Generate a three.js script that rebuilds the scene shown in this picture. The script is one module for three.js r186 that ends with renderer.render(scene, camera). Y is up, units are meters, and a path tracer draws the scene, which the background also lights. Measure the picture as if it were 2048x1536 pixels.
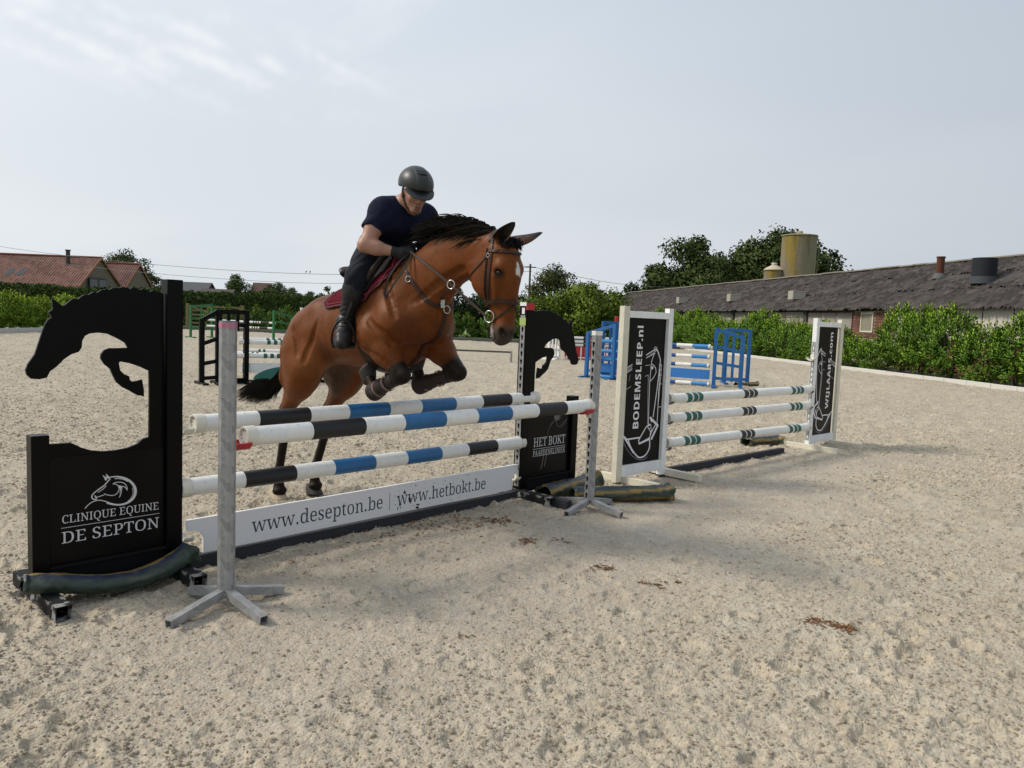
import * as THREE from 'three';
import { RoundedBoxGeometry } from 'three/addons/geometries/RoundedBoxGeometry.js';
import { mergeGeometries } from 'three/addons/utils/BufferGeometryUtils.js';

// ---------------------------------------------------------------- camera, sky, sun, exposure
const scene = new THREE.Scene();
const camera = new THREE.PerspectiveCamera(2 * Math.atan(768 / 1540) * 180 / Math.PI, 4 / 3, 0.1, 900);
camera.rotation.order = 'YXZ';
camera.position.set(0, 1.5, 0);
camera.rotation.set(-4.86 * Math.PI / 180, 0, 2.3 * Math.PI / 180);

const renderer = new THREE.WebGLRenderer({ antialias: true });
renderer.toneMapping = THREE.LinearToneMapping;
renderer.toneMappingExposure = 1.22;
renderer.shadowMap.enabled = true;
renderer.setSize(1024, 768);

const SUN = new THREE.Vector3(-0.80, 0.72, -0.16).normalize();   // hazy sun, high on the left
const sun = new THREE.DirectionalLight(new THREE.Color(1.0, 0.92, 0.80), 2.15);
sun.position.copy(SUN).multiplyScalar(60); sun.target.position.set(0, 0, -8);
sun.castShadow = true; sun.shadow.radius = 24; sun.shadow.mapSize.set(4096, 4096);
Object.assign(sun.shadow.camera, { left: -45, right: 45, top: 45, bottom: -45, near: 1, far: 160 });
scene.add(sun, sun.target);

// ---------------------------------------------------------------- random numbers and noise
function rng(seed) { let a = seed >>> 0; return () => { a = (a + 0x6D2B79F5) | 0; let t = Math.imul(a ^ (a >>> 15), 1 | a); t = (t + Math.imul(t ^ (t >>> 7), 61 | t)) ^ t; return ((t ^ (t >>> 14)) >>> 0) / 4294967296; }; }
const hash3 = (x, y, z) => { let h = Math.imul(x, 374761393) + Math.imul(y, 668265263) + Math.imul(z, 2147483647 ^ 0x5bd1e995) | 0; h = Math.imul(h ^ (h >>> 13), 1274126177); h ^= h >>> 16; return (h >>> 0) / 4294967296; };
const fade = t => t * t * (3 - 2 * t);
function vnoise(x, y, z = 0) {           // value noise, -1..1
  const xi = Math.floor(x), yi = Math.floor(y), zi = Math.floor(z), u = fade(x - xi), v = fade(y - yi), w = fade(z - zi);
  const L = (a, b, t) => a + (b - a) * t;
  const q = k => L(L(hash3(xi, yi, zi + k), hash3(xi + 1, yi, zi + k), u), L(hash3(xi, yi + 1, zi + k), hash3(xi + 1, yi + 1, zi + k), u), v);
  return (z === 0 ? q(0) : L(q(0), q(1), w)) * 2 - 1;
}
function fbm(x, y, z, oct = 4, gain = 0.5, lac = 2.03) { let a = 1, s = 0, t = 0; for (let i = 0; i < oct; i++) { s += a * vnoise(x, y, z); t += a; a *= gain; x = x * lac + 17.3; y = y * lac + 5.1; z = z * lac; } return s / t; }
const clamp = (x, a = 0, b = 1) => x < a ? a : x > b ? b : x;
const smooth = (a, b, x) => { const t = clamp((x - a) / (b - a)); return t * t * (3 - 2 * t); };
const mix = (a, b, t) => a + (b - a) * t;
const V = (x, y, z) => new THREE.Vector3(x, y, z);
const lin = hex => new THREE.Color(hex);      // sRGB hex to the linear working colour

// ---------------------------------------------------------------- sky: thin bright haze, a few cirrus streaks
{
  const W = 1024, Hh = 512, data = new Float32Array(W * Hh * 4);
  for (let j = 0; j < Hh; j++) {
    const el = ((j + 0.5) / Hh - 0.5) * Math.PI, se = Math.sin(el), ce = Math.cos(el);
    for (let i = 0; i < W; i++) {
      const az = ((i + 0.5) / W - 0.5) * 2 * Math.PI, dx = ce * Math.cos(az), dz = ce * Math.sin(az);
      const cs = dx * SUN.x + se * SUN.y + dz * SUN.z;
      const up = clamp(se);
      // horizon haze -> pale blue-grey higher up, brighter towards the sun
      const glow = 0.55 * Math.pow(clamp((cs + 1) / 2), 5) + 0.5 * Math.pow(clamp(cs), 24);
      let r = mix(0.625, 0.535, fade(clamp(up * 1.4))), g = mix(0.67, 0.61, fade(clamp(up * 1.4))), b = mix(0.70, 0.70, fade(clamp(up * 1.4)));
      const away = 1 - 0.34 * smooth(-0.15, 1.05, dx); r *= (0.87 + glow * 0.60) * away; g *= (0.875 + glow * 0.56) * mix(1, away, 0.9); b *= (0.89 + glow * 0.5) * mix(1, away, 0.75);
      if (up > 0.02) {                        // cirrus: streaky noise on a plane high above
        const px = dx / (up + 0.12), pz = dz / (up + 0.12);
        const ca = 0.82, sa = 0.57, qx = px * ca + pz * sa, qz = -px * sa + pz * ca;
        const warp = fbm(qx * 1.3, qz * 1.3, 3.3, 3) * 0.8;
        const wisps = fbm(qx * 2.2 + warp, qz * 7 + warp * 2, 1.7, 5, 0.55);
        const big = fbm(qx * 0.7 + 4.2, qz * 0.9 - 1.1, 9.1, 3);
        const c = smooth(-0.05, 0.35, wisps + big * 0.35) * 0.10 * smooth(0.2, 0.36, up) * smooth(0.1, -0.3, dx);
        const azv = Math.atan2(dx, -dz) * 57.3, elv = el * 57.3, band = Math.exp(-Math.pow((elv - (17.2 - 0.10 * (azv + 30)) - 2.0 * warp) / 2.1, 2)) * smooth(-60, -36, azv) * smooth(-6, -16, azv);
        const ci = band * smooth(-0.12, 0.4, fbm(azv * 0.26 + elv * 0.3 + warp, elv * 1.3 + azv * 0.35, 4.4, 5, 0.62)) * 0.15; r += ci * 1.0; g += ci * 0.82; b += ci * 0.66;
        const veil = smooth(-0.4, 0.5, big) * 0.045;
        r += (c + veil) * 0.9; g += (c + veil) * 0.72; b += (c + veil) * 0.55;
        const gap = smooth(0.0, 0.5, -big - wisps * 0.3) * 0.07 * smooth(0.2, 0.45, up) * smooth(0.5, -0.2, dx);
        r -= gap * 1.0; g -= gap * 0.5; b -= gap * 0.12;
      }
      const o = (j * W + i) * 4; data[o] = r; data[o + 1] = g; data[o + 2] = b; data[o + 3] = 1;
    }
  }
  const sky = new THREE.DataTexture(data, W, Hh, THREE.RGBAFormat, THREE.FloatType);
  sky.mapping = THREE.EquirectangularReflectionMapping; sky.magFilter = THREE.LinearFilter; sky.minFilter = THREE.LinearFilter; sky.needsUpdate = true;
  scene.background = sky; scene.environment = sky;
}

// ---------------------------------------------------------------- helpers: things and parts
const taken = {};
function numbered(n) { const k = taken[n] = (taken[n] ?? -1) + 1; return k ? n + '_' + String(k).padStart(3, '0') : n; }
function thing(name, label, category, pos = [0, 0, 0], turn = 0, group) {
  const o = new THREE.Group(); o.name = numbered(name); o.position.set(...pos); o.rotation.y = turn;
  o.userData = { label, category }; if (group) o.userData.group = group; scene.add(o); return o;
}
function part(name, geo, mat, parent, label) {
  const m = new THREE.Mesh(Array.isArray(geo) ? merge(geo) : geo, mat); m.name = name; m.castShadow = m.receiveShadow = true;
  if (label) m.userData.label = label; parent.add(m); return m;
}
function struct(name, geo, mat) { const m = part(numbered(name), geo, mat, scene); m.userData.kind = 'structure'; return m; }
function copyThing(src, label, pos, turn) { const c = src.clone(); c.name = numbered(src.name.replace(/_\d{3}$/, '')); c.userData = { ...src.userData, label }; c.position.set(...pos); c.rotation.y = turn; scene.add(c); return c; }
function plain(g) { let q = g.index ? g.toNonIndexed() : g; for (const k of Object.keys(q.attributes)) if (!['position', 'normal', 'uv', 'color'].includes(k)) q.deleteAttribute(k); if (!q.attributes.uv) q.setAttribute('uv', new THREE.BufferAttribute(new Float32Array(q.attributes.position.count * 2), 2)); return q; }
function merge(list) { return list.length === 1 ? list[0] : mergeGeometries(list.map(plain)); }
function box(w, h, d, x = 0, y = 0, z = 0, r = 0.003) { const g = r > 0 ? new RoundedBoxGeometry(w, h, d, 1, Math.min(r, w / 2.1, h / 2.1, d / 2.1)) : new THREE.BoxGeometry(w, h, d); boxUV(g); g.translate(x, y, z); return g; }
function boxUV(g) {                            // uv in metres from the position, face by face
  const p = g.attributes.position, n = g.attributes.normal, uv = new Float32Array(p.count * 2);
  for (let i = 0; i < p.count; i++) { const ax = Math.abs(n.getX(i)), ay = Math.abs(n.getY(i)), az = Math.abs(n.getZ(i)); const [a, b] = ax > ay && ax > az ? [p.getZ(i), p.getY(i)] : ay > az ? [p.getX(i), p.getZ(i)] : [p.getX(i), p.getY(i)]; uv[2 * i] = a; uv[2 * i + 1] = b; }
  g.setAttribute('uv', new THREE.BufferAttribute(uv, 2)); return g;
}
function bar(a, b, w, h, r = 0.003) {          // box-section bar between two points, w across, h upright
  const d = b.clone().sub(a), len = d.length(); const g = box(w, h, len, 0, 0, 0, r);
  const m = new THREE.Matrix4().lookAt(V(0, 0, 0), d, Math.abs(d.y) / len > 0.98 ? V(1, 0, 0) : V(0, 1, 0)); g.applyMatrix4(m); g.translate((a.x + b.x) / 2, (a.y + b.y) / 2, (a.z + b.z) / 2); return g;
}
function cyl(r0, r1, len, seg = 20, open = false) { return new THREE.CylinderGeometry(r1, r0, len, seg, 1, open); }
function extrude(pts, depth, bevel = 0, holes = [], seg = 8) {
  const s = new THREE.Shape(pts.map(p => new THREE.Vector2(p[0], p[1]))); for (const h of holes) s.holes.push(h);
  const g = new THREE.ExtrudeGeometry(s, { depth: depth - 2 * bevel, bevelEnabled: bevel > 0, bevelThickness: bevel, bevelSize: bevel, bevelOffset: -bevel, bevelSegments: 1, curveSegments: seg }); g.translate(0, 0, -depth / 2 + bevel); return g;
}
function tubeBox(a, b, w, wall = 0.004) {       // hollow square tube between two points, open ends
  const d = b.clone().sub(a), len = d.length(), o = w / 2, i = o - wall;
  const s = new THREE.Shape([V2(-o, -o), V2(o, -o), V2(o, o), V2(-o, o)]); s.holes.push(new THREE.Path([V2(-i, -i), V2(-i, i), V2(i, i), V2(i, -i)]));
  const g = new THREE.ExtrudeGeometry(s, { depth: len, bevelEnabled: false }); g.applyMatrix4(new THREE.Matrix4().lookAt(d, V(0, 0, 0), V(0, 1, 0))); g.translate(a.x, a.y, a.z); return g;
}
function V2(x, y) { return new THREE.Vector2(x, y); }
function colorize(g, fn) { const p = g.attributes.position, c = new Float32Array(p.count * 3); for (let i = 0; i < p.count; i++) { const q = fn(p.getX(i), p.getY(i), p.getZ(i), i); c[3 * i] = q[0]; c[3 * i + 1] = q[1]; c[3 * i + 2] = q[2]; } g.setAttribute('color', new THREE.BufferAttribute(c, 3)); return g; }
function tex(w, h, fn, { srgb = false, repeat = [1, 1], wrap = true } = {}) {    // fn(x, y) -> [r, g, b] or one number, 0..1
  const d = new Uint8Array(w * h * 4); for (let y = 0; y < h; y++) for (let x = 0; x < w; x++) { const v = fn(x, y), o = (y * w + x) * 4; if (typeof v === 'number') d[o] = d[o + 1] = d[o + 2] = clamp(v) * 255; else { d[o] = clamp(v[0]) * 255; d[o + 1] = clamp(v[1]) * 255; d[o + 2] = clamp(v[2]) * 255; } d[o + 3] = 255; }
  const t = new THREE.DataTexture(d, w, h); t.magFilter = THREE.LinearFilter; t.minFilter = THREE.LinearMipmapLinearFilter; t.generateMipmaps = true; if (wrap) t.wrapS = t.wrapT = THREE.RepeatWrapping; t.repeat.set(...repeat); if (srgb) t.colorSpace = THREE.SRGBColorSpace; t.needsUpdate = true; return t;
}
function tileNoise(n, cells, seed) {            // periodic value noise sampler over n pixels
  return (x, y) => { const u = x / n * cells, v = y / n * cells, xi = Math.floor(u), yi = Math.floor(v), a = fade(u - xi), b = fade(v - yi), h = (i, j) => hash3((i + cells) % cells, (j + cells) % cells, seed); return mix(mix(h(xi, yi), h(xi + 1, yi), a), mix(h(xi, yi + 1), h(xi + 1, yi + 1), a), b); };
}
const std = (o) => new THREE.MeshStandardMaterial(o), phys = (o) => new THREE.MeshPhysicalMaterial(o);
// ---------------------------------------------------------------- implicit surfaces (used for the horse and the rider)
const smin = (a, b, k) => { const h = Math.max(k - Math.abs(a - b), 0) / k; return Math.min(a, b) - h * h * k * 0.25; };
const smax = (a, b, k) => -smin(-a, -b, k);
function cone(a, b, ra, rb) {                  // tapered capsule between two points [x, y, z]
  const bx = b[0] - a[0], by = b[1] - a[1], bz = b[2] - a[2], l2 = bx * bx + by * by + bz * bz;
  return (x, y, z) => { const px = x - a[0], py = y - a[1], pz = z - a[2]; let t = (px * bx + py * by + pz * bz) / l2; t = t < 0 ? 0 : t > 1 ? 1 : t; const qx = px - bx * t, qy = py - by * t, qz = pz - bz * t; return Math.sqrt(qx * qx + qy * qy + qz * qz) - (ra + (rb - ra) * t); };
}
function ell(c, r, rot) {                      // ellipsoid; rot turns about z (in the x-y plane)
  const m = Math.min(...r), cs = Math.cos(rot || 0), sn = Math.sin(rot || 0);
  return (x, y, z) => { const X = x - c[0], Y = y - c[1], Z = z - c[2], u = (X * cs + Y * sn) / r[0], v = (-X * sn + Y * cs) / r[1], w = Z / r[2]; const k = Math.sqrt(u * u + v * v + w * w); const k2 = Math.sqrt(u * u / (r[0] * r[0]) + v * v / (r[1] * r[1]) + w * w / (r[2] * r[2])); return k2 < 1e-9 ? -m : k * (k - 1) / k2; };
}
function loft(pts) {                           // oval tube in the plane z = 0: rows [x, y, half height, half width, exponent]
  const n = pts.length - 1;
  return (x, y, z) => {
    let best = 1e9, bi = 0, bt = 0;
    for (let i = 0; i < n; i++) { const a = pts[i], b = pts[i + 1], bx = b[0] - a[0], by = b[1] - a[1]; let t = ((x - a[0]) * bx + (y - a[1]) * by) / (bx * bx + by * by); t = t < 0 ? 0 : t > 1 ? 1 : t; const qx = x - a[0] - bx * t, qy = y - a[1] - by * t, d = qx * qx + qy * qy; if (d < best) { best = d; bi = i; bt = t; } }
    const a = pts[bi], b = pts[bi + 1], hh = mix(a[2], b[2], bt), hw = mix(a[3], b[3], bt), e = mix(a[4] || 2, b[4] || 2, bt);
    const u = Math.sqrt(best) / hh, v = Math.abs(z) / hw, k = Math.pow(Math.pow(u, e) + Math.pow(v, e), 1 / e);
    return (k - 1) * Math.min(hh, hw);
  };
}
function spline(pts, m) {                      // Catmull-Rom refinement of rows of numbers
  const out = []; const n = pts.length; for (let i = 0; i < n - 1; i++) { const p0 = pts[Math.max(i - 1, 0)], p1 = pts[i], p2 = pts[i + 1], p3 = pts[Math.min(i + 2, n - 1)]; for (let j = 0; j < m; j++) { const t = j / m; out.push(p1.map((_, k) => 0.5 * (2 * p1[k] + (p2[k] - p0[k]) * t + (2 * p0[k] - 5 * p1[k] + 4 * p2[k] - p3[k]) * t * t + (3 * p1[k] - p0[k] - 3 * p2[k] + p3[k]) * t * t * t))); } } out.push(pts[n - 1]); return out;
}
function blend(list) {                         // [[fn, k], ...] joined in order with smooth minimum
  const f = list.map(a => a[0]), k = list.map(a => a[1]); return (x, y, z) => { let d = f[0](x, y, z); for (let i = 1; i < f.length; i++) { const e = f[i](x, y, z); const h = k[i] - Math.abs(d - e); d = Math.min(d, e); if (h > 0) d -= h * h / k[i] * 0.25; } return d; };
}
function grad(f, x, y, z, e = 0.002) { const g = [f(x + e, y, z) - f(x - e, y, z), f(x, y + e, z) - f(x, y - e, z), f(x, y, z + e) - f(x, y, z - e)], l = Math.hypot(...g) || 1; return [g[0] / l, g[1] / l, g[2] / l]; }
function nets(f, lo, hi, cell, colorFn, normF) {      // surface nets: one vertex per cell that the surface crosses
  const B = 6, n = [0, 1, 2].map(i => Math.ceil((hi[i] - lo[i]) / cell / B) * B + 1), [nx, ny, nz] = n, val = new Float32Array(nx * ny * nz).fill(1e3);
  const id = (i, j, k) => (k * ny + j) * nx + i, rad = B * cell * 0.87 * 2.2 + cell;
  for (let bk = 0; bk < nz - 1; bk += B) for (let bj = 0; bj < ny - 1; bj += B) for (let bi = 0; bi < nx - 1; bi += B) {
    const d = f(lo[0] + (bi + B / 2) * cell, lo[1] + (bj + B / 2) * cell, lo[2] + (bk + B / 2) * cell);
    const skip = Math.abs(d) > rad;
    for (let k = bk; k <= bk + B; k++) for (let j = bj; j <= bj + B; j++) for (let i = bi; i <= bi + B; i++) { const o = id(i, j, k); if (skip) { if (val[o] === 1e3) val[o] = d > 0 ? 999 : -999; } else if (Math.abs(val[o]) >= 999) val[o] = f(lo[0] + i * cell, lo[1] + j * cell, lo[2] + k * cell); }
  }
  const vid = new Int32Array(nx * ny * nz).fill(-1), pos = [], idx = [];
  const ed = [[0, 1], [2, 3], [4, 5], [6, 7], [0, 2], [1, 3], [4, 6], [5, 7], [0, 4], [1, 5], [2, 6], [3, 7]], c8 = new Float32Array(8);
  for (let k = 0; k < nz - 1; k++) for (let j = 0; j < ny - 1; j++) for (let i = 0; i < nx - 1; i++) {
    let m = 0; for (let c = 0; c < 8; c++) { c8[c] = val[id(i + (c & 1), j + ((c >> 1) & 1), k + (c >> 2))]; if (c8[c] < 0) m |= 1 << c; }
    if (m === 0 || m === 255) continue;
    let sx = 0, sy = 0, sz = 0, s = 0; for (const [a, b] of ed) { const va = c8[a], vb = c8[b]; if ((va < 0) === (vb < 0)) continue; const t = clamp(va / (va - vb)); sx += (a & 1) + ((b & 1) - (a & 1)) * t; sy += ((a >> 1) & 1) + (((b >> 1) & 1) - ((a >> 1) & 1)) * t; sz += (a >> 2) + ((b >> 2) - (a >> 2)) * t; s++; }
    vid[id(i, j, k)] = pos.length / 3; pos.push(lo[0] + (i + sx / s) * cell, lo[1] + (j + sy / s) * cell, lo[2] + (k + sz / s) * cell);
  }
  const q = (a, b, c, d, flip) => { if (a < 0 || b < 0 || c < 0 || d < 0) return; flip ? idx.push(a, c, b, a, d, c) : idx.push(a, b, c, a, c, d); };
  for (let k = 1; k < nz - 1; k++) for (let j = 1; j < ny - 1; j++) for (let i = 1; i < nx - 1; i++) {
    const v = val[id(i, j, k)] < 0, vx = val[id(i + 1, j, k)] < 0, vy = val[id(i, j + 1, k)] < 0, vz = val[id(i, j, k + 1)] < 0;
    if (v !== vx) q(vid[id(i, j - 1, k - 1)], vid[id(i, j, k - 1)], vid[id(i, j, k)], vid[id(i, j - 1, k)], !v);
    if (v !== vy) q(vid[id(i - 1, j, k - 1)], vid[id(i - 1, j, k)], vid[id(i, j, k)], vid[id(i, j, k - 1)], !v);
    if (v !== vz) q(vid[id(i - 1, j - 1, k)], vid[id(i, j - 1, k)], vid[id(i, j, k)], vid[id(i - 1, j, k)], !v);
  }
  const nrm = new Float32Array(pos.length), col = colorFn ? new Float32Array(pos.length) : null, uv = new Float32Array(pos.length / 3 * 2), nf = normF || f;
  for (let i = 0; i < pos.length; i += 3) { const g = grad(nf, pos[i], pos[i + 1], pos[i + 2], cell * 0.6); nrm.set(g, i); uv[i / 3 * 2] = pos[i]; uv[i / 3 * 2 + 1] = pos[i + 1]; if (col) col.set(colorFn(pos[i], pos[i + 1], pos[i + 2], g), i); }
  const geo = new THREE.BufferGeometry(); geo.setAttribute('position', new THREE.BufferAttribute(new Float32Array(pos), 3)); geo.setAttribute('normal', new THREE.BufferAttribute(nrm, 3)); geo.setAttribute('uv', new THREE.BufferAttribute(uv, 2)); if (col) geo.setAttribute('color', new THREE.BufferAttribute(col, 3)); geo.setIndex(idx); return geo;
}
function toSurface(f, p, off = 0, it = 12) {    // walk a point onto the surface f = off along the gradient
  let [x, y, z] = p; for (let i = 0; i < it; i++) { const d = f(x, y, z) - off; if (Math.abs(d) < 2e-4) break; const g = grad(f, x, y, z); x -= g[0] * d * 0.9; y -= g[1] * d * 0.9; z -= g[2] * d * 0.9; } return [x, y, z];
}
function strap(pts, w, t, { f, off = 0, normal, m = 8, closed = false, twist } = {}) {   // leather strap along points: on the surface f, or free with a given normal
  let q = spline(closed ? [...pts, pts[0]] : pts, m); if (f) q = q.map(p => toSurface(f, p, off));
  const n = q.length, pos = [], idx = [], N = i => { const p = q[i]; if (f) return V(...grad(f, ...p)); return normal.clone(); };
  for (let i = 0; i < n; i++) {
    const a = V(...q[Math.max(i - 1, 0)]), b = V(...q[Math.min(i + 1, n - 1)]), T = b.sub(a).normalize(), nn = N(i), S = T.clone().cross(nn).normalize(), O = S.clone().cross(T).normalize(), p = V(...q[i]);
    for (const [u, v] of [[-1, 0], [1, 0], [1, 1], [-1, 1]]) { const k = p.clone().addScaledVector(S, u * w / 2 * (v ? 0.86 : 1)).addScaledVector(O, v * t); pos.push(k.x, k.y, k.z); }
    if (i) { const o = (i - 1) * 4; for (let c = 0; c < 4; c++) { const d = (c + 1) % 4; idx.push(o + c, o + d, o + 4 + d, o + c, o + 4 + d, o + 4 + c); } }
  }
  idx.push(0, 3, 2, 0, 2, 1); const e = (n - 1) * 4; idx.push(e, e + 1, e + 2, e, e + 2, e + 3);
  const g = new THREE.BufferGeometry(); g.setAttribute('position', new THREE.BufferAttribute(new Float32Array(pos), 3)); g.setIndex(idx); const h = g.toNonIndexed(); h.computeVertexNormals(); return h;
}
function tube(pts, r, seg = 6, m = 6) { const q = pts.map(p => V(...p)); const c = new THREE.CatmullRomCurve3(q); return new THREE.TubeGeometry(c, q.length * m, r, seg); }
function shell(f, paramFn, nu, nv, t, uvScale = 1) {  // thick cloth lying on f: paramFn(u, v) -> start point, pushed to the surface f = 0, then t thick
  const P = [], pos = [], uv = [], idx = [];
  for (let j = 0; j <= nv; j++) for (let i = 0; i <= nu; i++) { const r = paramFn(i / nu, j / nv), tt = t * (r[4] ?? 1), p = toSurface(f, r, r[3] ?? 0.004, 20), g = grad(f, ...p, 0.01); P.push([p, g, tt]); uv.push(i / nu, j / nv); }
  for (const s of [1, 0]) for (const [p, g, tt] of P) pos.push(p[0] + g[0] * tt * s, p[1] + g[1] * tt * s, p[2] + g[2] * tt * s);
  const W = nu + 1, N = P.length; for (let j = 0; j < nv; j++) for (let i = 0; i < nu; i++) { const a = j * W + i, b = a + 1, c = a + W, d = c + 1; idx.push(a, b, d, a, d, c, N + a, N + d, N + b, N + a, N + c, N + d); }
  const edge = []; for (let i = 0; i < nu; i++) edge.push([i, i + 1]); for (let j = 0; j < nv; j++) edge.push([j * W + nu, (j + 1) * W + nu]); for (let i = nu; i > 0; i--) edge.push([nv * W + i, nv * W + i - 1]); for (let j = nv; j > 0; j--) edge.push([j * W, (j - 1) * W]);
  for (const [a, b] of edge) idx.push(a, N + a, N + b, a, N + b, b);
  const g = new THREE.BufferGeometry(); g.setAttribute('position', new THREE.BufferAttribute(new Float32Array(pos), 3)); g.setAttribute('uv', new THREE.BufferAttribute(new Float32Array([...uv, ...uv]), 2)); g.setIndex(idx); g.computeVertexNormals(); return g;
}
// ---------------------------------------------------------------- arena sand: one displaced sheet, finer near the camera
const curbX = z => 14.48 - (-z - 21.82) * 0.1438;             // right-hand edge of the arena
const J1 = { o: [-1.417, -3.847], t: Math.atan2(0.733, 0.68) }, J2 = { o: [1.008, -7.089], t: 43 * Math.PI / 180 };
const at = (J, a, b, y = 0) => [J.o[0] + a * Math.cos(J.t) + b * Math.sin(J.t), y, J.o[1] - a * Math.sin(J.t) + b * Math.cos(J.t)];
const toJ = (J, x, z) => { const dx = x - J.o[0], dz = z - J.o[1], c = Math.cos(J.t), s = Math.sin(J.t); return [dx * c - dz * s, dx * s + dz * c]; };
const prints = (() => {                                         // hoof prints on a hash grid
  const r = rng(5), grid = new Map(), add = p => { for (let i = -1; i <= 1; i++) for (let j = -1; j <= 1; j++) { const k = (Math.floor(p.x * 3) + i) * 10007 + Math.floor(p.z * 3) + j; if (!grid.has(k)) grid.set(k, []); grid.get(k).push(p); } };
  for (let i = 0; i < 1100; i++) { const d = 1.9 + 12 * Math.pow(r(), 1.3), x = (r() - 0.45) * d * 1.7; add({ x, z: -d, a: r() * 6.28 * 0.25 + 0.6 + (r() < 0.2 ? 3 : 0), R: 0.060 + 0.018 * r(), h: 0.35 + 0.8 * r() * r() }); }
  return (x, z) => { let h = 0, flat = 0; const l = grid.get(Math.floor(x * 3) * 10007 + Math.floor(z * 3)); if (l) for (const p of l) { const dx = x - p.x, dz = z - p.z, c = Math.cos(p.a), s = Math.sin(p.a), u = (dx * c + dz * s) / p.R, v = (-dx * s + dz * c) / p.R, q = Math.hypot(u, v); if (q < 2.2) { const inside = smooth(1.08, 0.82, q), rim = Math.exp(-Math.pow((q - 1.28) / 0.26, 2)) * (0.55 + 0.45 * -u / (q + 0.1)); h += p.h * (-0.030 * inside * (0.55 + 0.45 * u) + 0.024 * rim); flat = Math.max(flat, inside); } } return [h, flat]; };
})();
function sandAt(x, z) {                                         // [height, smoothness 0..1]
  const [a1, b1] = toJ(J1, x, z), [a2, b2] = toJ(J2, x, z);
  const edge = fbm(x * 0.9, z * 0.9, 2.2, 3) * 0.8;
  const t1 = smooth(-0.7, 0.3, b1 + edge * 0.3) * smooth(2.1, 1.0, b1 + edge) * smooth(-1.2, 0.2, a1 + edge) * smooth(5.0, 3.6, a1 + edge), t2 = smooth(-0.4, 0.3, b2) * smooth(1.7, 0.9, b2 + edge) * smooth(0.0, 0.8, a2 + edge) * smooth(4.6, 3.8, a2 + edge);
  const comp = clamp(0.72 * Math.max(t1, t2) + smooth(0.25, 0.6, fbm(x * 0.55 + 7, z * 0.55, 4.4, 3)) * 0.55, 0, 0.85), rough = 1 - comp;
  const near = smooth(16, 8, -z);
  const ch = fbm(x * 5.4, z * 3.4, 6.6, 2, 0.6), rd = 1 - Math.abs(vnoise(x * 2.6 + ch * 0.5, z * 2.6, 9.3)); let h = 0.016 * fbm(x * 0.7, z * 0.7, 1.1, 2) + (0.040 * ch + 0.034 * (rd * rd - 0.35)) * (0.25 + 0.75 * rough) * smooth(1.5, 10, -z);
  if (near > 0) {
    const c1 = fbm(x * 13, z * 13, 0.7, 3, 0.6), c2 = 1 - Math.abs(vnoise(x * 31 + c1, z * 31, 5.5)), c3 = vnoise(x * 75, z * 75, 8.8);
    h += near * (0.0095 * c1 * (0.35 + 0.65 * rough) + 0.0105 * (c2 * c2 - 0.4) * rough + 0.0052 * c3 * (0.3 + 0.7 * rough) + 0.0035 * fbm(a1 * 1.2, b1 * 9, 3.1, 2) * comp);
    const [p, fl] = prints(x, z); h = h * (1 - 0.6 * fl) + p * near * (0.5 + 0.5 * rough);
  }
  return [h, comp];
}
const sandTex = (() => {                                        // 2.4 m tile: grains and clumps
  const N = 1024, n1 = tileNoise(N, 512, 21), n2 = tileNoise(N, 190, 22), n3 = tileNoise(N, 80, 23), n4 = tileNoise(N, 36, 24), n0 = tileNoise(N, 1024, 25);
  const grains = (cells, seed) => (x, y) => { const u = x / N * cells, v = y / N * cells, xi = Math.floor(u), yi = Math.floor(v); let b = 9, hh = 0; for (let j = -1; j <= 1; j++) for (let i = -1; i <= 1; i++) { const cx = (xi + i + cells) % cells, cy = (yi + j + cells) % cells, dx = xi + i + hash3(cx, cy, seed) - u, dy = yi + j + hash3(cx, cy, seed + 1) - v, d = dx * dx + dy * dy; if (d < b) { b = d; hh = hash3(cx, cy, seed + 2); } } return Math.max(0, 1 - b * 1.6) * (0.45 + 0.55 * hh); };
  const ga = grains(230, 61), gb = grains(96, 71);
  const hgt = (x, y) => { const q = 1 - Math.abs(n4(x, y) * 2 - 1); return 0.30 * ga(x, y) + 0.36 * gb(x, y) + 0.10 * n1(x, y) + 0.24 * q * n3(x, y); };
  const bump = tex(N, N, hgt, { repeat: [1 / 2.4, 1 / 2.4] });
  const col = tex(N, N, (x, y) => { const g = n0(x, y), s = n1(x, y), t = n2(x, y), w = n4(x, y); let v = 0.885 + 0.13 * (s - 0.5) + 0.09 * (t - 0.5) + 0.05 * (w - 0.5); if (g > 0.93) v += 0.10; if (g < 0.06) v -= 0.12; const warm = (n3(x, y) - 0.5) * 0.025; return [v + warm, v, v - warm - 0.012]; }, { srgb: true, repeat: [1 / 2.4, 1 / 2.4] });
  return { bump, col };
})();
const sandMat = std({ vertexColors: true, map: sandTex.col, bumpMap: sandTex.bump, bumpScale: 0.0125, roughness: 0.97 });
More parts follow.
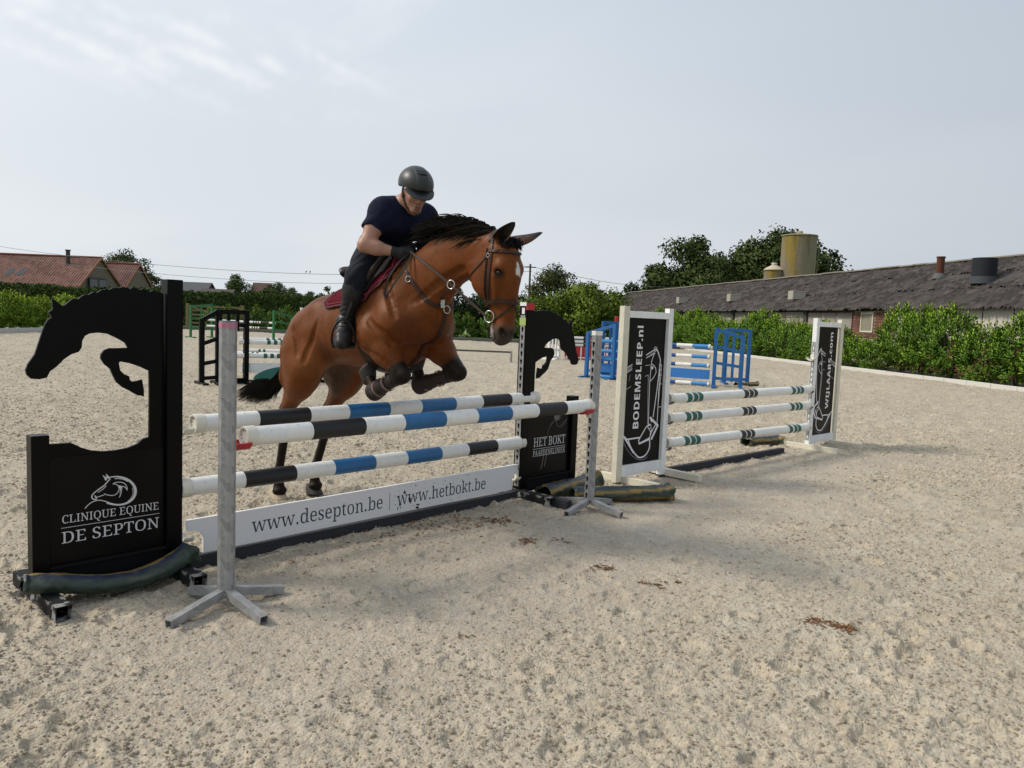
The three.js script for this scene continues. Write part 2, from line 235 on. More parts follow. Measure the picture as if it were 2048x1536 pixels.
{
  const D = [-9, -5, -2, 0, 0.8, 1.2], NR = 800, NC = 640; for (let i = 0; i <= NR; i++) D.push(1.35 * Math.pow(48.1 / 1.35, i / NR));
  const pos = [], col = [], uv = [], idx = [], W = NC + 1;
  for (const d of D) { const z = -d, w = Math.max(1.6, 0.70 * Math.abs(d) + 0.7), xl = -22.2, xr = curbX(z) - 0.02; for (let j = 0; j <= NC; j++) {
    const q = j / NC; let x; if (q < 0.05) x = mix(xl, Math.max(-w, xl * 0.98), q / 0.05); else if (q > 0.95) x = mix(Math.min(w, xr * 0.98), xr, (q - 0.95) / 0.05); else x = mix(Math.max(-w, xl * 0.98), Math.min(w, xr * 0.98), (q - 0.05) / 0.9);
    const [h, comp] = sandAt(x, z); pos.push(x, h, z); uv.push(x, z);
    const n = fbm(x * 0.6, z * 0.6, 6.1, 3), m = fbm(x * 4.5, z * 4.5, 3.3, 3), f = fbm(x * 17, z * 17, 2.6, 2), v = 1 + 0.10 * n + 0.10 * m + 0.06 * f - 0.04 * comp;
    const ch = smooth(0.25, 0.7, m + n * 0.5) * 0.05; col.push(0.535 * v, (0.458 + ch * 0.2) * v, (0.352 + ch * 0.4 + comp * 0.02) * v);
  } }
  for (let i = 0; i < D.length - 1; i++) for (let j = 0; j < NC; j++) { const a = i * W + j, b = a + 1, c = a + W, d = c + 1; idx.push(a, b, d, a, d, c); }
  const g = new THREE.BufferGeometry(); g.setAttribute('position', new THREE.BufferAttribute(new Float32Array(pos), 3)); g.setAttribute('uv', new THREE.BufferAttribute(new Float32Array(uv), 2)); g.setAttribute('color', new THREE.BufferAttribute(new Float32Array(col), 3)); g.setIndex(idx); g.computeVertexNormals();
  struct('arena_ground', g, sandMat);
}
{ // land beyond the arena
  const g = new THREE.PlaneGeometry(900, 900, 90, 90); g.rotateX(-Math.PI / 2); g.translate(0, -0.05, -200);
  const gr = tex(256, 256, (() => { const a = tileNoise(256, 128, 31), b = tileNoise(256, 20, 32); return (x, y) => { const v = a(x, y) * 0.5 + b(x, y) * 0.5; return [0.34 + v * 0.22, 0.42 + v * 0.24, 0.20 + v * 0.14]; }; })(), { srgb: true, repeat: [300, 300] });
  struct('field', g, std({ map: gr, roughness: 1 }));
}
{ // kerbs round the arena: right (concrete), far and left edging
  const conc = std({ color: lin(0xc8c5bd), roughness: 0.95, bumpMap: sandTex.bump, bumpScale: 0.004 }), dark = std({ color: lin(0x625f5b), roughness: 0.95 });
  const k = thing('kerb', 'pale concrete kerb stones along the foot of the laurel shrubs by the barn', 'kerb'), r = rng(77);
  for (let z = -14; z > -50; z -= 1.0) { const a = V(curbX(z) + 0.06, 0.045 + r() * 0.012, z - 0.006), b = V(curbX(z - 1) + 0.06, 0.045 + r() * 0.012, z - 0.994); part('kerb_stone', bar(a, b, 0.14, 0.17, 0.012), conc, k); }
  const f = thing('edging_board', 'dark grey edging along the far end of the arena', 'edging'); part('board', bar(V(-22.3, 0.06, -48.2), V(10.7, 0.06, -48.2), 0.12, 0.26, 0.01), dark, f);
  const l = thing('edging_board', 'grey edging in front of the bright hedge at the left of the arena', 'edging'); part('board', bar(V(-22.3, 0.06, -8), V(-22.3, 0.06, -48.1), 0.12, 0.26, 0.01), conc, l);
}

{ // bare soil under the laurels
  const P = [], I = []; let k = 0; for (let z = -12; z > -52; z -= 1) { for (const w of [0.12, 3.9]) P.push(curbX(z) + w, 0.03 + 0.03 * vnoise(z * 2, w, 1), z); if (k) { const a = (k - 1) * 2; I.push(a, a + 1, a + 3, a, a + 3, a + 2); } k++; }
  const g = new THREE.BufferGeometry(); g.setAttribute('position', new THREE.BufferAttribute(new Float32Array(P), 3)); g.setIndex(I); g.computeVertexNormals(); struct('soil_strip', g, std({ color: lin(0x3d3228), roughness: 1 }));
}
{ // loose clods of sand on the churned parts
  const r = rng(909), kinds = [0, 1, 2].map(k => { const g = new THREE.IcosahedronGeometry(1, 1), p = g.attributes.position; for (let i = 0; i < p.count; i++) { const f = 1 + 0.42 * vnoise(p.getX(i) * 1.7 + k * 9, p.getY(i) * 1.7, p.getZ(i) * 1.7 + 3); p.setXYZ(i, p.getX(i) * f, p.getY(i) * f * 0.75, p.getZ(i) * f); } g.computeVertexNormals(); return g; });
  const m = std({ color: new THREE.Color(0.50, 0.428, 0.328), roughness: 1, bumpMap: fineBumpG(), bumpScale: 0.002 }), mt = new THREE.Matrix4(), q = new THREE.Quaternion();
  kinds.forEach((g, k) => {
    const list = []; for (let i = 0; list.length < 22000 && i < 120000; i++) { const d = 1.5 + 10.5 * Math.pow(r(), 1.25), x = (r() * 2 - 1) * (0.72 * d + 0.6), [h, c] = sandAt(x, -d); if (r() < c * 1.15 || r() < 0.25 - 0.9 * fbm(x * 1.1, d * 1.1, 5.5, 2)) continue; list.push([x, h, -d, (0.0024 + 0.0058 * Math.pow(r(), 3)) * (1 + 0.05 * d)]); }
    const im = new THREE.InstancedMesh(g, m, list.length); im.name = numbered('sand_clods'); im.userData.kind = 'stuff'; im.userData.label = ['small loose clods of pale sand scattered over the arena', 'rounded crumbs of pale sand on the churned ground', 'flat flakes of pale sand on the churned ground'][k]; im.userData.category = 'sand'; im.castShadow = im.receiveShadow = true;
    list.forEach(([x, y, z, s], i) => { q.setFromEuler(new THREE.Euler(r() * 0.8, r() * 6.3, r() * 0.8)); mt.compose(V(x, y + s * 0.25, z), q, V(s * (0.8 + 0.6 * r()), s * (0.7 + 0.4 * r()), s * (0.8 + 0.6 * r()))); im.setMatrixAt(i, mt); const v = 0.78 + 0.4 * r(); im.setColorAt(i, new THREE.Color(v, v * (0.98 + 0.03 * r()), v * (0.95 + 0.06 * r()))); }); scene.add(im);
  });
  { const list = []; for (let i = 0; list.length < 70000 && i < 200000; i++) { const d = 7 * Math.pow(38 / 7, Math.pow(r(), 0.8)), x = (r() * 2 - 1) * (0.70 * d + 0.6); if (x > curbX(-d) - 0.3 || x < -21.8) continue; const [h, c] = sandAt(x, -d); if (r() < c) continue; list.push([x, h, -d, 0.005 + 0.010 * Math.pow(r(), 2)]); }
    const im = new THREE.InstancedMesh(kinds[1], m, list.length); im.name = numbered('sand_clods'); im.userData = { kind: 'stuff', label: 'clods of churned sand over the middle and far arena', category: 'sand' }; im.castShadow = im.receiveShadow = true; list.forEach(([x, y, z, s], i) => { q.setFromEuler(new THREE.Euler(r() * 0.8, r() * 6.3, r() * 0.8)); mt.compose(V(x, y, z), q, V(s * (1 + r()), s * (0.8 + 0.5 * r()), s * (1 + r()))); im.setMatrixAt(i, mt); const v = 0.8 + 0.4 * r(); im.setColorAt(i, new THREE.Color(v, v, v * (0.95 + 0.06 * r()))); }); scene.add(im); }
  // droppings and straw trodden into the sand
  const fib = box(0.035, 0.0022, 0.0028, 0, 0, 0, 0), fm = std({ color: lin(0x7d5a3a), roughness: 1 }), spots = []; const gp = (x, y) => { const p = 4.86 * Math.PI / 180, ro = 2.3 * Math.PI / 180, a = (x - 1024) / 1540, b = -(y - 768) / 1540, R = a * Math.cos(ro) - b * Math.sin(ro), U = a * Math.sin(ro) + b * Math.cos(ro), dy = -Math.sin(p) + U * Math.cos(p), dz = -Math.cos(p) - U * Math.sin(p), t = -1.5 / dy; return [R * t, dz * t]; };
  for (const [x, y, n, s] of [[880, 1045, 170, 0.34], [990, 1045, 80, 0.12], [1055, 1087, 30, 0.05], [1208, 1140, 44, 0.06], [1122, 1082, 12, 0.08], [1310, 1172, 26, 0.09], [1357, 1172, 8, 0.02], [1640, 1252, 52, 0.085], [1690, 1265, 40, 0.05], [760, 1075, 44, 0.34], [930, 1275, 6, 0.03], [640, 1120, 10, 0.2]]) { const [cx, cz] = gp(x, y); for (let i = 0; i < n; i++) { const a = r() * 6.3, q2 = Math.sqrt(r()) * s * (r() < 0.2 ? 1.8 : 1); spots.push([cx + Math.cos(a) * q2, cz + Math.sin(a) * q2 * 0.7]); } }
  const im = new THREE.InstancedMesh(fib, fm, spots.length); im.name = 'droppings'; im.userData = { kind: 'stuff', label: 'brown scattered droppings and straw trodden into the sand', category: 'droppings' }; im.castShadow = im.receiveShadow = true; spots.forEach(([x, z], i) => { const [h] = sandAt(x, z); q.setFromEuler(new THREE.Euler((r() - 0.5) * 0.6, r() * 6.3, (r() - 0.5) * 0.7)); const s = 0.4 + 0.9 * r(); mt.compose(V(x, h + 0.004 + 0.004 * r(), z), q, V(s * 0.8, 1 + 1.5 * r(), 0.8 + 1.6 * r())); im.setMatrixAt(i, mt); const v = 0.4 + 1.0 * r(); im.setColorAt(i, new THREE.Color(v, v * 0.95, v * 0.9)); }); scene.add(im);
}
function fineBumpG() { return tex(128, 128, (() => { const a = tileNoise(128, 64, 251); return (x, y) => a(x, y); })(), { repeat: [2, 2] }); }
// ---------------------------------------------------------------- jumps: materials
const grime = (() => { const a = tileNoise(256, 32, 41), b = tileNoise(256, 96, 42), c = tileNoise(256, 8, 43); return tex(256, 256, (x, y) => { const s = smooth(0.74, 0.9, b(x, y) * 0.6 + a(x, y) * 0.4); return 1 - 0.035 * c(x, y) - 0.03 * a(x, y) - 0.16 * s; }, { srgb: true, repeat: [1.7, 1.7] }); })();
const fineBump = tex(256, 256, (() => { const a = tileNoise(256, 128, 51), b = tileNoise(256, 30, 52); return (x, y) => 0.5 * a(x, y) + 0.5 * b(x, y); })(), { repeat: [4, 4] });
const M1 = {
  white: std({ color: lin(0xf0f0ee), map: grime, roughness: 0.55 }), black: phys({ color: lin(0x060607), roughness: 0.34, specularIntensity: 0.25, bumpMap: fineBump, bumpScale: 0.0003 }), blackDull: phys({ color: lin(0x0f0f11), roughness: 0.7, specularIntensity: 0.35, bumpMap: fineBump, bumpScale: 0.001 }),
  cream: std({ color: lin(0xdcd6c2), map: grime, roughness: 0.7 }), red: phys({ color: lin(0xb3242a), roughness: 0.4 }), cup: std({ color: lin(0xd9d5c8), roughness: 0.6 }),
  blue: std({ color: lin(0x17619f), map: grime, roughness: 0.55 }), green: std({ color: lin(0x1f6b35), map: grime, roughness: 0.6 }), rail: std({ color: lin(0x2a2b30), roughness: 0.85, bumpMap: sandTex.bump, bumpScale: 0.006 }),
};
const galvTex = (() => { const N = 256, r = rng(91), pts = Array.from({ length: 70 }, () => [r() * N, r() * N, r()]); return tex(N, N, (x, y) => { let b = 1e9, v = 0; for (const p of pts) { let dx = Math.abs(p[0] - x), dy = Math.abs(p[1] - y); dx = Math.min(dx, N - dx); dy = Math.min(dy, N - dy); const d = dx * dx + dy * dy * 0.5; if (d < b) { b = d; v = p[2]; } } return 0.535 + 0.10 * v; }, { srgb: true, repeat: [5, 5] }); })();
M1.galv = std({ map: galvTex, metalness: 0.35, roughness: 0.55, bumpMap: fineBump, bumpScale: 0.0004 });
M1.steelDark = std({ map: galvTex, color: lin(0x9a9a9a), metalness: 0.5, roughness: 0.6 });

// striped pole: bands [[end, colour], ...] along x from 0
const poleMat = std({ vertexColors: true, map: grime, roughness: 0.42, bumpMap: fineBump, bumpScale: 0.0003 });
function poleGeo(len, r, bands) {
  const list = []; let x0 = 0; for (const [x1, c] of bands) { const n = Math.max(1, Math.round((x1 - x0) / 0.25)), g = new THREE.CylinderGeometry(r, r, x1 - x0, 28, n, true); g.rotateZ(-Math.PI / 2); g.translate((x0 + x1) / 2, 0, 0); const uv = g.attributes.uv, p = g.attributes.position; for (let i = 0; i < uv.count; i++) uv.setXY(i, p.getX(i), Math.atan2(p.getY(i), p.getZ(i)) * r); const k = lin(c); colorize(g, () => [k.r, k.g, k.b]); list.push(g); x0 = x1; } return merge(list);
}
const PW = 0xecebe6, PK = 0x131316, PB = 0x23659a, PG = 0x1d5a4c;
function pole(label, bands, len, from, to, r = 0.05, group, capped = true) {
  const d = V(...to).sub(V(...from)), o = thing('jump_pole', label, 'pole', from, 0, group); const h = Math.hypot(d.x, d.z); o.rotation.set(0, Math.atan2(-d.z, d.x), Math.atan2(d.y, h), 'YXZ');
  part('shaft', poleGeo(len, r, bands), poleMat, o);
  if (capped) for (const e of [0, 1]) { const g = new THREE.LatheGeometry([[0, 0.004], [r * 0.80, 0.004], [r * 0.86, -0.006], [r + 0.0035, -0.006], [r + 0.0055, 0.0], [r + 0.0055, 0.05], [r + 0.0015, 0.054]].map(p => V2(...p)), 28); g.rotateZ(-Math.PI / 2); if (e) { g.rotateY(Math.PI); g.translate(len, 0, 0); } const c = part('end_cap', g, M1.cup, o); if (r > 0.045) { const mk = []; const q = rng(len * 1000 + e); for (let i = 0; i < 9; i++) { const an = i / 9 * 6.28, b = box(0.0015, 0.010, 0.004, 0, r * 0.66, 0, 0.0005); b.rotateX(an + q() * 0.2); b.translate(e ? len - 0.0035 : 0.0035, 0, 0); mk.push(b); } part('vent_slot', mk, M1.blackDull, c); } }
  return o;
}
function keyStrip(h, y0, w, gap, t = 0.003) {            // perforated steel strip with keyholes, in x-y, thickness along z
  const holes = []; for (let y = y0 + 0.05; y < h - 0.04; y += gap) { const p = new THREE.Path(); p.absarc(0, y, 0.0125, Math.PI * 1.78, Math.PI * 1.22 + 2 * Math.PI, false); p.lineTo(-0.0065, y - 0.030); p.lineTo(0.0065, y - 0.030); p.closePath(); holes.push(p); }
  return extrude([[-w / 2, y0], [w / 2, y0], [w / 2, h], [-w / 2, h]], t, 0, holes, 5);
}
function cupGeo(w = 0.05) {                               // shallow trough that carries a pole (opening upwards, along x)
  const pts = []; for (let i = 0; i <= 10; i++) { const a = Math.PI + 0.35 + (Math.PI - 0.7) * i / 10; pts.push([Math.cos(a) * 0.062, Math.sin(a) * 0.056]); } for (let i = 10; i >= 0; i--) { const a = Math.PI + 0.35 + (Math.PI - 0.7) * i / 10; pts.push([Math.cos(a) * 0.054, Math.sin(a) * 0.049]); }
  const g = extrude(pts, w, 0.001); g.rotateY(Math.PI / 2); return g;
}
// ---------------------------------------------------------------- signs (flat print)
function canvasTex(w, h, draw) { const c = document.createElement('canvas'); c.width = w; c.height = h; const x = c.getContext('2d'); draw(x, w, h); const t = new THREE.CanvasTexture(c); t.colorSpace = THREE.SRGBColorSpace; t.anisotropy = 8; return t; }
const wornTex = (() => { const a = tileNoise(256, 14, 81), b = tileNoise(256, 60, 82), c = tileNoise(256, 128, 83); return tex(256, 256, (x, y) => { const w = smooth(0.52, 0.66, a(x, y) * 0.55 + b(x, y) * 0.35 + c(x, y) * 0.1); return [mix(0.13, 0.56, w), mix(0.13, 0.555, w), mix(0.135, 0.54, w)]; }, { srgb: true, repeat: [2.2, 2.2] }); })(), wornBlack = phys({ map: wornTex, roughness: 0.75, specularIntensity: 0.35 });
const printMat = (t, rough = 0.35) => phys({ map: t, roughness: rough, specularIntensity: 0.28, bumpMap: fineBump, bumpScale: 0.0002 });
function fitText(x, s, cx, y, width, font, px) { x.font = font.replace('PX', px + 'px'); const m = x.measureText(s).width; x.save(); x.translate(cx, y); x.scale(width / m, 1); x.textAlign = 'center'; x.fillText(s, 0, 0); x.restore(); }
const septonTex = canvasTex(1024, 1106, (x, w, h) => {   // panel 0.57 x 0.615 m
  x.fillStyle = '#0a090a'; x.fillRect(0, 0, w, h); x.fillStyle = x.strokeStyle = '#cfd0d2'; x.lineCap = 'round'; x.lineJoin = 'round';
  const S = 1024 / 830, T = (a, b) => [(a - 185) * S, 1106 * ((b - 225 - (690 - a) * 0.16 + 85) / 830)];   // from rows and columns of a sketch to the panel
  const path = (pts, lw, close, fill) => { x.beginPath(); pts.forEach((p, i) => { const q = T(...p); if (!i) x.moveTo(...q); else if (p.length === 6) x.bezierCurveTo(...T(p[0], p[1]), ...T(p[2], p[3]), ...T(p[4], p[5])); else x.lineTo(...q); }); if (close) x.closePath(); if (fill) x.fill(); else { x.lineWidth = lw * S; x.stroke(); } };
  const B = (a, b, c, d, e, f) => [a, b, c, d, e, f], T6 = T; void T6;
  // crest and jaw line of the swirl, tapering
  for (let k = 0; k < 26; k++) { const t = k / 25, lw = 5 + 15 * Math.sin(Math.PI * t); const P = q => { const a = -2.25 + q * 4.35; return [655 + Math.cos(a) * (140 - 8 * q), 512 + Math.sin(a) * (104 - 4 * q)]; }; const a = P(t * 0.98), b = P(Math.min(1, t * 0.98 + 0.045)); path([a, b], lw); }
  path([[430, 640], B(452, 610, 480, 588, 520, 582), B(560, 578, 600, 605, 660, 612)], 7); path([[585, 600], B(625, 612, 665, 616, 700, 606)], 13);
  path([[604, 430], B(585, 445, 578, 462, 560, 478), B(535, 497, 500, 520, 484, 540), B(470, 556, 474, 574, 492, 577), B(508, 580, 512, 570, 498, 552)], 9);
  path([[575, 478], B(560, 500, 540, 512, 520, 525)], 6); path([[505, 562], B(530, 556, 540, 548, 560, 545)], 6);
  path([[548, 400], [562, 420], [572, 442], [585, 432], [578, 408], [574, 390], [600, 412], [606, 432]], 5, true, true);
  path([[562, 535], B(592, 548, 625, 548, 640, 540), B(662, 528, 672, 502, 668, 486), B(662, 468, 645, 458, 626, 462), B(650, 442, 695, 444, 712, 458), B(726, 470, 730, 490, 728, 502), B(718, 484, 706, 476, 694, 478), B(684, 484, 692, 520, 672, 556)], 6); path([[664, 470], [690, 474], [672, 540], [676, 500]], 4, true, true);
  path([[640, 424], B(672, 418, 706, 424, 732, 440)], 6); path([[768, 486], B(780, 520, 770, 560, 735, 582)], 5);
  x.textBaseline = 'alphabetic'; const bas = (a, b) => T(a, b)[1];
  fitText(x, 'CLINIQUE EQUINE', T(620, 0)[0], 1106 * 0.655, 700 * S, 'PX serif', 104); x.fillRect(T(266, 0)[0], 1106 * 0.690, 708 * S, 5); fitText(x, 'DE SEPTON', T(620, 0)[0], 1106 * 0.822, 710 * S, 'PX serif', 148); void bas;
});
const boktTex = canvasTex(1024, 1106, (x, w, h) => {
  x.fillStyle = '#0c0b0c'; x.fillRect(0, 0, w, h); x.strokeStyle = x.fillStyle = '#6c6a69'; x.lineCap = 'round'; x.lineWidth = 7;
  x.beginPath(); x.moveTo(560, 330); x.bezierCurveTo(600, 250, 680, 250, 720, 360); x.bezierCurveTo(740, 380, 770, 370, 800, 350); x.lineTo(940, 265); x.lineTo(900, 330); x.lineTo(800, 385); x.stroke(); x.beginPath(); x.ellipse(690, 215, 62, 56, 0.3, 0, 6.3); x.fill(); for (let i = 0; i < 9; i++) { x.beginPath(); x.moveTo(690, 200); x.lineTo(690 + Math.cos(-2.6 + i * 0.42) * 105, 200 + Math.sin(-2.6 + i * 0.42) * 90); x.lineWidth = 13; x.stroke(); }
  x.lineWidth = 8; x.beginPath(); x.moveTo(600, 300); x.bezierCurveTo(520, 350, 490, 420, 480, 520); x.stroke(); x.lineWidth = 16; x.beginPath(); x.moveTo(420, 780); x.bezierCurveTo(400, 840, 400, 900, 360, 990); x.moveTo(480, 770); x.bezierCurveTo(480, 850, 450, 900, 440, 960); x.stroke();
  x.fillStyle = '#c9c9ca'; fitText(x, 'HET BOKT', 545, 640, 760, 'PX serif', 190); x.fillRect(160, 672, 770, 6); fitText(x, 'PAARDENKLINIEK', 545, 790, 770, 'PX serif', 128);
});
const rigTex = (text, flip) => canvasTex(512, 1360, (x, w, h) => {    // crane lettering board, 0.52 x 1.38 m
  x.fillStyle = '#0e0d0f'; x.fillRect(0, 0, w, h); if (flip) { x.translate(w, 0); x.scale(-1, 1); }
  const row = b => (b - 145) / (1300 - 145 - 15), T = (a, b) => { const t = row(b); const l = 135 - 47 * t, r = 402 - 49 * t; return [(a - l) / (r - l) * w, (b - 147 - (a - l) / (r - l) * (10 - 40 * t)) / 1152 * h]; };
  x.strokeStyle = x.fillStyle = '#e2e0e4'; x.lineCap = 'round'; x.lineJoin = 'round'; const L = (pts, lw) => { x.lineWidth = lw * 1.35; x.beginPath(); pts.forEach((p, i) => i ? x.lineTo(...T(...p)) : x.moveTo(...T(...p))); x.stroke(); }, Cv = (p, lw) => { x.lineWidth = lw * 1.35; x.beginPath(); x.moveTo(...T(...p[0])); for (let i = 1; i < p.length; i += 2) x.quadraticCurveTo(...T(...p[i]), ...T(...p[i + 1])); x.stroke(); };
  L([[258, 440], [322, 395], [335, 400], [360, 480], [355, 560], [352, 670], [345, 850], [340, 985]], 7); L([[258, 462], [320, 425]], 6); L([[275, 452], [322, 408]], 3); x.beginPath(); x.arc(...T(323, 395), 20, 0, 7); x.lineWidth = 6; x.stroke(); x.beginPath(); x.arc(...T(323, 395), 6, 0, 7); x.fill();
  L([[360, 480], [338, 700], [310, 925]], 8); L([[368, 520], [364, 600], [345, 850]], 5); L([[342, 410], [362, 482]], 4); for (const y of [520, 560, 600, 670, 850]) L([[352, y], [368, y - 4]], 5);
  Cv([[318, 425], [290, 480], [290, 560], [285, 620], [284, 640], [278, 800], [276, 985]], 6); L([[272, 600], [270, 985]], 3); Cv([[298, 512], [330, 530], [328, 575], [318, 615], [288, 642]], 6); x.beginPath(); x.arc(...T(300, 540), 15, 0, 7); x.fill(); L([[252, 522], [285, 518]], 3); L([[250, 606], [272, 595]], 3); L([[116, 545], [158, 513]], 6); L([[116, 562], [158, 528]], 4); L([[114, 578], [157, 545]], 5); L([[114, 585], [157, 553]], 3); L([[112, 710], [150, 683]], 3); L([[138, 640], [146, 590]], 2);
  L([[290, 932], [345, 995], [300, 1098]], 17); L([[290, 932], [300, 960]], 14); L([[330, 985], [290, 1060]], 9); L([[262, 1000], [206, 1108], [212, 1132], [285, 1090], [300, 1040]], 9); L([[284, 990], [262, 1000]], 9); x.beginPath(); x.arc(...T(284, 1000), 22, 0, 7); x.lineWidth = 8; x.stroke(); L([[290, 1060], [300, 1020]], 6); L([[275, 1010], [295, 1050]], 5);
  L([[100, 1066], [125, 1095], [212, 1085]], 11); L([[100, 1066], [140, 1140], [170, 1200]], 13); Cv([[135, 1100], [150, 1180], [205, 1240], [260, 1255], [285, 1170], [290, 1130], [284, 1100]], 11); L([[212, 1132], [284, 1100]], 14); x.strokeStyle = '#8f8c98'; Cv([[98, 1105], [140, 1230], [210, 1260], [250, 1268], [270, 1240]], 4);
  if (flip) x.setTransform(1, 0, 0, 1, 0, 0);
  x.fillStyle = '#e6e4e6'; x.save(); x.translate(flip ? w * 0.80 : w * 0.39, h * 0.765); x.rotate(-Math.PI / 2); x.textAlign = 'left'; x.font = 'bold 104px sans-serif'; const m = x.measureText(text).width; x.scale(h * (flip ? 0.72 : 0.715) / m, 1); x.fillText(text, 0, 0); x.restore();
});
const plankTex = canvasTex(2048, 160, (x, w, h) => {      // 2.77 x 0.216 m
  x.fillStyle = '#dcdcde'; x.fillRect(0, 0, w, h); const r = rng(8), X = a => (a - 0.035) / 2.77 * w;
  for (let i = 0; i < 260; i++) { x.fillStyle = `rgba(120,110,95,${0.03 + 0.08 * r()})`; x.fillRect(r() * w, r() * h, 2 + r() * 26, 1 + r() * 2); }
  x.fillStyle = '#2d3648'; x.textBaseline = 'alphabetic'; const y = h * (1 - (0.150 - 0.086) / 0.218); fitText(x, 'www.desepton.be', X(0.925), y, (1.42 - 0.435) / 2.77 * w, 'PX serif', 92); x.fillRect(X(1.472), h * 0.24, 3, h * 0.58); fitText(x, 'www.hetbokt.be', X(1.985), y, (2.43 - 1.54) / 2.77 * w, 'PX serif', 92);
  for (let i = 0; i < 90; i++) { const a = 1.50 + 0.75 * Math.pow(r(), 1.4), s = 0.8 + 3.2 * r() * r(); x.fillStyle = r() < 0.6 ? '#2b211b' : '#4d382a'; x.beginPath(); x.ellipse(X(a) , h * (0.05 + 0.85 * r()), s, s * (0.6 + r()), r() * 3, 0, 7); x.fill(); } for (const [a, b, s] of [[1.60, 0.36, 7], [1.66, 0.62, 8], [1.73, 0.86, 9], [1.56, 0.72, 6]]) { x.fillStyle = '#2a201a'; for (let i = 0; i < 6; i++) { x.beginPath(); x.ellipse(X(a) + (r() - 0.5) * 22, h * b + (r() - 0.5) * 30, s * r() * 0.6 + 2, s * r() * 0.6 + 2, 0, 0, 7); x.fill(); } }
});
// ---------------------------------------------------------------- black wings with the horse cut-out
const silhouette = [[-0.092, 1.557], [-0.107, 1.562], [-0.128, 1.569], [-0.148, 1.573], [-0.166, 1.564], [-0.173, 1.572], [-0.198, 1.578], [-0.218, 1.572], [-0.228, 1.579], [-0.253, 1.581], [-0.267, 1.574], [-0.277, 1.58], [-0.301, 1.583], [-0.321, 1.576], [-0.33, 1.577], [-0.349, 1.575], [-0.368, 1.564], [-0.382, 1.566], [-0.405, 1.562], [-0.424, 1.546], [-0.442, 1.549], [-0.465, 1.534], [-0.483, 1.533], [-0.501, 1.522], [-0.51, 1.51], [-0.537, 1.511], [-0.559, 1.491], [-0.572, 1.478], [-0.585, 1.474], [-0.592, 1.48], [-0.63, 1.511], [-0.626, 1.464], [-0.63, 1.45], [-0.645, 1.442], [-0.637, 1.426], [-0.631, 1.416], [-0.646, 1.406], [-0.661, 1.382], [-0.672, 1.349], [-0.685, 1.305], [-0.706, 1.235], [-0.736, 1.189], [-0.746, 1.159], [-0.741, 1.136], [-0.723, 1.117], [-0.687, 1.113], [-0.655, 1.121], [-0.641, 1.151], [-0.612, 1.174], [-0.579, 1.21], [-0.546, 1.234], [-0.512, 1.246], [-0.498, 1.267], [-0.495, 1.302], [-0.483, 1.326], [-0.461, 1.339], [-0.42, 1.344], [-0.374, 1.338], [-0.326, 1.315], [-0.29, 1.293], [-0.276, 1.267], [-0.326, 1.265], [-0.368, 1.265], [-0.392, 1.255], [-0.407, 1.233], [-0.409, 1.212], [-0.392, 1.183], [-0.363, 1.157], [-0.351, 1.125], [-0.333, 1.087], [-0.303, 1.06], [-0.266, 1.039], [-0.229, 1.015], [-0.194, 1.007], [-0.195, 1.043], [-0.204, 1.098], [-0.229, 1.092], [-0.254, 1.088], [-0.266, 1.097], [-0.27, 1.117], [-0.297, 1.13], [-0.315, 1.15], [-0.321, 1.188], [-0.315, 1.195], [-0.266, 1.185], [-0.216, 1.167], [-0.168, 1.143], [-0.166, 1.028], [-0.168, 0.786], [-0.198, 0.779], [-0.229, 0.753], [-0.279, 0.737], [-0.34, 0.73], [-0.4, 0.73], [-0.458, 0.741], [-0.504, 0.76], [-0.538, 0.782], [-0.555, 0.789], [-0.665, 0.791], [-0.665, 0.17], [-0.08, 0.17]];
function blackWing(label, tx, m, pos, turn) {            // m: 1 as on the left, -1 mirrored
  const o = thing('jump_wing', label, 'jump wing', pos, turn, 'black horse-shaped jump wings'), X = x => x * m, pts = m > 0 ? silhouette : silhouette.map(p => [-p[0], p[1]]).reverse();
  part('panel', extrude(pts, 0.018, 0.0015), M1.black, o);
  const pr = new THREE.PlaneGeometry(0.56, 0.605); pr.translate(X(-0.372), 0.4775, 0.0112); const sg = extrude([[-0.655, 0.172], [-0.092, 0.172], [-0.092, 0.722], [-0.655, 0.722]].map(p => [X(p[0]), p[1]]), 0.003, 0); sg.translate(0, 0, 0.0112); const uv = sg.attributes.uv, p = sg.attributes.position; for (let i = 0; i < uv.count; i++) uv.setXY(i, (p.getX(i) - X(-0.372)) / 0.57 + 0.5, (p.getY(i) - 0.17) / 0.615); part('sign_print', sg, printMat(tx, 0.28), o);
  part('post', box(0.085, 1.54, 0.085, X(-0.0435), 0.866, 0, 0.004), M1.black, o); part('post', box(0.080, 0.745, 0.080, X(-0.696), 0.468, 0, 0.004), M1.black, o);
  part('bottom_rail', [box(0.565, 0.10, 0.05, X(-0.372), 0.112, 0, 0.004), box(0.57, 0.014, 0.03, X(-0.372), 0.168, 0.028, 0.003)], M1.blackDull, o);
  for (const x of [-0.696, -0.0435]) part('foot', tubeBox(V(X(x), 0.046, -0.32), V(X(x), 0.046, 0.36), 0.072, 0.005), wornBlack, o);
  const ks = keyStrip(1.53, 0.12, 0.05, 0.066); ks.rotateY(Math.PI / 2 * m); ks.translate(X(0.0025), 0, 0); part('perforated_strip', ks, M1.galv, o);
  return o;
}
const boardScuff = M1.blackDull;
const wingS = blackWing('large black wing with horse cut-out and white CLINIQUE EQUINE DE SEPTON lettering', septonTex, 1, at(J1, 0, -0.57), J1.t);
const wingB = blackWing('smaller black wing with horse cut-out and HET BOKT lettering behind the perforated steel upright', boktTex, -1, at(J1, 2.80, -0.57), J1.t);
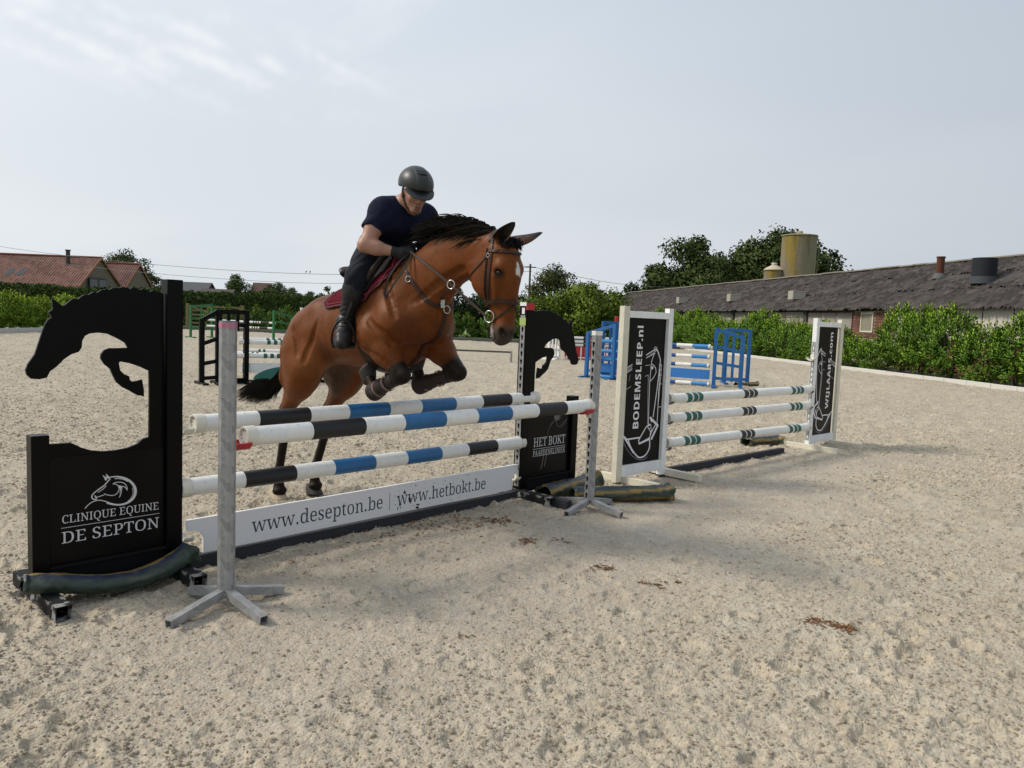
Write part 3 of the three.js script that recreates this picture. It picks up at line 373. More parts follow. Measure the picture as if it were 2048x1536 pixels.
{ // cups on the wings, caps and stickers of the right-hand one
  const cup = (o, x, y, m, mat = M1.cup) => { const g = cupGeo(0.055); g.translate(x + 0.035 * m, y, 0); const b = box(0.012, 0.085, 0.045, x + 0.005 * m, y - 0.01, 0, 0.003); part('pole_cup', [g, b], mat, o); };
  for (const [o, m] of [[wingS, 1], [wingB, -1]]) for (const y of [0.835, 0.481, 0.222]) cup(o, 0, y, m);
  part('red_cap', box(0.087, 0.058, 0.02, 0.0435, 1.602, 0.036, 0.002), M1.red, wingB); part('sticker', box(0.003, 0.03, 0.07, -0.0045, 1.62, 0, 0.0005), M1.white, wingB); part('sticker', box(0.003, 0.05, 0.03, -0.0045, 1.565, 0.004, 0.0005), M1.white, wingB); part('sticker', box(0.003, 0.062, 0.066, -0.0045, 1.478, 0, 0.0005), std({ color: lin(0xa9bd6a), roughness: 0.5 }), wingB);
}
// ---------------------------------------------------------------- galvanised uprights
function upright(label, pos, turn, m, feet) {            // m: side of the perforated face along x
  const o = thing('jump_upright', label, 'jump upright', pos, turn, 'galvanised steel uprights'), W = 0.078, k = 0.024, a = W / 2, prof = [[a, -a + k], [a, a - k], [a - k, a], [-a + k, a], [-a, a - k], [-a, -a + k], [-a + k, -a], [a - k, -a]];
  const walls = []; for (let i = 0; i < 8; i++) { const p = prof[i], q = prof[(i + 1) % 8]; const side = i === 0 ? 1 : i === 4 ? -1 : 0; if (side === m) continue; const g = new THREE.PlaneGeometry(1, 1), s = new THREE.Shape(); void g; void s; const mx = (p[0] + q[0]) / 2, mz = (p[1] + q[1]) / 2, len = Math.hypot(p[0] - q[0], p[1] - q[1]), w = box(len + 0.001, 1.345, 0.003, 0, 0, -0.0015, 0); { const uv = w.attributes.uv; for (let e = 0; e < uv.count; e++) uv.setX(e, uv.getX(e) + i * 0.37); } w.rotateY(Math.atan2(mx, mz)); w.translate(mx, 0.085 + 0.6725, mz); walls.push(w); }
  const sp = part('post', walls, M1.galv, o); void sp;
  const ks = keyStrip(1.43, 0.085, W - 2 * k + 0.004, 0.0665); ks.rotateY(Math.PI / 2 * m); ks.translate(m * (a - 0.0015), 0, 0); part('perforated_strip', ks, M1.galv, o);
  const top = extrude(prof.map(p => [p[0], p[1]]), 0.004, 0); top.rotateX(-Math.PI / 2); top.translate(0, 1.432, 0); part('top_plate', top, M1.steelDark, o);
  for (const [x, z] of feet) { const d = Math.hypot(x, z), e = V(x, 0.024, z), s = V(x / d * 0.03, 0.075, z / d * 0.03); part('foot', tubeBox(s, e, 0.042, 0.003), M1.galv, o); }
  return o;
}
const upL = upright('galvanised steel upright with pink tape in front of the large black wing', at(J1, -0.045, 0.07), J1.t, 1, [[-0.33, 0.10], [0.02, 0.34], [0.30, 0.03], [-0.06, -0.26]]);
{ const prof = (w, k) => { const a = w / 2; return [[a, -a + k], [a, a - k], [a - k, a], [-a + k, a], [-a, a - k], [-a, -a + k], [-a + k, -a], [a - k, -a]]; };
  const tape = (y0, h, mat, o, name) => { const g = extrude(prof(0.081, 0.025), h, 0); g.rotateX(-Math.PI / 2); g.translate(0, y0 + h / 2, 0); part(name, g, mat, o); };
  tape(1.398, 0.026, std({ color: lin(0xbb7590), roughness: 0.5, map: grime }), upL, 'pink_tape');
  const upR = upright('steel upright with keyholes and white tape in front of the HET BOKT wing', at(J1, 3.02, 0.02), J1.t, -1, [[-0.32, 0.03], [0.01, 0.31], [0.31, -0.02], [0.0, -0.32]]);
  tape(1.395, 0.034, M1.white, upR, 'white_tape');
  for (const [o, m] of [[upL, 1], [upR, -1]]) { const g = cupGeo(0.10); g.scale(1, 1.12, 1.15); g.translate(m * 0.09, 0.838, m > 0 ? -0.07 : -0.02); part('pole_cup', [g, box(0.03, 0.06, 0.03, m * 0.05, 0.80, m > 0 ? -0.07 : -0.02, 0.003)], M1.red, o); part('cup_plate', box(0.010, 0.11, 0.05, m * 0.046, 0.80, m > 0 ? -0.045 : -0.01, 0.003), M1.cup, o); }
}
// ---------------------------------------------------------------- poles and planks of the main jump
const bandsMain = [[0.38, PW], [0.73, PK], [1.02, PW], [1.355, PB], [1.64, PW], [1.972, PB], [2.255, PW], [2.58, PK], [2.915, PW]];
pole('front top pole of the main jump, white, black and blue, resting in red cups', bandsMain, 2.915, at(J1, 0.083, 0, 0.841), at(J1, 2.998, 0, 0.839), 0.05, 'blue, black and white poles');
pole('rear top pole of the main jump, blue and white, just under the forelegs', bandsMain, 2.915, at(J1, 0.08, -0.57, 0.838), at(J1, 2.99, -0.57, 0.848), 0.05, 'blue, black and white poles');
pole('lowest pole of the main jump, white, black and blue, above the white plank', bandsMain, 2.915, at(J1, 0.005, -0.57, 0.480), at(J1, 2.92, -0.57, 0.483), 0.05, 'blue, black and white poles').scale.x = 0.974;
{
  const o = thing('plank', 'white plank lettered www.desepton.be | www.hetbokt.be, splashed with mud', 'plank', at(J1, 0, -0.57), J1.t), sh = new THREE.Shape(); sh.moveTo(0.035, 0.292); sh.lineTo(2.805, 0.304); sh.lineTo(2.805, 0.238); sh.quadraticCurveTo(2.735, 0.228, 2.735, 0.17); sh.lineTo(2.735, 0.098); sh.lineTo(0.135, 0.086); sh.lineTo(0.135, 0.165); sh.quadraticCurveTo(0.13, 0.222, 0.07, 0.226); sh.lineTo(0.035, 0.228); sh.closePath();
  const g = new THREE.ExtrudeGeometry(sh, { depth: 0.020, bevelEnabled: true, bevelThickness: 0.0015, bevelSize: 0.0015, bevelOffset: -0.0015, bevelSegments: 1, curveSegments: 6 }); g.translate(0, 0, -0.01); const uv = g.attributes.uv, p = g.attributes.position; for (let i = 0; i < uv.count; i++) uv.setXY(i, (p.getX(i) - 0.035) / 2.77, (p.getY(i) - 0.086) / 0.218);
  const m = new THREE.Mesh(g, [printMat(plankTex, 0.5), M1.white]); m.name = 'board'; m.castShadow = m.receiveShadow = true; o.add(m);
  const rl = thing('ground_rail', 'black ground rail under the white lettered plank', 'ground rail', at(J1, 0, -0.60), J1.t); part('rail', box(2.86, 0.075, 0.06, 1.42, 0.035, 0, 0.006), M1.rail, rl);
  const r2 = thing('ground_rail', 'short black base rail lying at the foot of the HET BOKT wing', 'ground rail', at(J1, 2.90, -0.70), J1.t - Math.PI / 2); part('rail', box(0.66, 0.075, 0.06, 0.29, 0.036, 0, 0.006), M1.rail, r2);
  const wp = thing('ground_board', 'white board lying on the sand beneath the large black wing', 'board', at(J1, -0.3, -0.62), J1.t); part('board', box(0.42, 0.075, 0.018, 0, 0.045, 0, 0.003), M1.cream, wp);
}
// ---------------------------------------------------------------- sandbags
function sandbag(label, pts, R, seed, pos, turn) {       // tied tube of tarpaulin, green with blue and yellow stripes
  const o = thing('sandbag', label, 'sandbag', pos, turn, 'sandbags weighting the jump wings'), c = new THREE.CatmullRomCurve3(pts.map(p => V(...p))), NU = 90, NV = 32, P = [], C = [], I = [], r = rng(seed), ph = r() * 6;
  const cols = [[0.028, 0.050, 0.036], [0.030, 0.046, 0.034], [0.020, 0.028, 0.062], [0.25, 0.155, 0.028], [0.036, 0.058, 0.042], [0.060, 0.066, 0.040]];
  for (let i = 0; i <= NU; i++) { const t = i / NU, p = c.getPoint(t), tg = c.getTangent(t), sd = V(0, 1, 0).cross(tg).normalize(), up = tg.clone().cross(sd), e = Math.min(1, Math.min(t / 0.07, (1 - t) / 0.09)), prof = 0.28 + 0.72 * Math.sqrt(clamp(e) * (2 - clamp(e))), frill = (t < 0.045 ? (0.045 - t) * 18 : 0) + (t > 0.94 ? (t - 0.94) * 24 : 0);
    for (let j = 0; j <= NV; j++) { const a = j / NV * 2 * Math.PI, wr = 0.11 * fbm(Math.cos(a) * 1.6 + t * 9, Math.sin(a) * 1.6 + ph, t * 5 + seed, 3) + 0.05 * vnoise(t * 34, Math.cos(a) * 3 + ph, Math.sin(a) * 3) + 0.025 * Math.sin(a * 5 + ph + t * 4), k = R * (prof + wr + frill * (0.6 + 0.6 * vnoise(a * 2, ph, 1.5))); let x = Math.cos(a) * k * 1.22, y = Math.sin(a) * k * 0.82; const q = p.clone().addScaledVector(sd, x).addScaledVector(up, y); if (q.y < 0.008) q.y = 0.008 + 0.004 * vnoise(a * 3, t * 20, 2); P.push(q.x, q.y, q.z); const aa = a + 0.3 * Math.sin(t * 3 + ph) + 0.12 * vnoise(t * 12, ph, 3.3), st = aa < 1.0 ? 4 : aa < 1.45 ? 3 : aa < 1.95 ? 2 : aa < 3.6 ? (seed === 1 ? 0 : aa < 2.3 ? 4 : aa < 2.75 ? 3 : aa < 3.3 ? 0 : 5) : aa < 4.3 ? (seed === 1 ? 1 : 3) : 0, cc = cols[st], v = 0.85 + 0.4 * fbm(t * 22, a * 2, seed, 3), dust = smooth(0.15, 0.6, fbm(t * 14, a * 3, seed + 4, 3)) * 0.35 ; C.push(mix(cc[0] * v, 0.26, dust * 0.5), mix(cc[1] * v, 0.23, dust * 0.5), mix(cc[2] * v, 0.18, dust * 0.5)); } }
  const W = NV + 1; for (let i = 0; i < NU; i++) for (let j = 0; j < NV; j++) { const a = i * W + j; I.push(a, a + W, a + 1, a + 1, a + W, a + W + 1); }
  const g = new THREE.BufferGeometry(); g.setAttribute('position', new THREE.BufferAttribute(new Float32Array(P), 3)); g.setAttribute('color', new THREE.BufferAttribute(new Float32Array(C), 3)); g.setIndex(I); g.computeVertexNormals(); part('bag', g, phys({ vertexColors: true, roughness: 0.5, side: THREE.DoubleSide }), o);
  const p = c.getPoint(0.94); const tie = new THREE.TorusGeometry(R * 0.62, 0.006, 6, 18); tie.lookAt(c.getTangent(0.94)); tie.translate(p.x, Math.max(p.y, 0.03), p.z); part('tie', tie, std({ color: lin(0x8d7b3a), roughness: 0.8 }), o); return o;
}
sandbag('green sandbag lying across the foot of the large black wing', [[-0.80, 0.14, 0.10], [-0.68, 0.125, 0.12], [-0.5, 0.085, 0.15], [-0.3, 0.07, 0.16], [-0.12, 0.10, 0.14], [0.0, 0.14, 0.11]], 0.057, 1, at(J1, 0, -0.57), J1.t);
sandbag('yellow striped sandbag behind the large black wing', [[-0.62, 0.06, -0.20], [-0.4, 0.06, -0.24], [-0.1, 0.06, -0.22]], 0.07, 3, at(J1, 0, -0.57), J1.t);
sandbag('green sandbag against the foot of the HET BOKT wing', [[2.95, 0.07, -0.40], [3.2, 0.068, -0.43], [3.5, 0.068, -0.44], [3.72, 0.075, -0.47]], 0.078, 4, at(J1, 0, 0), J1.t);
sandbag('green and yellow sandbag lying between the perforated upright and the BODEMSLEEP wing', [[3.12, 0.07, -0.24], [3.35, 0.066, -0.10], [3.62, 0.066, 0.08], [3.86, 0.066, 0.24]], 0.074, 2, at(J1, 0, 0), J1.t);
// ---------------------------------------------------------------- white jump with the crane boards
function whiteWing(label, tx, pos, turn, m) {
  const o = thing('jump_wing', label, 'jump wing', pos, turn, 'white framed jump wings'), w = 0.72, H = 1.655, X = x => m > 0 ? x : w - x;
  const bd = extrude([[0.06, 0.165], [w - 0.06, 0.165], [w - 0.06, 1.56], [0.06, 1.56]], 0.012, 0); bd.translate(0, 0, -0.012); const uv = bd.attributes.uv, p = bd.attributes.position; for (let i = 0; i < uv.count; i++) uv.setXY(i, (p.getX(i) - 0.07) / 0.58, (p.getY(i) - 0.165) / 1.395); part('sign_board', bd, printMat(tx, 0.33), o);
  part('post', box(0.082, H - 0.02, 0.058, X(0.0), 0.02 + (H - 0.02) / 2, 0, 0.003), M1.cream, o); part('post', box(0.072, H - 0.02, 0.058, X(w - 0.036), 0.02 + (H - 0.02) / 2, 0, 0.003), M1.white, o);
  part('top_rail', box(w - 0.114, 0.062, 0.05, X(0.345), 1.583, 0, 0.003), M1.white, o); part('bottom_rail', box(w - 0.114, 0.10, 0.05, X(0.345), 0.118, 0, 0.003), M1.white, o);
  for (const x of [0.074, w - 0.036 + 0.07]) part('foot', box(0.062, 0.066, 0.66, X(x), 0.040, 0.09, 0.003), M1.cream, o);
  const ks = keyStrip(1.36, 0.12, 0.045, 0.066); ks.rotateY(Math.PI / 2 * m); ks.translate(X(w + 0.0025), 0, 0); part('perforated_strip', ks, M1.galv, o);
  for (const y of [0.765, 0.566, 0.305]) { const g = cupGeo(0.05); g.translate(X(w + 0.032), y, 0); part('pole_cup', [g, box(0.01, 0.07, 0.04, X(w + 0.007), y - 0.005, 0, 0.002)], M1.steelDark, o); }
  return o;
}
whiteWing('white framed wing with black BODEMSLEEP.nl board and crane drawing', rigTex('BODEMSLEEP.nl', false), at(J2, 0, 0), J2.t, 1);
const wj = whiteWing('white framed wing with black WIJLAARS.com board, beside the laurel shrubs', rigTex('WIJLAARS.com', true), at(J2, 3.75, 0), J2.t, -1);
{ const g = cupGeo(0.06); g.translate(-0.04, 1.18, 0); part('pole_cup', [g, box(0.02, 0.06, 0.045, -0.012, 1.17, 0, 0.002)], M1.cup, wj, 'empty white pole cup'); }
const bands2 = [[0.27, PW], [0.352, PG], [0.378, PW], [0.456, PG], [0.47, PW], [0.548, PG], [1.36, PW], [1.452, PK], [1.468, PW], [1.55, PK], [1.566, PW], [1.638, PK], [2.45, PW], [2.532, PG], [2.57, PW], [2.642, PG], [2.66, PW], [2.738, PG], [3.0, PW]];
for (const [y0, y1, n] of [[0.768, 0.763, 'top'], [0.572, 0.563, 'middle'], [0.325, 0.285, 'lowest']]) pole(`${n} white pole with green and black rings between the two crane board wings`, bands2, 3.0, at(J2, 0.745, 0, y0), at(J2, 3.745, 0, y1), 0.05, 'white poles with green and black rings');
{ const rl = thing('ground_rail', 'long dark rail lying on the sand under the white ringed poles', 'ground rail', at(J2, 0.7, -0.02), J2.t); part('rail', box(2.5, 0.07, 0.06, 1.22, 0.034, 0, 0.006), M1.rail, rl); sandbag('faded sandbag behind the WIJLAARS.com wing', [[-0.5, 0.06, -0.55], [-0.2, 0.06, -0.5], [0.05, 0.06, -0.4]], 0.07, 6, at(J2, 3.72, 0), J2.t); }
// ---------------------------------------------------------------- foliage helpers
function leaves(list) {                                   // list of [x, y, z, nx, ny, nz, dx, dy, dz, len, wid, r, g, b]: pointed leaf folded along its midrib
  const n = list.length, P = new Float32Array(n * 12), C = new Float32Array(n * 12), N = new Float32Array(n * 12), I = new Uint32Array(n * 6);
  list.forEach((q, i) => { const [x, y, z, nx, ny, nz, dx, dy, dz, L, w, r, g, b] = q; let sx = dy * nz - dz * ny, sy = dz * nx - dx * nz, sz = dx * ny - dy * nx; const l = Math.hypot(sx, sy, sz) || 1; sx /= l; sy /= l; sz /= l; const o = i * 12, f = w * 0.35;
    const v = [[0, 0, 0], [L * 0.5, w / 2, f], [L * 0.5, -w / 2, f], [L, 0, -f * 0.4]]; for (let k = 0; k < 4; k++) { const [a, c, e] = v[k]; P[o + k * 3] = x + dx * a + sx * c + nx * e; P[o + k * 3 + 1] = y + dy * a + sy * c + ny * e; P[o + k * 3 + 2] = z + dz * a + sz * c + nz * e; const t = k === 1 ? -0.35 : k === 2 ? 0.35 : 0; N[o + k * 3] = nx + sx * t; N[o + k * 3 + 1] = ny + sy * t; N[o + k * 3 + 2] = nz + sz * t; C[o + k * 3] = r; C[o + k * 3 + 1] = g; C[o + k * 3 + 2] = b; }
    const a = i * 4; I.set([a, a + 1, a + 3, a, a + 3, a + 2], i * 6); });
  const g = new THREE.BufferGeometry(); g.setAttribute('position', new THREE.BufferAttribute(P, 3)); g.setAttribute('normal', new THREE.BufferAttribute(N, 3)); g.setAttribute('color', new THREE.BufferAttribute(C, 3)); g.setIndex(new THREE.BufferAttribute(I, 1)); return g;
}
const leafMat = phys({ vertexColors: true, roughness: 0.8, specularIntensity: 0.2, side: THREE.DoubleSide }), glossLeaf = phys({ vertexColors: true, roughness: 0.55, specularIntensity: 0.35, side: THREE.DoubleSide });
const bark = std({ color: lin(0x4a4138), roughness: 0.95, bumpMap: sandTex.bump, bumpScale: 0.02 });
const unit = r => { const z = r() * 2 - 1, a = r() * 6.2832, s = Math.sqrt(1 - z * z); return [s * Math.cos(a), z, s * Math.sin(a)]; };
const nrm = v => { const l = Math.hypot(...v) || 1; return [v[0] / l, v[1] / l, v[2] / l]; };
function laurelLeaves(seed, w, h, d, shoots, base = [0.078, 0.160, 0.013], young = [0.30, 0.44, 0.030]) {
  const r = rng(seed), out = [], ph = r() * 9;
  for (let i = 0; i < shoots; i++) {
    const u = unit(r), q = 0.55 + 0.45 * Math.pow(r(), 0.5), lump = 0.86 + 0.22 * vnoise(u[0] * 2.3 + ph, u[1] * 2.3, u[2] * 2.3);
    let x = u[0] * w / 2 * q * lump, z = u[2] * d / 2 * q * lump, y = h * (0.47 + u[1] * 0.5 * q * lump); if (y < 0.08) y = 0.08 + r() * 0.2; const top = smooth(0.45, 0.95, y / h) * smooth(0.6, 1, q);
    const dir = nrm([u[0] * 0.75 + (r() - 0.5) * 0.5, 0.55 + u[1] * 0.6 + top * 0.6 + (r() - 0.3) * 0.3, u[2] * 0.75 + (r() - 0.5) * 0.5]), L = 0.16 + 0.14 * r() + 0.14 * top * r(), n = 6 + Math.floor(r() * 4), side = nrm([dir[1], -dir[0] + 0.1, dir[2] * 0.3 + 0.2]), up2 = [dir[1] * side[2] - dir[2] * side[1], dir[2] * side[0] - dir[0] * side[2], dir[0] * side[1] - dir[1] * side[0]], yg = clamp((r() * 0.7 + top * 0.6) * smooth(0.7, 1, q) - 0.2);
    for (let k = 0; k < n; k++) { const t = (k + 0.4) / n, a = k * 2.4 + i, ca = Math.cos(a), sa = Math.sin(a), o = nrm([side[0] * ca + up2[0] * sa, side[1] * ca + up2[1] * sa, side[2] * ca + up2[2] * sa]), ld = nrm([o[0] * (1.0 - t * 0.5) + dir[0] * (0.45 + t * 0.8), o[1] * (1.0 - t * 0.5) + dir[1] * (0.45 + t * 0.8) - 0.1, o[2] * (1.0 - t * 0.5) + dir[2] * (0.45 + t * 0.8)]), ln = nrm([dir[0] - o[0] * 0.5 + (r() - 0.5) * 0.5, dir[1] - o[1] * 0.5 + 0.25, dir[2] - o[2] * 0.5 + (r() - 0.5) * 0.5]), v = 0.75 + 0.5 * r(), m = clamp(yg * (0.5 + 0.7 * t));
      out.push([x + dir[0] * L * t, y + dir[1] * L * t, z + dir[2] * L * t, ...ln, ...ld, 0.105 + 0.06 * r(), 0.042 + 0.014 * r(), mix(base[0], young[0], m) * v, mix(base[1], young[1], m) * v, mix(base[2], young[2], m) * v]); }
  }
  return leaves(out);
}
function stems(seed, w, h) { const r = rng(seed), l = []; for (let i = 0; i < 7; i++) { const a = r() * 6.28, e = [Math.cos(a) * w * 0.3 * r(), h * (0.6 + 0.3 * r()), Math.sin(a) * w * 0.3 * r()]; l.push(tube([[e[0] * 0.15, 0, e[2] * 0.15], [e[0] * 0.5, e[1] * 0.5, e[2] * 0.5], e], 0.014, 5, 2)); } return merge(l); }
const ord = n => n + (n % 10 === 1 && n !== 11 ? 'st' : n % 10 === 2 && n !== 12 ? 'nd' : n % 10 === 3 && n !== 13 ? 'rd' : 'th');
{ // laurels beside the barn
  const kinds = [[1, 1.75, 1.85, 1.45, 470], [2, 1.9, 2.1, 1.5, 560], [3, 1.6, 1.6, 1.4, 380], [4, 1.8, 1.95, 1.5, 500]].map(([s, w, h, d, n]) => [laurelLeaves(100 + s, w, h, d, n), stems(200 + s, w, h)]), r = rng(301);
  let k = 0; for (let t = -6.5; t < 44; t += 1.22 + 0.25 * r()) {
    k++; const [g, st] = kinds[Math.floor(r() * 4)], z = -21.82 - t * 0.99, x = curbX(z) + 0.98 + 0.2 * r(), o = thing('laurel_shrub', `${ord(k)} laurel shrub in the row by the barn, counted from the right`, 'shrub', [x, 0, z], r() * 6.28, 'laurel shrubs along the barn'), s = 0.90 + 0.24 * r(); o.scale.set(s, s * (t > 8.5 && t < 11 ? 0.74 : 1.02 + 0.25 * r()), s); part('foliage', g, glossLeaf, o); part('stem', st, bark, o);
  }
  // bright laurels along the left edge
  k = 0; const yel = [[1, 1.9, 1.55, 1.5, 520], [2, 1.8, 1.65, 1.5, 520]].map(([s, w, h, d, n]) => [laurelLeaves(140 + s, w, h, d, n, [0.15, 0.25, 0.02], [0.38, 0.46, 0.045]), stems(240 + s, w, h)]);
  for (let z = -22; z > -47; z -= 1.3) { k++; const [g, st] = yel[k % 2], o = thing('laurel_shrub', `bright laurel shrub in the left hedge, ${ord(k)} from the near end`, 'shrub', [-23.3 + 0.2 * r(), 0, z], r() * 6.28, 'bright laurel shrubs at the left'); const s = 0.9 + 0.15 * r(); o.scale.set(s, s, s); part('foliage', g, glossLeaf, o); part('stem', st, bark, o); }
  // young plants at the far end
  const yg = [laurelLeaves(161, 1.0, 1.25, 0.9, 130, [0.06, 0.13, 0.016], [0.19, 0.26, 0.03]), laurelLeaves(162, 0.85, 1.5, 0.8, 120, [0.07, 0.14, 0.016], [0.23, 0.29, 0.035])], ys = stems(260, 0.6, 1.2); k = 0;
  for (const [x, s] of [[-4.6, 1], [-3.9, 1.1], [-3.0, 0.95], [-1.6, 1.15], [-0.4, 1], [0.9, 1.1], [2.0, 1.0], [3.1, 1.0]]) { k++; const o = thing('laurel_shrub', `young laurel plant by the far edging near the horse, ${ord(k)} from left`, 'shrub', [x, 0, -49.6], k * 2.1, 'young laurels at the far end'); o.scale.setScalar(s * 1.15); part('foliage', yg[k % 2], glossLeaf, o); part('stem', ys, bark, o); }
  k = 0; for (let x = -19.5; x < -12; x += 0.95) { k++; const o = thing('laurel_shrub', `yellow-green young laurel behind the green jump, ${ord(k)} from the left`, 'shrub', [x, 0, -49.9], k * 1.7, 'young laurels behind the green jump'); o.scale.setScalar(0.95 + 0.2 * r()); part('foliage', yg[1 - k % 2], glossLeaf, o); part('stem', ys, bark, o); }
}
// ---------------------------------------------------------------- trees
function treeGeo(seed, H, W, { trunk = 0.25, n = 9000, size = 0.3, base = [0.030, 0.050, 0.014], low = 0.25, clumps = 34, open = 0.5, up = 1 } = {}) {
  const r = rng(seed), cl = [], limbs = [], th = H * trunk; const tk = new THREE.CatmullRomCurve3([V(0, 0, 0), V((r() - 0.5) * 0.3, th * 0.6, (r() - 0.5) * 0.3), V((r() - 0.5) * 0.5, th, (r() - 0.5) * 0.4), V((r() - 0.5) * W * 0.06, H * 0.75, (r() - 0.5) * W * 0.06)]);
  const tr = new THREE.TubeGeometry(tk, 12, H * 0.026, 8); { const p = tr.attributes.position, q = V(0, 0, 0); for (let i = 0; i < p.count; i++) { q.fromBufferAttribute(p, i); const t = clamp(q.y / (H * 0.75)), c = tk.getPoint(t); const f = 1.25 - 1.05 * t; p.setXYZ(i, c.x + (q.x - c.x) * f, q.y, c.z + (q.z - c.z) * f); } tr.computeVertexNormals(); }
  for (let i = 0; i < clumps; i++) { const u = unit(r), q = Math.pow(r(), 0.4), y = mix(H * low, H * 0.95, 0.5 + u[1] * 0.5 * q), lev = (y / H - low) / (1 - low), rad = W / 2 * Math.pow(clamp(Math.sin(Math.PI * clamp(0.08 + lev * 0.9, 0, 1))), 0.6 * up) * 0.86; const c = [u[0] * rad * q, y - W * 0.04, u[2] * rad * q]; cl.push([c, W * (0.095 + 0.085 * r())]); if (i % 2 === 0) { const b = tk.getPoint(clamp(0.45 + 0.5 * lev)); limbs.push(tube([[b.x, b.y - 0.2, b.z], [mix(b.x, c[0], 0.5), mix(b.y, c[1], 0.45) - 0.1, mix(b.z, c[2], 0.5)], c], H * 0.0065, 5, 2)); } }
  const out = []; for (let i = 0; i < n; i++) { const [c, R] = cl[Math.floor(r() * cl.length)], u = unit(r), q = 0.35 + 0.65 * Math.pow(r(), 0.45), j = 1 + 0.35 * vnoise(u[0] * 3 + c[0], u[1] * 3 + c[1], u[2] * 3 + c[2]), x = c[0] + u[0] * R * q * j * 1.15, y = c[1] + u[1] * R * q * j * 0.85, z = c[2] + u[2] * R * q * j * 1.15, nn = nrm([u[0] + (r() - 0.5), u[1] + 0.5 + (r() - 0.5), u[2] + (r() - 0.5)]), d = nrm([r() - 0.5, r() - 0.7, r() - 0.5]), v = 0.6 + 0.8 * r(), yy = r() * 0.4; out.push([x, y, z, ...nn, ...d, size * (0.6 + 0.8 * r()), size * (0.45 + 0.4 * r()), base[0] * v * (1 + yy), base[1] * v * (1 + yy * 0.4), base[2] * v]); }
  return { wood: merge([plain(tr), ...limbs]), crown: leaves(out) };
}
function tree(name, label, g, x, z, sc = 1, turn = 0, group) { const o = thing(name, label, 'tree', [x, -0.05, z], turn, group); o.scale.setScalar(sc); part('trunk', g.wood, bark, o); part('crown', g.crown, leafMat, o); return o; }
{
  const oak = treeGeo(1, 12.5, 11, { n: 24000, size: 0.42, clumps: 60, low: 0.14, base: [0.050, 0.078, 0.024] }), oak2 = treeGeo(2, 14.5, 16, { n: 32000, size: 0.46, clumps: 76, low: 0.15, base: [0.048, 0.074, 0.023] }), loose = treeGeo(3, 9, 7.4, { n: 4600, size: 0.34, clumps: 22, low: 0.35, open: 1, base: [0.062, 0.080, 0.034] }), round = treeGeo(4, 7.5, 6, { n: 7000, size: 0.3, clumps: 26, low: 0.12, base: [0.056, 0.088, 0.030] }), bush = treeGeo(5, 4.8, 6.6, { n: 12000, size: 0.2, clumps: 40, low: 0.05, trunk: 0.1, base: [0.095, 0.150, 0.024], up: 0.5 }), dark = treeGeo(6, 4.6, 4.0, { n: 9000, size: 0.2, clumps: 34, low: 0.02, trunk: 0.1, base: [0.026, 0.046, 0.017], up: 0.6 }), sap = treeGeo(7, 4.3, 1.5, { n: 700, size: 0.2, clumps: 14, low: 0.2, base: [0.05, 0.085, 0.02] });
  tree('oak_tree', 'tall dark oak behind the barn, left of the silos', oak, 20.2, -90, 1.0, 0.6); tree('oak_tree', 'broad dark oak behind the large silo', oak2, 32.6, -95, 1.0, 1.9);
  tree('oak_tree', 'mid-sized green tree in front of the left oak, behind the barn roof', round, 19.0, -80, 0.98, 2); tree('oak_tree', 'dark tree between the big green bush and the barn end', dark, 15.6, -97, 1.75, 1);
  tree('oak_tree', 'oak filling the gap between the two big oaks behind the small silo', oak, 27.2, -97, 0.82, 3);
  tree('poplar_tree', 'pale loose tree right of the utility pole', loose, 4.6, -100, 0.98, 0.4); tree('poplar_tree', 'small pale tree right of the loose tree behind the green bush', loose, 9.8, -98, 0.72, 2.2); tree('poplar_tree', 'thin-crowned tree far behind the bush, nearest the barn', round, 13.5, -105, 0.75, 0.2);
  tree('bush', 'large bright green bush left of the barn end', bush, 4.9, -55, 1.0, 0.3); tree('bush', 'rounded green bush beside the utility pole', bush, 1.6, -56, 0.78, 2.6); tree('bush', 'low green bush touching the end of the barn', bush, 7.0, -58, 0.72, 1.2);
  let k = 0; for (const [x, z, s] of [[-13.5, -62, 0.80], [-10.6, -62, 0.84], [-7.6, -61, 0.9], [-4.9, -59, 1.0], [-2.4, -60, 0.95], [-0.2, -61, 0.9]]) { k++; tree('evergreen_tree', `dark evergreen behind the horse, ${ord(k)} from the left`, dark, x, z, s, k, 'dark evergreens behind the horse'); }
  tree('oak_tree', 'loose-crowned oak behind the second tiled house', loose, -54.2, -107, 1.0, 1.3); tree('oak_tree', 'low branch-laden oak to the right of the second tiled house', loose, -51.0, -108, 0.7, 3);
  tree('round_tree', 'round tree standing above the dark hedge in the middle distance', round, -47.2, -130, 1.0, 1); tree('round_tree', 'wide low tree right of the round tree above the hedge', round, -40.8, -132, 0.86, 2.5); tree('round_tree', 'small tree beside the white-gabled far house', round, -43.6, -138, 0.82, 4); tree('round_tree', 'low dark tree above the hedge near the sapling', round, -37.5, -130, 0.74, 0.5); tree('round_tree', 'last low tree above the hedge before the horse', round, -33.6, -128, 0.66, 5); tree('round_tree', 'pale small tree far behind the hedge', loose, -55, -150, 0.62, 5); tree('round_tree', 'thin pale tree behind the grey roofs', loose, -60, -150, 0.6, 2);
  tree('sapling', 'slender sapling rising above the dark hedge behind the saddle', sap, -14.8, -61, 1.05, 0.5); tree('sapling', 'thin short sapling just right of the taller one', sap, -13.6, -61, 0.85, 2.5);
}
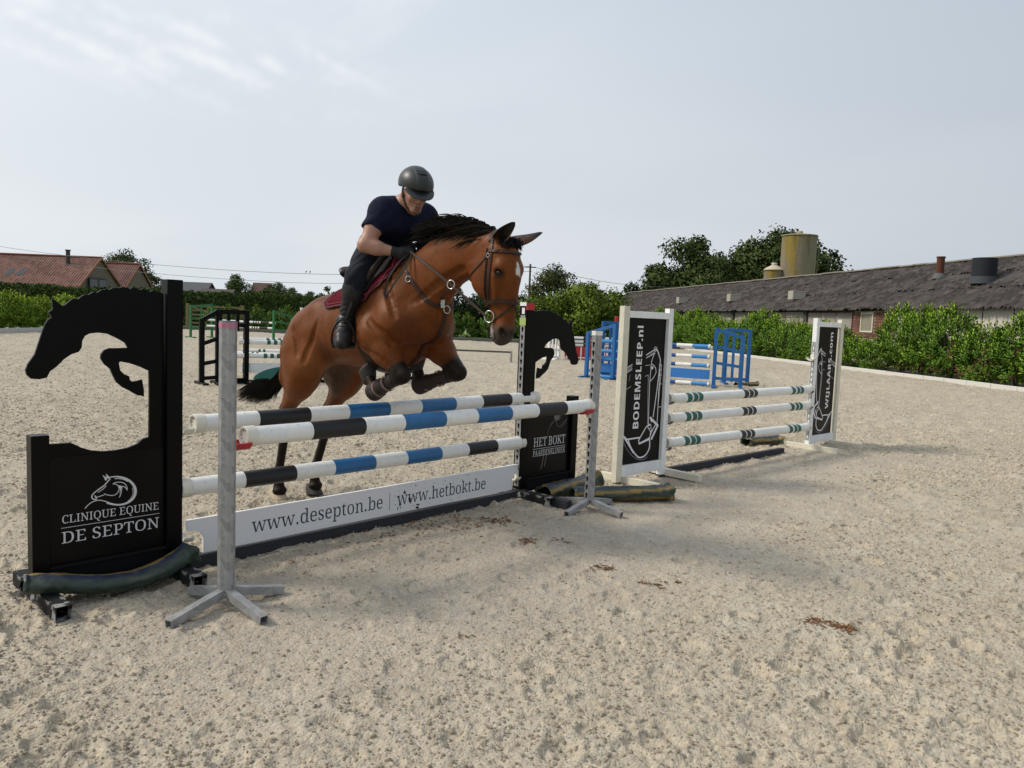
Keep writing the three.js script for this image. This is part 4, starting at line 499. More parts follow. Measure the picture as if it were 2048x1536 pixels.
{ // dark clipped hedge at the far left, one long mass of small leaves round a twiggy core
  const r = rng(401), list = [], x0 = -62, x1 = -11, H = 2.42, D = 1.7; for (let i = 0; i < 60000; i++) { const f = r(), x = mix(x0, x1, r()); let y, z, n; if (f < 0.62) { y = 0.1 + (H - 0.1) * r(); z = D / 2; n = [0, 0.2, 1]; } else if (f < 0.92) { y = H; z = (r() - 0.5) * D; n = [0, 1, 0.2]; } else { y = H * r(); z = -D / 2; n = [0, 0.2, -1]; } const b = fbm(x * 0.9, y * 1.2, z, 3) * 0.28 + fbm(x * 0.25, 3.3, 0, 2) * 0.16; y += n[1] * b * 0.9 + (r() - 0.5) * 0.16; z += n[2] * b + (r() - 0.5) * 0.22; const v = 0.55 + 0.9 * r(), d = nrm([r() - 0.5, r() - 0.2, r() - 0.5]); list.push([x, Math.max(0.05, y), z - 58.5, ...nrm([n[0] + r() - 0.5, n[1] + r() - 0.3, n[2] + r() - 0.5]), ...d, 0.15 + 0.12 * r(), 0.09 + 0.05 * r(), 0.046 * v, 0.070 * v, 0.018 * v]); }
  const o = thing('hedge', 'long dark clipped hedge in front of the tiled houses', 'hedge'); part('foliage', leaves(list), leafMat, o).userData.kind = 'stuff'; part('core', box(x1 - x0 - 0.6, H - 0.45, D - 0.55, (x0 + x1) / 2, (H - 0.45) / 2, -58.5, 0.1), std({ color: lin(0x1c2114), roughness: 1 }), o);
}
// ---------------------------------------------------------------- barn
{
  const th = Math.atan2(0.99, -0.1424), o = thing('barn', 'long low barn with a dark mossy corrugated roof at the right', 'barn', [14.48, 0, -21.82], th);
  const e0 = 2.65, rg = 5.04, zE = 4.0, zR = 9.0, x0 = -13, x1 = 68.5;
  const sheet = (za, zb, ya, yb, name, seed, lift) => { const P = [], C = [], I = [], r = rng(seed); const nx = 2300, nv = 26; for (let j = 0; j <= nv; j++) for (let i = 0; i <= nx; i++) { const x = mix(x0, x1, Math.pow(i / nx, 1.35)), t = j / nv, z = mix(za, zb, t); let y = mix(ya, yb, t) + 0.026 * Math.sin(x / 0.177 * 6.2832) + lift; const m1 = fbm(x * 2.2, z * 2.6, seed, 3), m2 = vnoise(x * 7, z * 8, seed + 3), moss = smooth(0.05, 0.4, m1 + m2 * 0.6); y += moss * 0.075 + 0.02 * fbm(x * 0.3, z * 0.3, 4, 2) + (r() - 0.5) * 0.006; P.push(x, y, z); const b = fbm(x * 0.5, z * 0.8, 7.7, 3), s = fbm(x * 9, z * 2, 3.1, 2), v = 1 + 0.3 * b + 0.35 * s; const li = smooth(0.35, 0.6, vnoise(x * 5 + 30, z * 6, 2.2)) * 0.5 * (1 - moss); C.push(mix(mix(0.060 * v, 0.024, moss * 0.75), 0.19, li * 0.5), mix(mix(0.049 * v, 0.018, moss * 0.75), 0.17, li * 0.5), mix(mix(0.043 * v, 0.015, moss * 0.75), 0.16, li * 0.5)); } const W = nx + 1; for (let j = 0; j < nv; j++) for (let i = 0; i < nx; i++) { const a = j * W + i; I.push(a, a + W, a + 1, a + 1, a + W, a + W + 1); } const g = new THREE.BufferGeometry(); g.setAttribute('position', new THREE.BufferAttribute(new Float32Array(P), 3)); g.setAttribute('color', new THREE.BufferAttribute(new Float32Array(C), 3)); g.setIndex(I); g.computeVertexNormals(); part(name, g, std({ vertexColors: true, roughness: 0.95, side: THREE.DoubleSide }), o); };
  const yAt = z => e0 + (z - zE) * (rg - e0) / (zR - zE); sheet(zE - 0.18, 5.75, yAt(zE - 0.18), yAt(5.75), 'roof_sheet_course', 11, 0); sheet(5.65, 7.45, yAt(5.65), yAt(7.45), 'roof_sheet_course', 12, 0.018); sheet(7.35, zR, yAt(7.35), rg, 'roof_sheet_course', 13, 0.036);
  part('rear_roof', (() => { const g = new THREE.PlaneGeometry(x1 - x0, 5.55); g.rotateX(-Math.PI / 2); g.rotateX(Math.atan2(rg - e0, 5)); g.translate((x0 + x1) / 2, (rg + e0) / 2, 11.5); return g; })(), std({ color: lin(0x4b4644), roughness: 0.95, side: THREE.DoubleSide }), o);
  const cap = std({ color: lin(0x8a8276), roughness: 0.95, bumpMap: sandTex.bump, bumpScale: 0.02 }), capR = rng(19); for (let x = x0; x < x1; x += 1.1) part('ridge_cap', box(1.13, 0.09, 0.46, x + 0.55, rg + 0.055 + capR() * 0.03, zR, 0.03), cap, o);
  const conc = std({ color: lin(0x9d958a), roughness: 0.95, bumpMap: sandTex.bump, bumpScale: 0.01 }), postM = std({ color: lin(0x4b4844), roughness: 0.9 }), clad = std({ color: lin(0xcfc8bb), roughness: 0.85, map: grime });
  part('wall', [box(x1 - x0 - 0.6, e0 - 0.12, 0.2, (x0 + x1) / 2, (e0 - 0.12) / 2, zE + 0.42, 0.01)], std({ color: lin(0x6a4438), roughness: 0.95 }), o);
  const posts = [19.9, 24.6, 29.3, 34.0, 38.9, 43.7, 48.5, 53.3, 58.1, 63]; posts.forEach((x, i) => { part('post', box(0.34, e0 - 0.1, 0.16, x, (e0 - 0.1) / 2, zE + 0.24, 0.01), postM, o); const nx = posts[i + 1] ?? 68.2; for (let q = 0; q < 2; q++) for (let yy = 0.05; yy < 2.3; yy += 0.72) { const w = (nx - x - 0.4) / 2; part('wall_panel', box(w - 0.05, Math.min(0.69, e0 - 0.15 - yy), 0.05, x + 0.2 + w * (q + 0.5), yy + Math.min(0.69, e0 - 0.15 - yy) / 2, zE + 0.295, 0.006), conc, o); } });
  for (let q = 0, x = 15.6; q < 3; q++, x += 1.42) part('wall_panel', box(1.38, 2.4, 0.05, x + 0.7, 1.25, zE + 0.295, 0.006), conc, o);
  for (let x = x0 + 0.2; x < 12.0; x += 1.52) { const g = new THREE.PlaneGeometry(1.51, 1.28, 34, 1), p = g.attributes.position; for (let i = 0; i < p.count; i++) p.setZ(i, 0.016 * Math.sin(p.getX(i) / 0.09 * 3.14)); g.rotateY(Math.PI); g.computeVertexNormals(); g.translate(x + 0.76, 2.06 - 0.08, zE + 0.24); part('cladding_sheet', g, new THREE.MeshStandardMaterial({ color: lin(0xcfc8bb), roughness: 0.85, map: grime, side: THREE.DoubleSide }), o); }
  // brick bay with a small window
  const bg = box(0.205, 0.058, 0.08, 0, 0, 0, 0.004), bm = [0x755043, 0x80584a, 0x68473c, 0x8a6252].map(c => std({ color: lin(c), roughness: 0.95 })), br = rng(66); part('brick_backing', box(3.3, 2.5, 0.06, 13.75, 1.27, zE + 0.31, 0), std({ color: lin(0xa89c8c), roughness: 1 }), o);
  for (let row = 0; row < 17; row++) for (let i = 0; i < 15; i++) { const x = 12.15 + i * 0.218 + (row % 2) * 0.109, y = 1.30 + row * 0.0715; if (x > 15.35 || (x > 13.75 && x < 14.85 && y > 1.5 && y < 2.45)) continue; const m = new THREE.Mesh(bg, bm[Math.floor(br() * 4)]); m.name = 'brick'; m.position.set(x, y, zE + 0.262 + br() * 0.006); m.castShadow = m.receiveShadow = true; o.add(m); }
  const win = part('window', [box(1.0, 0.07, 0.07, 14.3, 2.42, zE + 0.25, 0.005), box(1.0, 0.07, 0.07, 14.3, 1.55, zE + 0.25, 0.005), box(0.07, 0.8, 0.07, 13.84, 1.985, zE + 0.25, 0.005), box(0.07, 0.8, 0.07, 14.76, 1.985, zE + 0.25, 0.005)], M1.cream, o); part('pane', box(0.86, 0.8, 0.012, 14.3, 1.985, zE + 0.255, 0), std({ color: lin(0x8f8a76), roughness: 0.4 }), win);
  // roof fittings
  const vent = (x, z) => { const y = yAt(z) + 0.05, v = part('roof_vent', [box(0.58, 0.46, 0.05, x, y + 0.21, z - 0.36, 0.01), box(0.62, 0.06, 0.86, x, y + 0.45, z + 0.06, 0.01), box(0.05, 0.42, 0.78, x - 0.28, y + 0.2, z + 0.02, 0.01), box(0.05, 0.42, 0.78, x + 0.28, y + 0.2, z + 0.02, 0.01)], std({ color: lin(0xa8a294), roughness: 0.9, map: grime }), o); void v; };
  vent(41.9, 5.3); vent(31.8, 5.3); vent(22.9, 5.2);
  const pipe = cyl(0.17, 0.17, 0.85, 18), ph = cyl(0.2, 0.19, 0.06, 18); pipe.translate(13.5, yAt(7.2) + 0.50, 7.2); ph.translate(13.5, yAt(7.2) + 0.95, 7.2); const fl = cyl(0.34, 0.2, 0.26, 18); fl.translate(13.5, yAt(7.2) + 0.08, 7.2); part('vent_pipe', [pipe, ph], std({ color: lin(0x54301f), roughness: 0.95 }), o); part('pipe_flashing', fl, std({ color: lin(0x55575a), roughness: 0.8 }), o);
  const dr = cyl(0.46, 0.47, 0.82, 30, true), dr2 = cyl(0.52, 0.48, 0.30, 30); dr.translate(9.55, yAt(6.25) + 0.62, 6.25); dr2.translate(9.55, yAt(6.25) + 0.12, 6.25); part('fan_duct', [dr], new THREE.MeshStandardMaterial({ color: lin(0x11151d), roughness: 0.8, side: THREE.DoubleSide }), o); part('duct_base', dr2, std({ color: lin(0x3a3e44), roughness: 0.8 }), o);
  part('gable_wall', extrude([[zE + 0.4, 0], [13.6, 0], [13.6, e0], [zR, rg - 0.08], [zE + 0.4, e0]], 0.2, 0).rotateY(-Math.PI / 2).translate(x1 - 0.3, 0, 0), std({ color: lin(0x6a4438), roughness: 0.95 }), o);
}
{ // silos behind the barn
  const stain = (H, R) => (x, y, z) => { const a = Math.atan2(z, x), n = fbm(a * 2.2, y * 0.35, 2.2, 4), n2 = fbm(a * 7, y * 0.3, 7.1, 4), t = y / H, al = smooth(0.12, 0.6, n + (t - 0.62) * 0.9); let c = [0.20 + 0.05 * n2, 0.165 + 0.04 * n2, 0.115 + 0.03 * n2]; c = [mix(c[0], 0.235, al), mix(c[1], 0.165, al), mix(c[2], 0.03, al)]; const d = smooth(0.1, 0.5, n2) * 0.4; return [c[0] * (1 - d), c[1] * (1 - d), c[2] * (1 - d)]; };
  const silo = (label, R, H, dome, x, z, seed) => { const o = thing('silo', label, 'silo', [x, 0, z]); const g = new THREE.CylinderGeometry(R, R, H, 56, 40, true); g.translate(0, H / 2, 0); part('shell', colorize(g, stain(H, R)), std({ vertexColors: true, roughness: 0.85, bumpMap: sandTex.bump, bumpScale: 0.02, side: THREE.DoubleSide }), o); const d = new THREE.LatheGeometry([[R + 0.04, 0], [R + 0.05, 0.08], [R * 0.75, dome * 0.55], [R * 0.25, dome], [0.25, dome + 0.02], [0.25, dome + 0.2], [0, dome + 0.22]].map(p => V2(...p)), 40); d.translate(0, H, 0); part('dome', d, std({ color: lin(seed ? 0xb9ad94 : 0x8b8262), roughness: 0.85 }), o); const rm = new THREE.TorusGeometry(R + 0.03, 0.05, 6, 48); rm.rotateX(Math.PI / 2); rm.translate(0, H, 0); part('rim', rm, std({ color: lin(0x7c7256), roughness: 0.9 }), o); part('ladder_pipe', tube([[R + 0.12, 0, 0.2], [R + 0.12, H * 0.5, 0.2], [R + 0.1, H - 0.2, 0.2], [R - 0.1, H + 0.2, 0.2]], 0.05, 6, 4), std({ color: lin(0x6f6450), roughness: 0.8 }), o); };
  silo('tall round silo stained yellow with lichen, behind the barn', 1.5, 9.85, 0.25, 25.25, -70, 0); silo('short round silo with a pale domed top beside the tall silo', 0.86, 6.75, 0.5, 23.25, -70.3, 1);
}
// ---------------------------------------------------------------- houses on the left
function tiledRoof(x0, x1, ya, za, yb, zb, col, seed) {    // sheet of pantiles: waves across, stepped courses up the slope
  const P = [], C = [], I = [], nx = Math.round((x1 - x0) / 0.05), nv = 2 * 18, c = lin(col), r = rng(seed), tone = Array.from({ length: 400 }, () => 0.72 + 0.5 * r()); for (let j = 0; j <= nv; j++) for (let i = 0; i <= nx; i++) { const x = mix(x0, x1, i / nx), k = j / nv, cs = Math.floor(j / 2), t = (cs + (j % 2 ? 0.97 : 0)) / (nv / 2), y = mix(ya, yb, t) + 0.045 * Math.sin(x / 0.27 * 6.2832) + (j % 2 ? 0 : 0.05), z = mix(za, zb, t); P.push(x, y, z); void k; const w = Math.floor(x / 0.27 + 500), v = tone[(w * 37 + cs * 61) % 400] * (1 + 0.25 * fbm(x * 0.4, t * 5, seed, 3)); C.push(c.r * v, c.g * v, c.b * v); } const W = nx + 1; for (let j = 0; j < nv; j++) for (let i = 0; i < nx; i++) { const a = j * W + i; I.push(a, a + 1, a + W, a + 1, a + W + 1, a + W); } const g = new THREE.BufferGeometry(); g.setAttribute('position', new THREE.BufferAttribute(new Float32Array(P), 3)); g.setAttribute('color', new THREE.BufferAttribute(new Float32Array(C), 3)); g.setIndex(I); g.computeVertexNormals(); return g;
}
{
  const tile = std({ vertexColors: true, roughness: 0.9, side: THREE.DoubleSide }), brick = std({ color: lin(0x6f625a), roughness: 0.95 }), glass = phys({ color: lin(0x1a2026), roughness: 0.1 }), dk = std({ color: lin(0x2a2b2c), roughness: 0.7 });
  const house = (label, x0, x1, zr, hr, zf, hf, zb, hb, col, seed) => { const o = thing('house', label, 'house'); const rf = part('roof', tiledRoof(x0, x1 + 0.15, hf, zf, hr, zr, col, seed), tile, o); part('rear_roof', tiledRoof(x0, x1 + 0.15, hb, zb, hr, zr, col, seed + 5), tile, o); const w = extrude([[zf - 0.35, 0], [zb + 0.35, 0], [zb + 0.35, hb + 0.15], [zr, hr - 0.12], [zf - 0.35, hf + 0.15]].map(p => [-p[0], p[1]]), 0.3, 0); w.rotateY(Math.PI / 2); w.translate(x1 - 0.2, 0, 0); part('gable_wall', w, brick, o); part('front_wall', box(x1 - x0 - 0.4, hf, 0.3, (x0 + x1) / 2 - 0.2, hf / 2, zf - 0.5, 0), brick, o); part('ridge_tile', box(x1 - x0 + 0.2, 0.16, 0.3, (x0 + x1) / 2 + 0.05, hr + 0.07, zr, 0.06), std({ color: lin(0x86523f), roughness: 0.9 }), rf); part('verge_board', [bar(V(x1 + 0.16, hf - 0.02, zf), V(x1 + 0.16, hr, zr), 0.06, 0.2), bar(V(x1 + 0.16, hb - 0.02, zb), V(x1 + 0.16, hr, zr), 0.06, 0.2)], std({ color: lin(0x8a5c4a), roughness: 0.9 }), o); return o; };
  const h1 = house('large house with red tiled roof, two skylights and a flue at the far left', -78, -42.9, -80, 6.0, -74.9, 2.2, -85.2, 2.4, 0x7a584c, 3), h2 = house('smaller red tiled house behind the large one, right of its gable', -58, -43.3, -89, 5.95, -84.5, 2.2, -93.6, 2.2, 0x6b4c44, 4); void h2;
  part('gable_window', [box(0.12, 2.6, 3.3, -42.72, 2.6, -79.2, 0.01)], dk, h1); part('pane', [box(0.14, 2.3, 1.4, -42.71, 2.6, -78.3, 0.01), box(0.14, 2.3, 1.4, -42.71, 2.6, -80.0, 0.01)], glass, h1);
  for (const x of [-50.6, -49.4]) { const a = Math.atan2(3.8, 5.1), g = box(0.8, 0.16, 1.3, 0, 0, 0, 0.02), p = box(0.6, 0.18, 1.05, 0, 0.01, 0, 0.01); for (const q of [g, p]) { q.rotateX(a); q.translate(x, 4.12, -77.55); } const s = part('skylight', g, dk, h1); part('pane', p, glass, s); }
  const fl = cyl(0.2, 0.2, 1.3, 12); fl.translate(-45.6, 5.9, -78.9); part('flue', fl, std({ color: lin(0x3a3433), roughness: 0.7 }), h1); const cp = cyl(0.27, 0.27, 0.1, 12); cp.translate(-45.6, 6.6, -78.9); part('flue_cap', cp, dk, h1);
  const far = (label, x, z, w, d, he, hr, col, wall) => { const o = thing('house', label, 'house', [x, 0, z]); const s = extrude([[-d / 2, 0], [d / 2, 0], [d / 2, he], [0, hr], [-d / 2, he]], w, 0); s.rotateY(Math.PI / 2); part('wall', s, std({ color: lin(wall), roughness: 0.95 }), o); for (const sg of [1, -1]) { const a = Math.atan2(hr - he, d / 2), L = Math.hypot(hr - he, d / 2) + 0.4, g = box(w + 0.5, 0.14, L, 0, 0, 0, 0.02); g.rotateX(sg * a); g.translate(0, (hr + he) / 2 + 0.02, sg * d / 4 * 1.08); part('roof', g, std({ color: lin(col), roughness: 0.9 }), o); } return o; };
  far('low house with a dark slate roof above the hedge', -53.4, -128, 6, 8, 2.6, 5.2, 0x55565a, 0x6b625b); far('long low brown roof right of the slate-roofed house', -48.4, -126, 5, 6, 2.4, 4.2, 0x4f4744, 0x6b625b);
  const wg = far('small far house with white gable edge among the trees', -45.6, -140, 3.2, 4.2, 3.6, 5.9, 0x5a443e, 0x6a5a52); part('white_verge', bar(V(1.8, 3.7, 2.2), V(1.8, 5.95, 0), 0.12, 0.35), M1.white, wg);
}
{ // field gate, posts, utility pole and wires
  const wood = std({ color: lin(0x7d6a50), roughness: 0.95, bumpMap: sandTex.bump, bumpScale: 0.01 }), o = thing('field_gate', 'wooden five-bar field gate left of the green jump', 'gate', [0, 0, -52.2]); for (const x of [-22.1, -18.4]) part('gate_post', box(0.2, 1.65, 0.2, x, 0.82, 0, 0.01), wood, o); for (let i = 0; i < 5; i++) part('bar', box(3.5, 0.11, 0.05, -20.25, 0.35 + i * 0.28, 0, 0.005), wood, o); part('brace', bar(V(-21.9, 1.45, 0.05), V(-18.6, 0.4, 0.05), 0.04, 0.10), wood, o); part('stile', box(0.12, 1.2, 0.06, -21.9, 0.9, 0, 0.005), wood, o); part('stile', box(0.12, 1.2, 0.06, -18.6, 0.9, 0, 0.005), wood, o);
  const gp = thing('fence_post', 'grey concrete fence post behind the young laurels', 'post', [-4.35, 0, -51]); part('post', box(0.2, 2.0, 0.2, 0, 1.0, 0, 0.02), std({ color: lin(0x8b8780), roughness: 0.95 }), gp);
  const up = thing('utility_pole', 'thin utility pole just right of the forehead of the horse', 'pole', [1.05, 0, -60]); const pg = cyl(0.1, 0.075, 5.75, 10); pg.translate(0, 2.87, 0); part('shaft', pg, std({ color: lin(0x4c453f), roughness: 0.9 }), up); part('crossarm', box(0.9, 0.08, 0.08, 0, 5.5, 0, 0.005), std({ color: lin(0x4c453f), roughness: 0.9 }), up);
  const wire = (label, pts, r = 0.016) => { const t = thing('overhead_wire', label, 'wire'); part('cable', tube(pts, r, 5, 14), std({ color: lin(0x6d7074), roughness: 0.7 }), t); };
  wire('upper overhead wire crossing the sky at the left', [[-66, 8.7, -88], [-53, 6.75, -80], [-32, 5.05, -71], [-14.1, 4.62, -65], [1.0, 5.55, -60]], 0.02); wire('lower overhead wire crossing the sky at the left', [[-66, 7.6, -88.5], [-53, 5.9, -80.5], [-32, 4.25, -71.5], [-14.1, 3.9, -65.5], [1.2, 5.2, -60]], 0.018); wire('overhead wire running right from the utility pole', [[1.05, 5.55, -60], [8, 5.0, -68], [16, 5.2, -78]], 0.018);
  let k = 0; for (const x of [-17.95, -17.62]) { k++; const b = thing('bird', k === 1 ? 'left of two small birds perched on the overhead wire' : 'right of two small birds perched on the overhead wire', 'bird', [x, 4.70, -66.3]); const g = new THREE.SphereGeometry(0.05, 10, 8); g.scale(1.1, 1.35, 0.9); g.translate(0, 0.07, 0); const h = new THREE.SphereGeometry(0.03, 8, 6); h.translate(0.02, 0.145, 0); const tl = box(0.14, 0.02, 0.05, -0.09, -0.02, 0, 0.004); tl.rotateZ(0.5); part('body', [g, h, tl], std({ color: lin(0x2c2b2b), roughness: 0.9 }), b); }
}
// ---------------------------------------------------------------- jumps in the background
function frameWing(label, p0, p1, h0, h1, m, { rails = [0.12, 0.5, 0.9], slats = 2, t = 0.09, short = false } = {}) {   // frame from p0 to p1 on the ground
  const d = V(p1[0] - p0[0], 0, p1[1] - p0[1]), w = d.length(), o = thing('jump_wing', label, 'jump wing', [p0[0], 0, p0[1]], Math.atan2(-d.z, d.x)); part('post', box(t, h0, t, 0, h0 / 2, 0, 0.004), m, o); part('post', box(t, h1, t, w, h1 / 2, 0, 0.004), m, o); part('top_rail', bar(V(0, h0 - 0.03, 0), V(w, h1 - 0.03, 0), t * 0.7, t * 0.9), m, o); for (const f of rails) part('rail', bar(V(0, f * h0, 0), V(w, f * h1, 0), t * 0.6, t * 0.8), m, o); for (let i = 1; i <= slats; i++) { const x = w * i / (slats + 1), h = mix(h0, h1, i / (slats + 1)), y0 = short ? h * 0.72 : 0.12 * h; part('slat', box(t * 0.7, h - y0 - 0.05, t * 0.5, x, (h + y0 - 0.05) / 2, 0.004, 0.003), m, o); } for (const x of [0, w]) part('foot', box(t, 0.06, 0.7, x, 0.03, 0, 0.004), m, o); return o;
}
{
  const B = M1.blue, LB = 0x3f8ccb, DB = 0x1b4c8f; frameWing('blue slanted wing, near right side of the blue jump', [4.98, -19.0], [5.60, -18.85], 1.46, 1.28, B, { rails: [0.16, 0.42, 0.7], slats: 2 }); frameWing('blue square-topped wing, far right side of the blue jump', [5.58, -20.25], [6.17, -20.2], 1.46, 1.46, B, { rails: [0.1], slats: 2 }); frameWing('blue slanted wing, near left side of the blue jump', [2.62, -20.1], [1.98, -20.6], 1.46, 1.22, B, { rails: [0.16, 0.42], slats: 0 }); frameWing('blue square-topped wing, far left side of the blue jump', [2.45, -21.2], [3.05, -21.3], 1.52, 1.52, B, { rails: [0.06], slats: 2 });
  const bb = [[0.35, LB], [0.75, PW], [1.1, LB], [1.35, DB], [1.9, LB], [2.2, PW], [2.5, DB], [2.75, LB], [3.0, LB]], bl = [[1.5, LB], [1.85, LB], [2.05, DB], [2.45, PW], [2.9, LB]]; let k = 0; void bb;
  for (const [y, l, dz, n] of [[1.0, 2.9, 0, 'top'], [0.93, 2.85, -1.2, 'rear top'], [0.74, 2.9, -0.02, 'second'], [0.52, 2.9, -0.02, 'third'], [0.07, 2.8, 0.1, 'ground']]) { k++; pole(`${n} light blue and white pole of the blue jump`, bl, 2.9, [2.30 + (dz < -1 ? 0.35 : 0), y, -20.45 + dz], [5.02 + (dz < -1 ? 0.4 : 0), y, -19.10 + dz], 0.048, 'poles of the blue jump'); } const pk = thing('plank', 'blue plank under the poles of the blue jump', 'plank', [2.35, 0, -20.42], Math.atan2(-1.32, 2.67)); part('board', box(2.85, 0.24, 0.03, 1.43, 0.30, 0, 0.004), std({ color: lin(0x2f77c0), map: grime, roughness: 0.6 }), pk); sandbag('black sandbag behind the blue jump', [[5.7, 0.06, -19.6], [6.0, 0.06, -19.7], [6.3, 0.07, -19.75]], 0.07, 9, [0, 0, 0], 0);
}
{
  const K = M1.black; frameWing('black slanted wing frame behind the pink taped upright', [-5.92, -14.62], [-5.68, -14.80], 1.26, 1.44, K, { rails: [0.1, 0.32, 0.62], slats: 0 }); frameWing('black square wing frame with short bars behind the pink taped upright', [-5.66, -14.80], [-5.26, -15.15], 1.44, 1.44, K, { rails: [0.06, 0.8], slats: 2, short: true }); frameWing('black and white wing glimpsed under the belly of the horse', [-2.75, -16.9], [-2.2, -17.3], 0.75, 0.75, K, { rails: [0.1], slats: 3 });
  const wb = [[0.55, PW], [0.62, PG], [0.68, PW], [0.75, PG], [0.81, PW], [0.88, PG], [2.4, PW], [2.47, PG], [2.53, PW], [2.6, PG], [3.0, PW]]; pole('white pole with green rings high on the black jump behind the horse', wb, 3, [-5.4, 0.83, -15.1], [-2.8, 0.83, -16.7], 0.048, 'ringed poles behind the horse'); pole('white pole with green rings low on the black jump behind the horse', wb, 3, [-5.45, 0.56, -15.05], [-2.85, 0.56, -16.65], 0.048, 'ringed poles behind the horse'); pole('far white ringed pole of the black jump behind the horse', wb, 3, [-6.0, 0.80, -16.9], [-3.4, 0.80, -18.4], 0.048, 'ringed poles behind the horse');
  const p = thing('plank', 'white plank low in the black jump behind the horse', 'plank', [-5.35, 0, -15.15], Math.atan2(1.6, 2.6)); part('board', box(2.9, 0.20, 0.03, 1.45, 0.32, 0, 0.004), M1.white, p); const rl = thing('ground_rail', 'black ground rail of the jump behind the horse', 'ground rail', [-5.5, 0, -15.0], Math.atan2(1.6, 2.6)); part('rail', box(3.1, 0.08, 0.07, 1.5, 0.04, 0, 0.006), M1.blackDull, rl);
  const f = thing('jump_filler', 'dark teal oval filler board beside the tail of the horse', 'filler', [-4.62, 0.23, -14.9], Math.atan2(1.6, 2.6)); const e = new THREE.Shape(); e.absellipse(0, 0, 0.40, 0.13, 0, Math.PI * 2, false, 0.22); const eg = new THREE.ExtrudeGeometry(e, { depth: 0.03, bevelEnabled: true, bevelSize: 0.004, bevelThickness: 0.004, bevelSegments: 1, curveSegments: 30 }); part('board', eg, std({ color: lin(0x1c5f58), roughness: 0.5 }), f);
}
{
  const G = M1.green; frameWing('green wing of the far green jump, right end near the horse', [-11.1, -35.6], [-10.55, -36.6], 1.42, 1.20, G, { rails: [0.4, 0.66], slats: 0 }); frameWing('white wing behind the green wing near the horse', [-10.5, -38.0], [-9.6, -38.6], 1.62, 1.2, M1.white, { rails: [0.5], slats: 0 }); frameWing('green wing at the left end of the far green jump', [-15.1, -36.0], [-14.5, -37.0], 1.5, 1.6, G, { rails: [0.3, 0.6], slats: 1 });
  const gb = [[0.5, PW], [0.56, PK], [0.62, PW], [0.68, PK], [0.74, PW], [2.3, PW], [2.36, PK], [2.42, PW], [2.48, PK], [2.54, PW], [2.6, PK], [2.68, PW], [3.1, PK], [3.4, PW]]; pole('white pole with black rings, upper of the far green jump', gb, 3.4, [-14.5, 0.86, -36.6], [-11.1, 0.84, -36.0], 0.048, 'poles of the green jump'); pole('white pole with black and green ends, lower of the far green jump', gb, 3.4, [-14.5, 0.58, -36.4], [-11.1, 0.60, -35.8], 0.048, 'poles of the green jump');
  const st = [[0.5, PW], [0.57, PG], [0.64, PW], [0.71, PG], [0.78, PW], [2.6, PW], [3.0, PW]]; let k = 0; for (const [x, y, z] of [[-8.9, 0.06, -24.6], [-8.75, 0.06, -24.2], [-8.6, 0.16, -24.4]]) { k++; pole(`spare white and green pole lying on the sand, ${['farthest', 'nearest', 'topmost'][k - 1]} of three`, st, 3, [x, y, z], [x + 2.9, y, z - 0.7], 0.05, 'spare poles on the sand'); }
}
{
  const R2 = M1.red; frameWing('white wing at the left end of the red and white jump', [1.35, -29.2], [1.75, -29.6], 0.95, 0.95, M1.white, { rails: [0.1, 0.4], slats: 2 }); const rb = [[0.2, 0xb3242a], [1.0, PW], [1.15, PK], [1.5, 0xb3242a], [2.3, PW], [2.45, PK], [3.0, 0xb3242a]]; let k = 0; for (const y of [0.86, 0.72, 0.58]) { k++; pole(`${['top', 'middle', 'lower'][k - 1]} red and white pole of the far red jump`, rb, 3, [1.7, y, -29.5], [4.6, y, -30.2], 0.048, 'poles of the red jump'); }
  for (const [x, n] of [[2.0, 'left'], [3.6, 'right']]) { const p = thing('jump_filler', `red filler panel with white legs, ${n} half of the red jump`, 'filler', [x, 0, -29.55 - (x - 1.7) * 0.24], Math.atan2(0.7, 2.9)); part('panel', box(1.35, 0.44, 0.03, 0.65, 0.33, 0, 0.004), R2, p); for (const q of [0.05, 0.62, 1.25]) part('leg', box(0.05, 0.5, 0.05, q, 0.25, 0.03, 0.004), M1.white, p); part('base_rail', box(1.4, 0.07, 0.07, 0.65, 0.04, 0, 0.004), R2, p); }
  const wp = thing('marker_post', 'white post with a red top between the blue wing and the BODEMSLEEP board', 'post', [3.95, 0, -30.0]); part('post', box(0.1, 1.55, 0.1, 0, 0.775, 0, 0.006), M1.white, wp); part('cap', [box(0.13, 0.2, 0.13, 0, 1.64, 0, 0.02)], R2, wp); part('hook', tube([[0.05, 1.45, 0], [0.14, 1.3, 0], [0.12, 1.1, 0]], 0.015, 6, 4), M1.red, wp);
  const mr = thing('low_barrier', 'grey metal bar on low legs behind the chest of the horse', 'barrier', [-0.06, 0, -26.3], 0.0); part('bar', box(5.2, 0.06, 0.06, -2.58, 0.35, 0, 0.004), M1.steelDark, mr); for (const x of [0, -5.1]) part('leg', box(0.07, 0.36, 0.07, x, 0.18, 0, 0.004), M1.galv, mr);
}
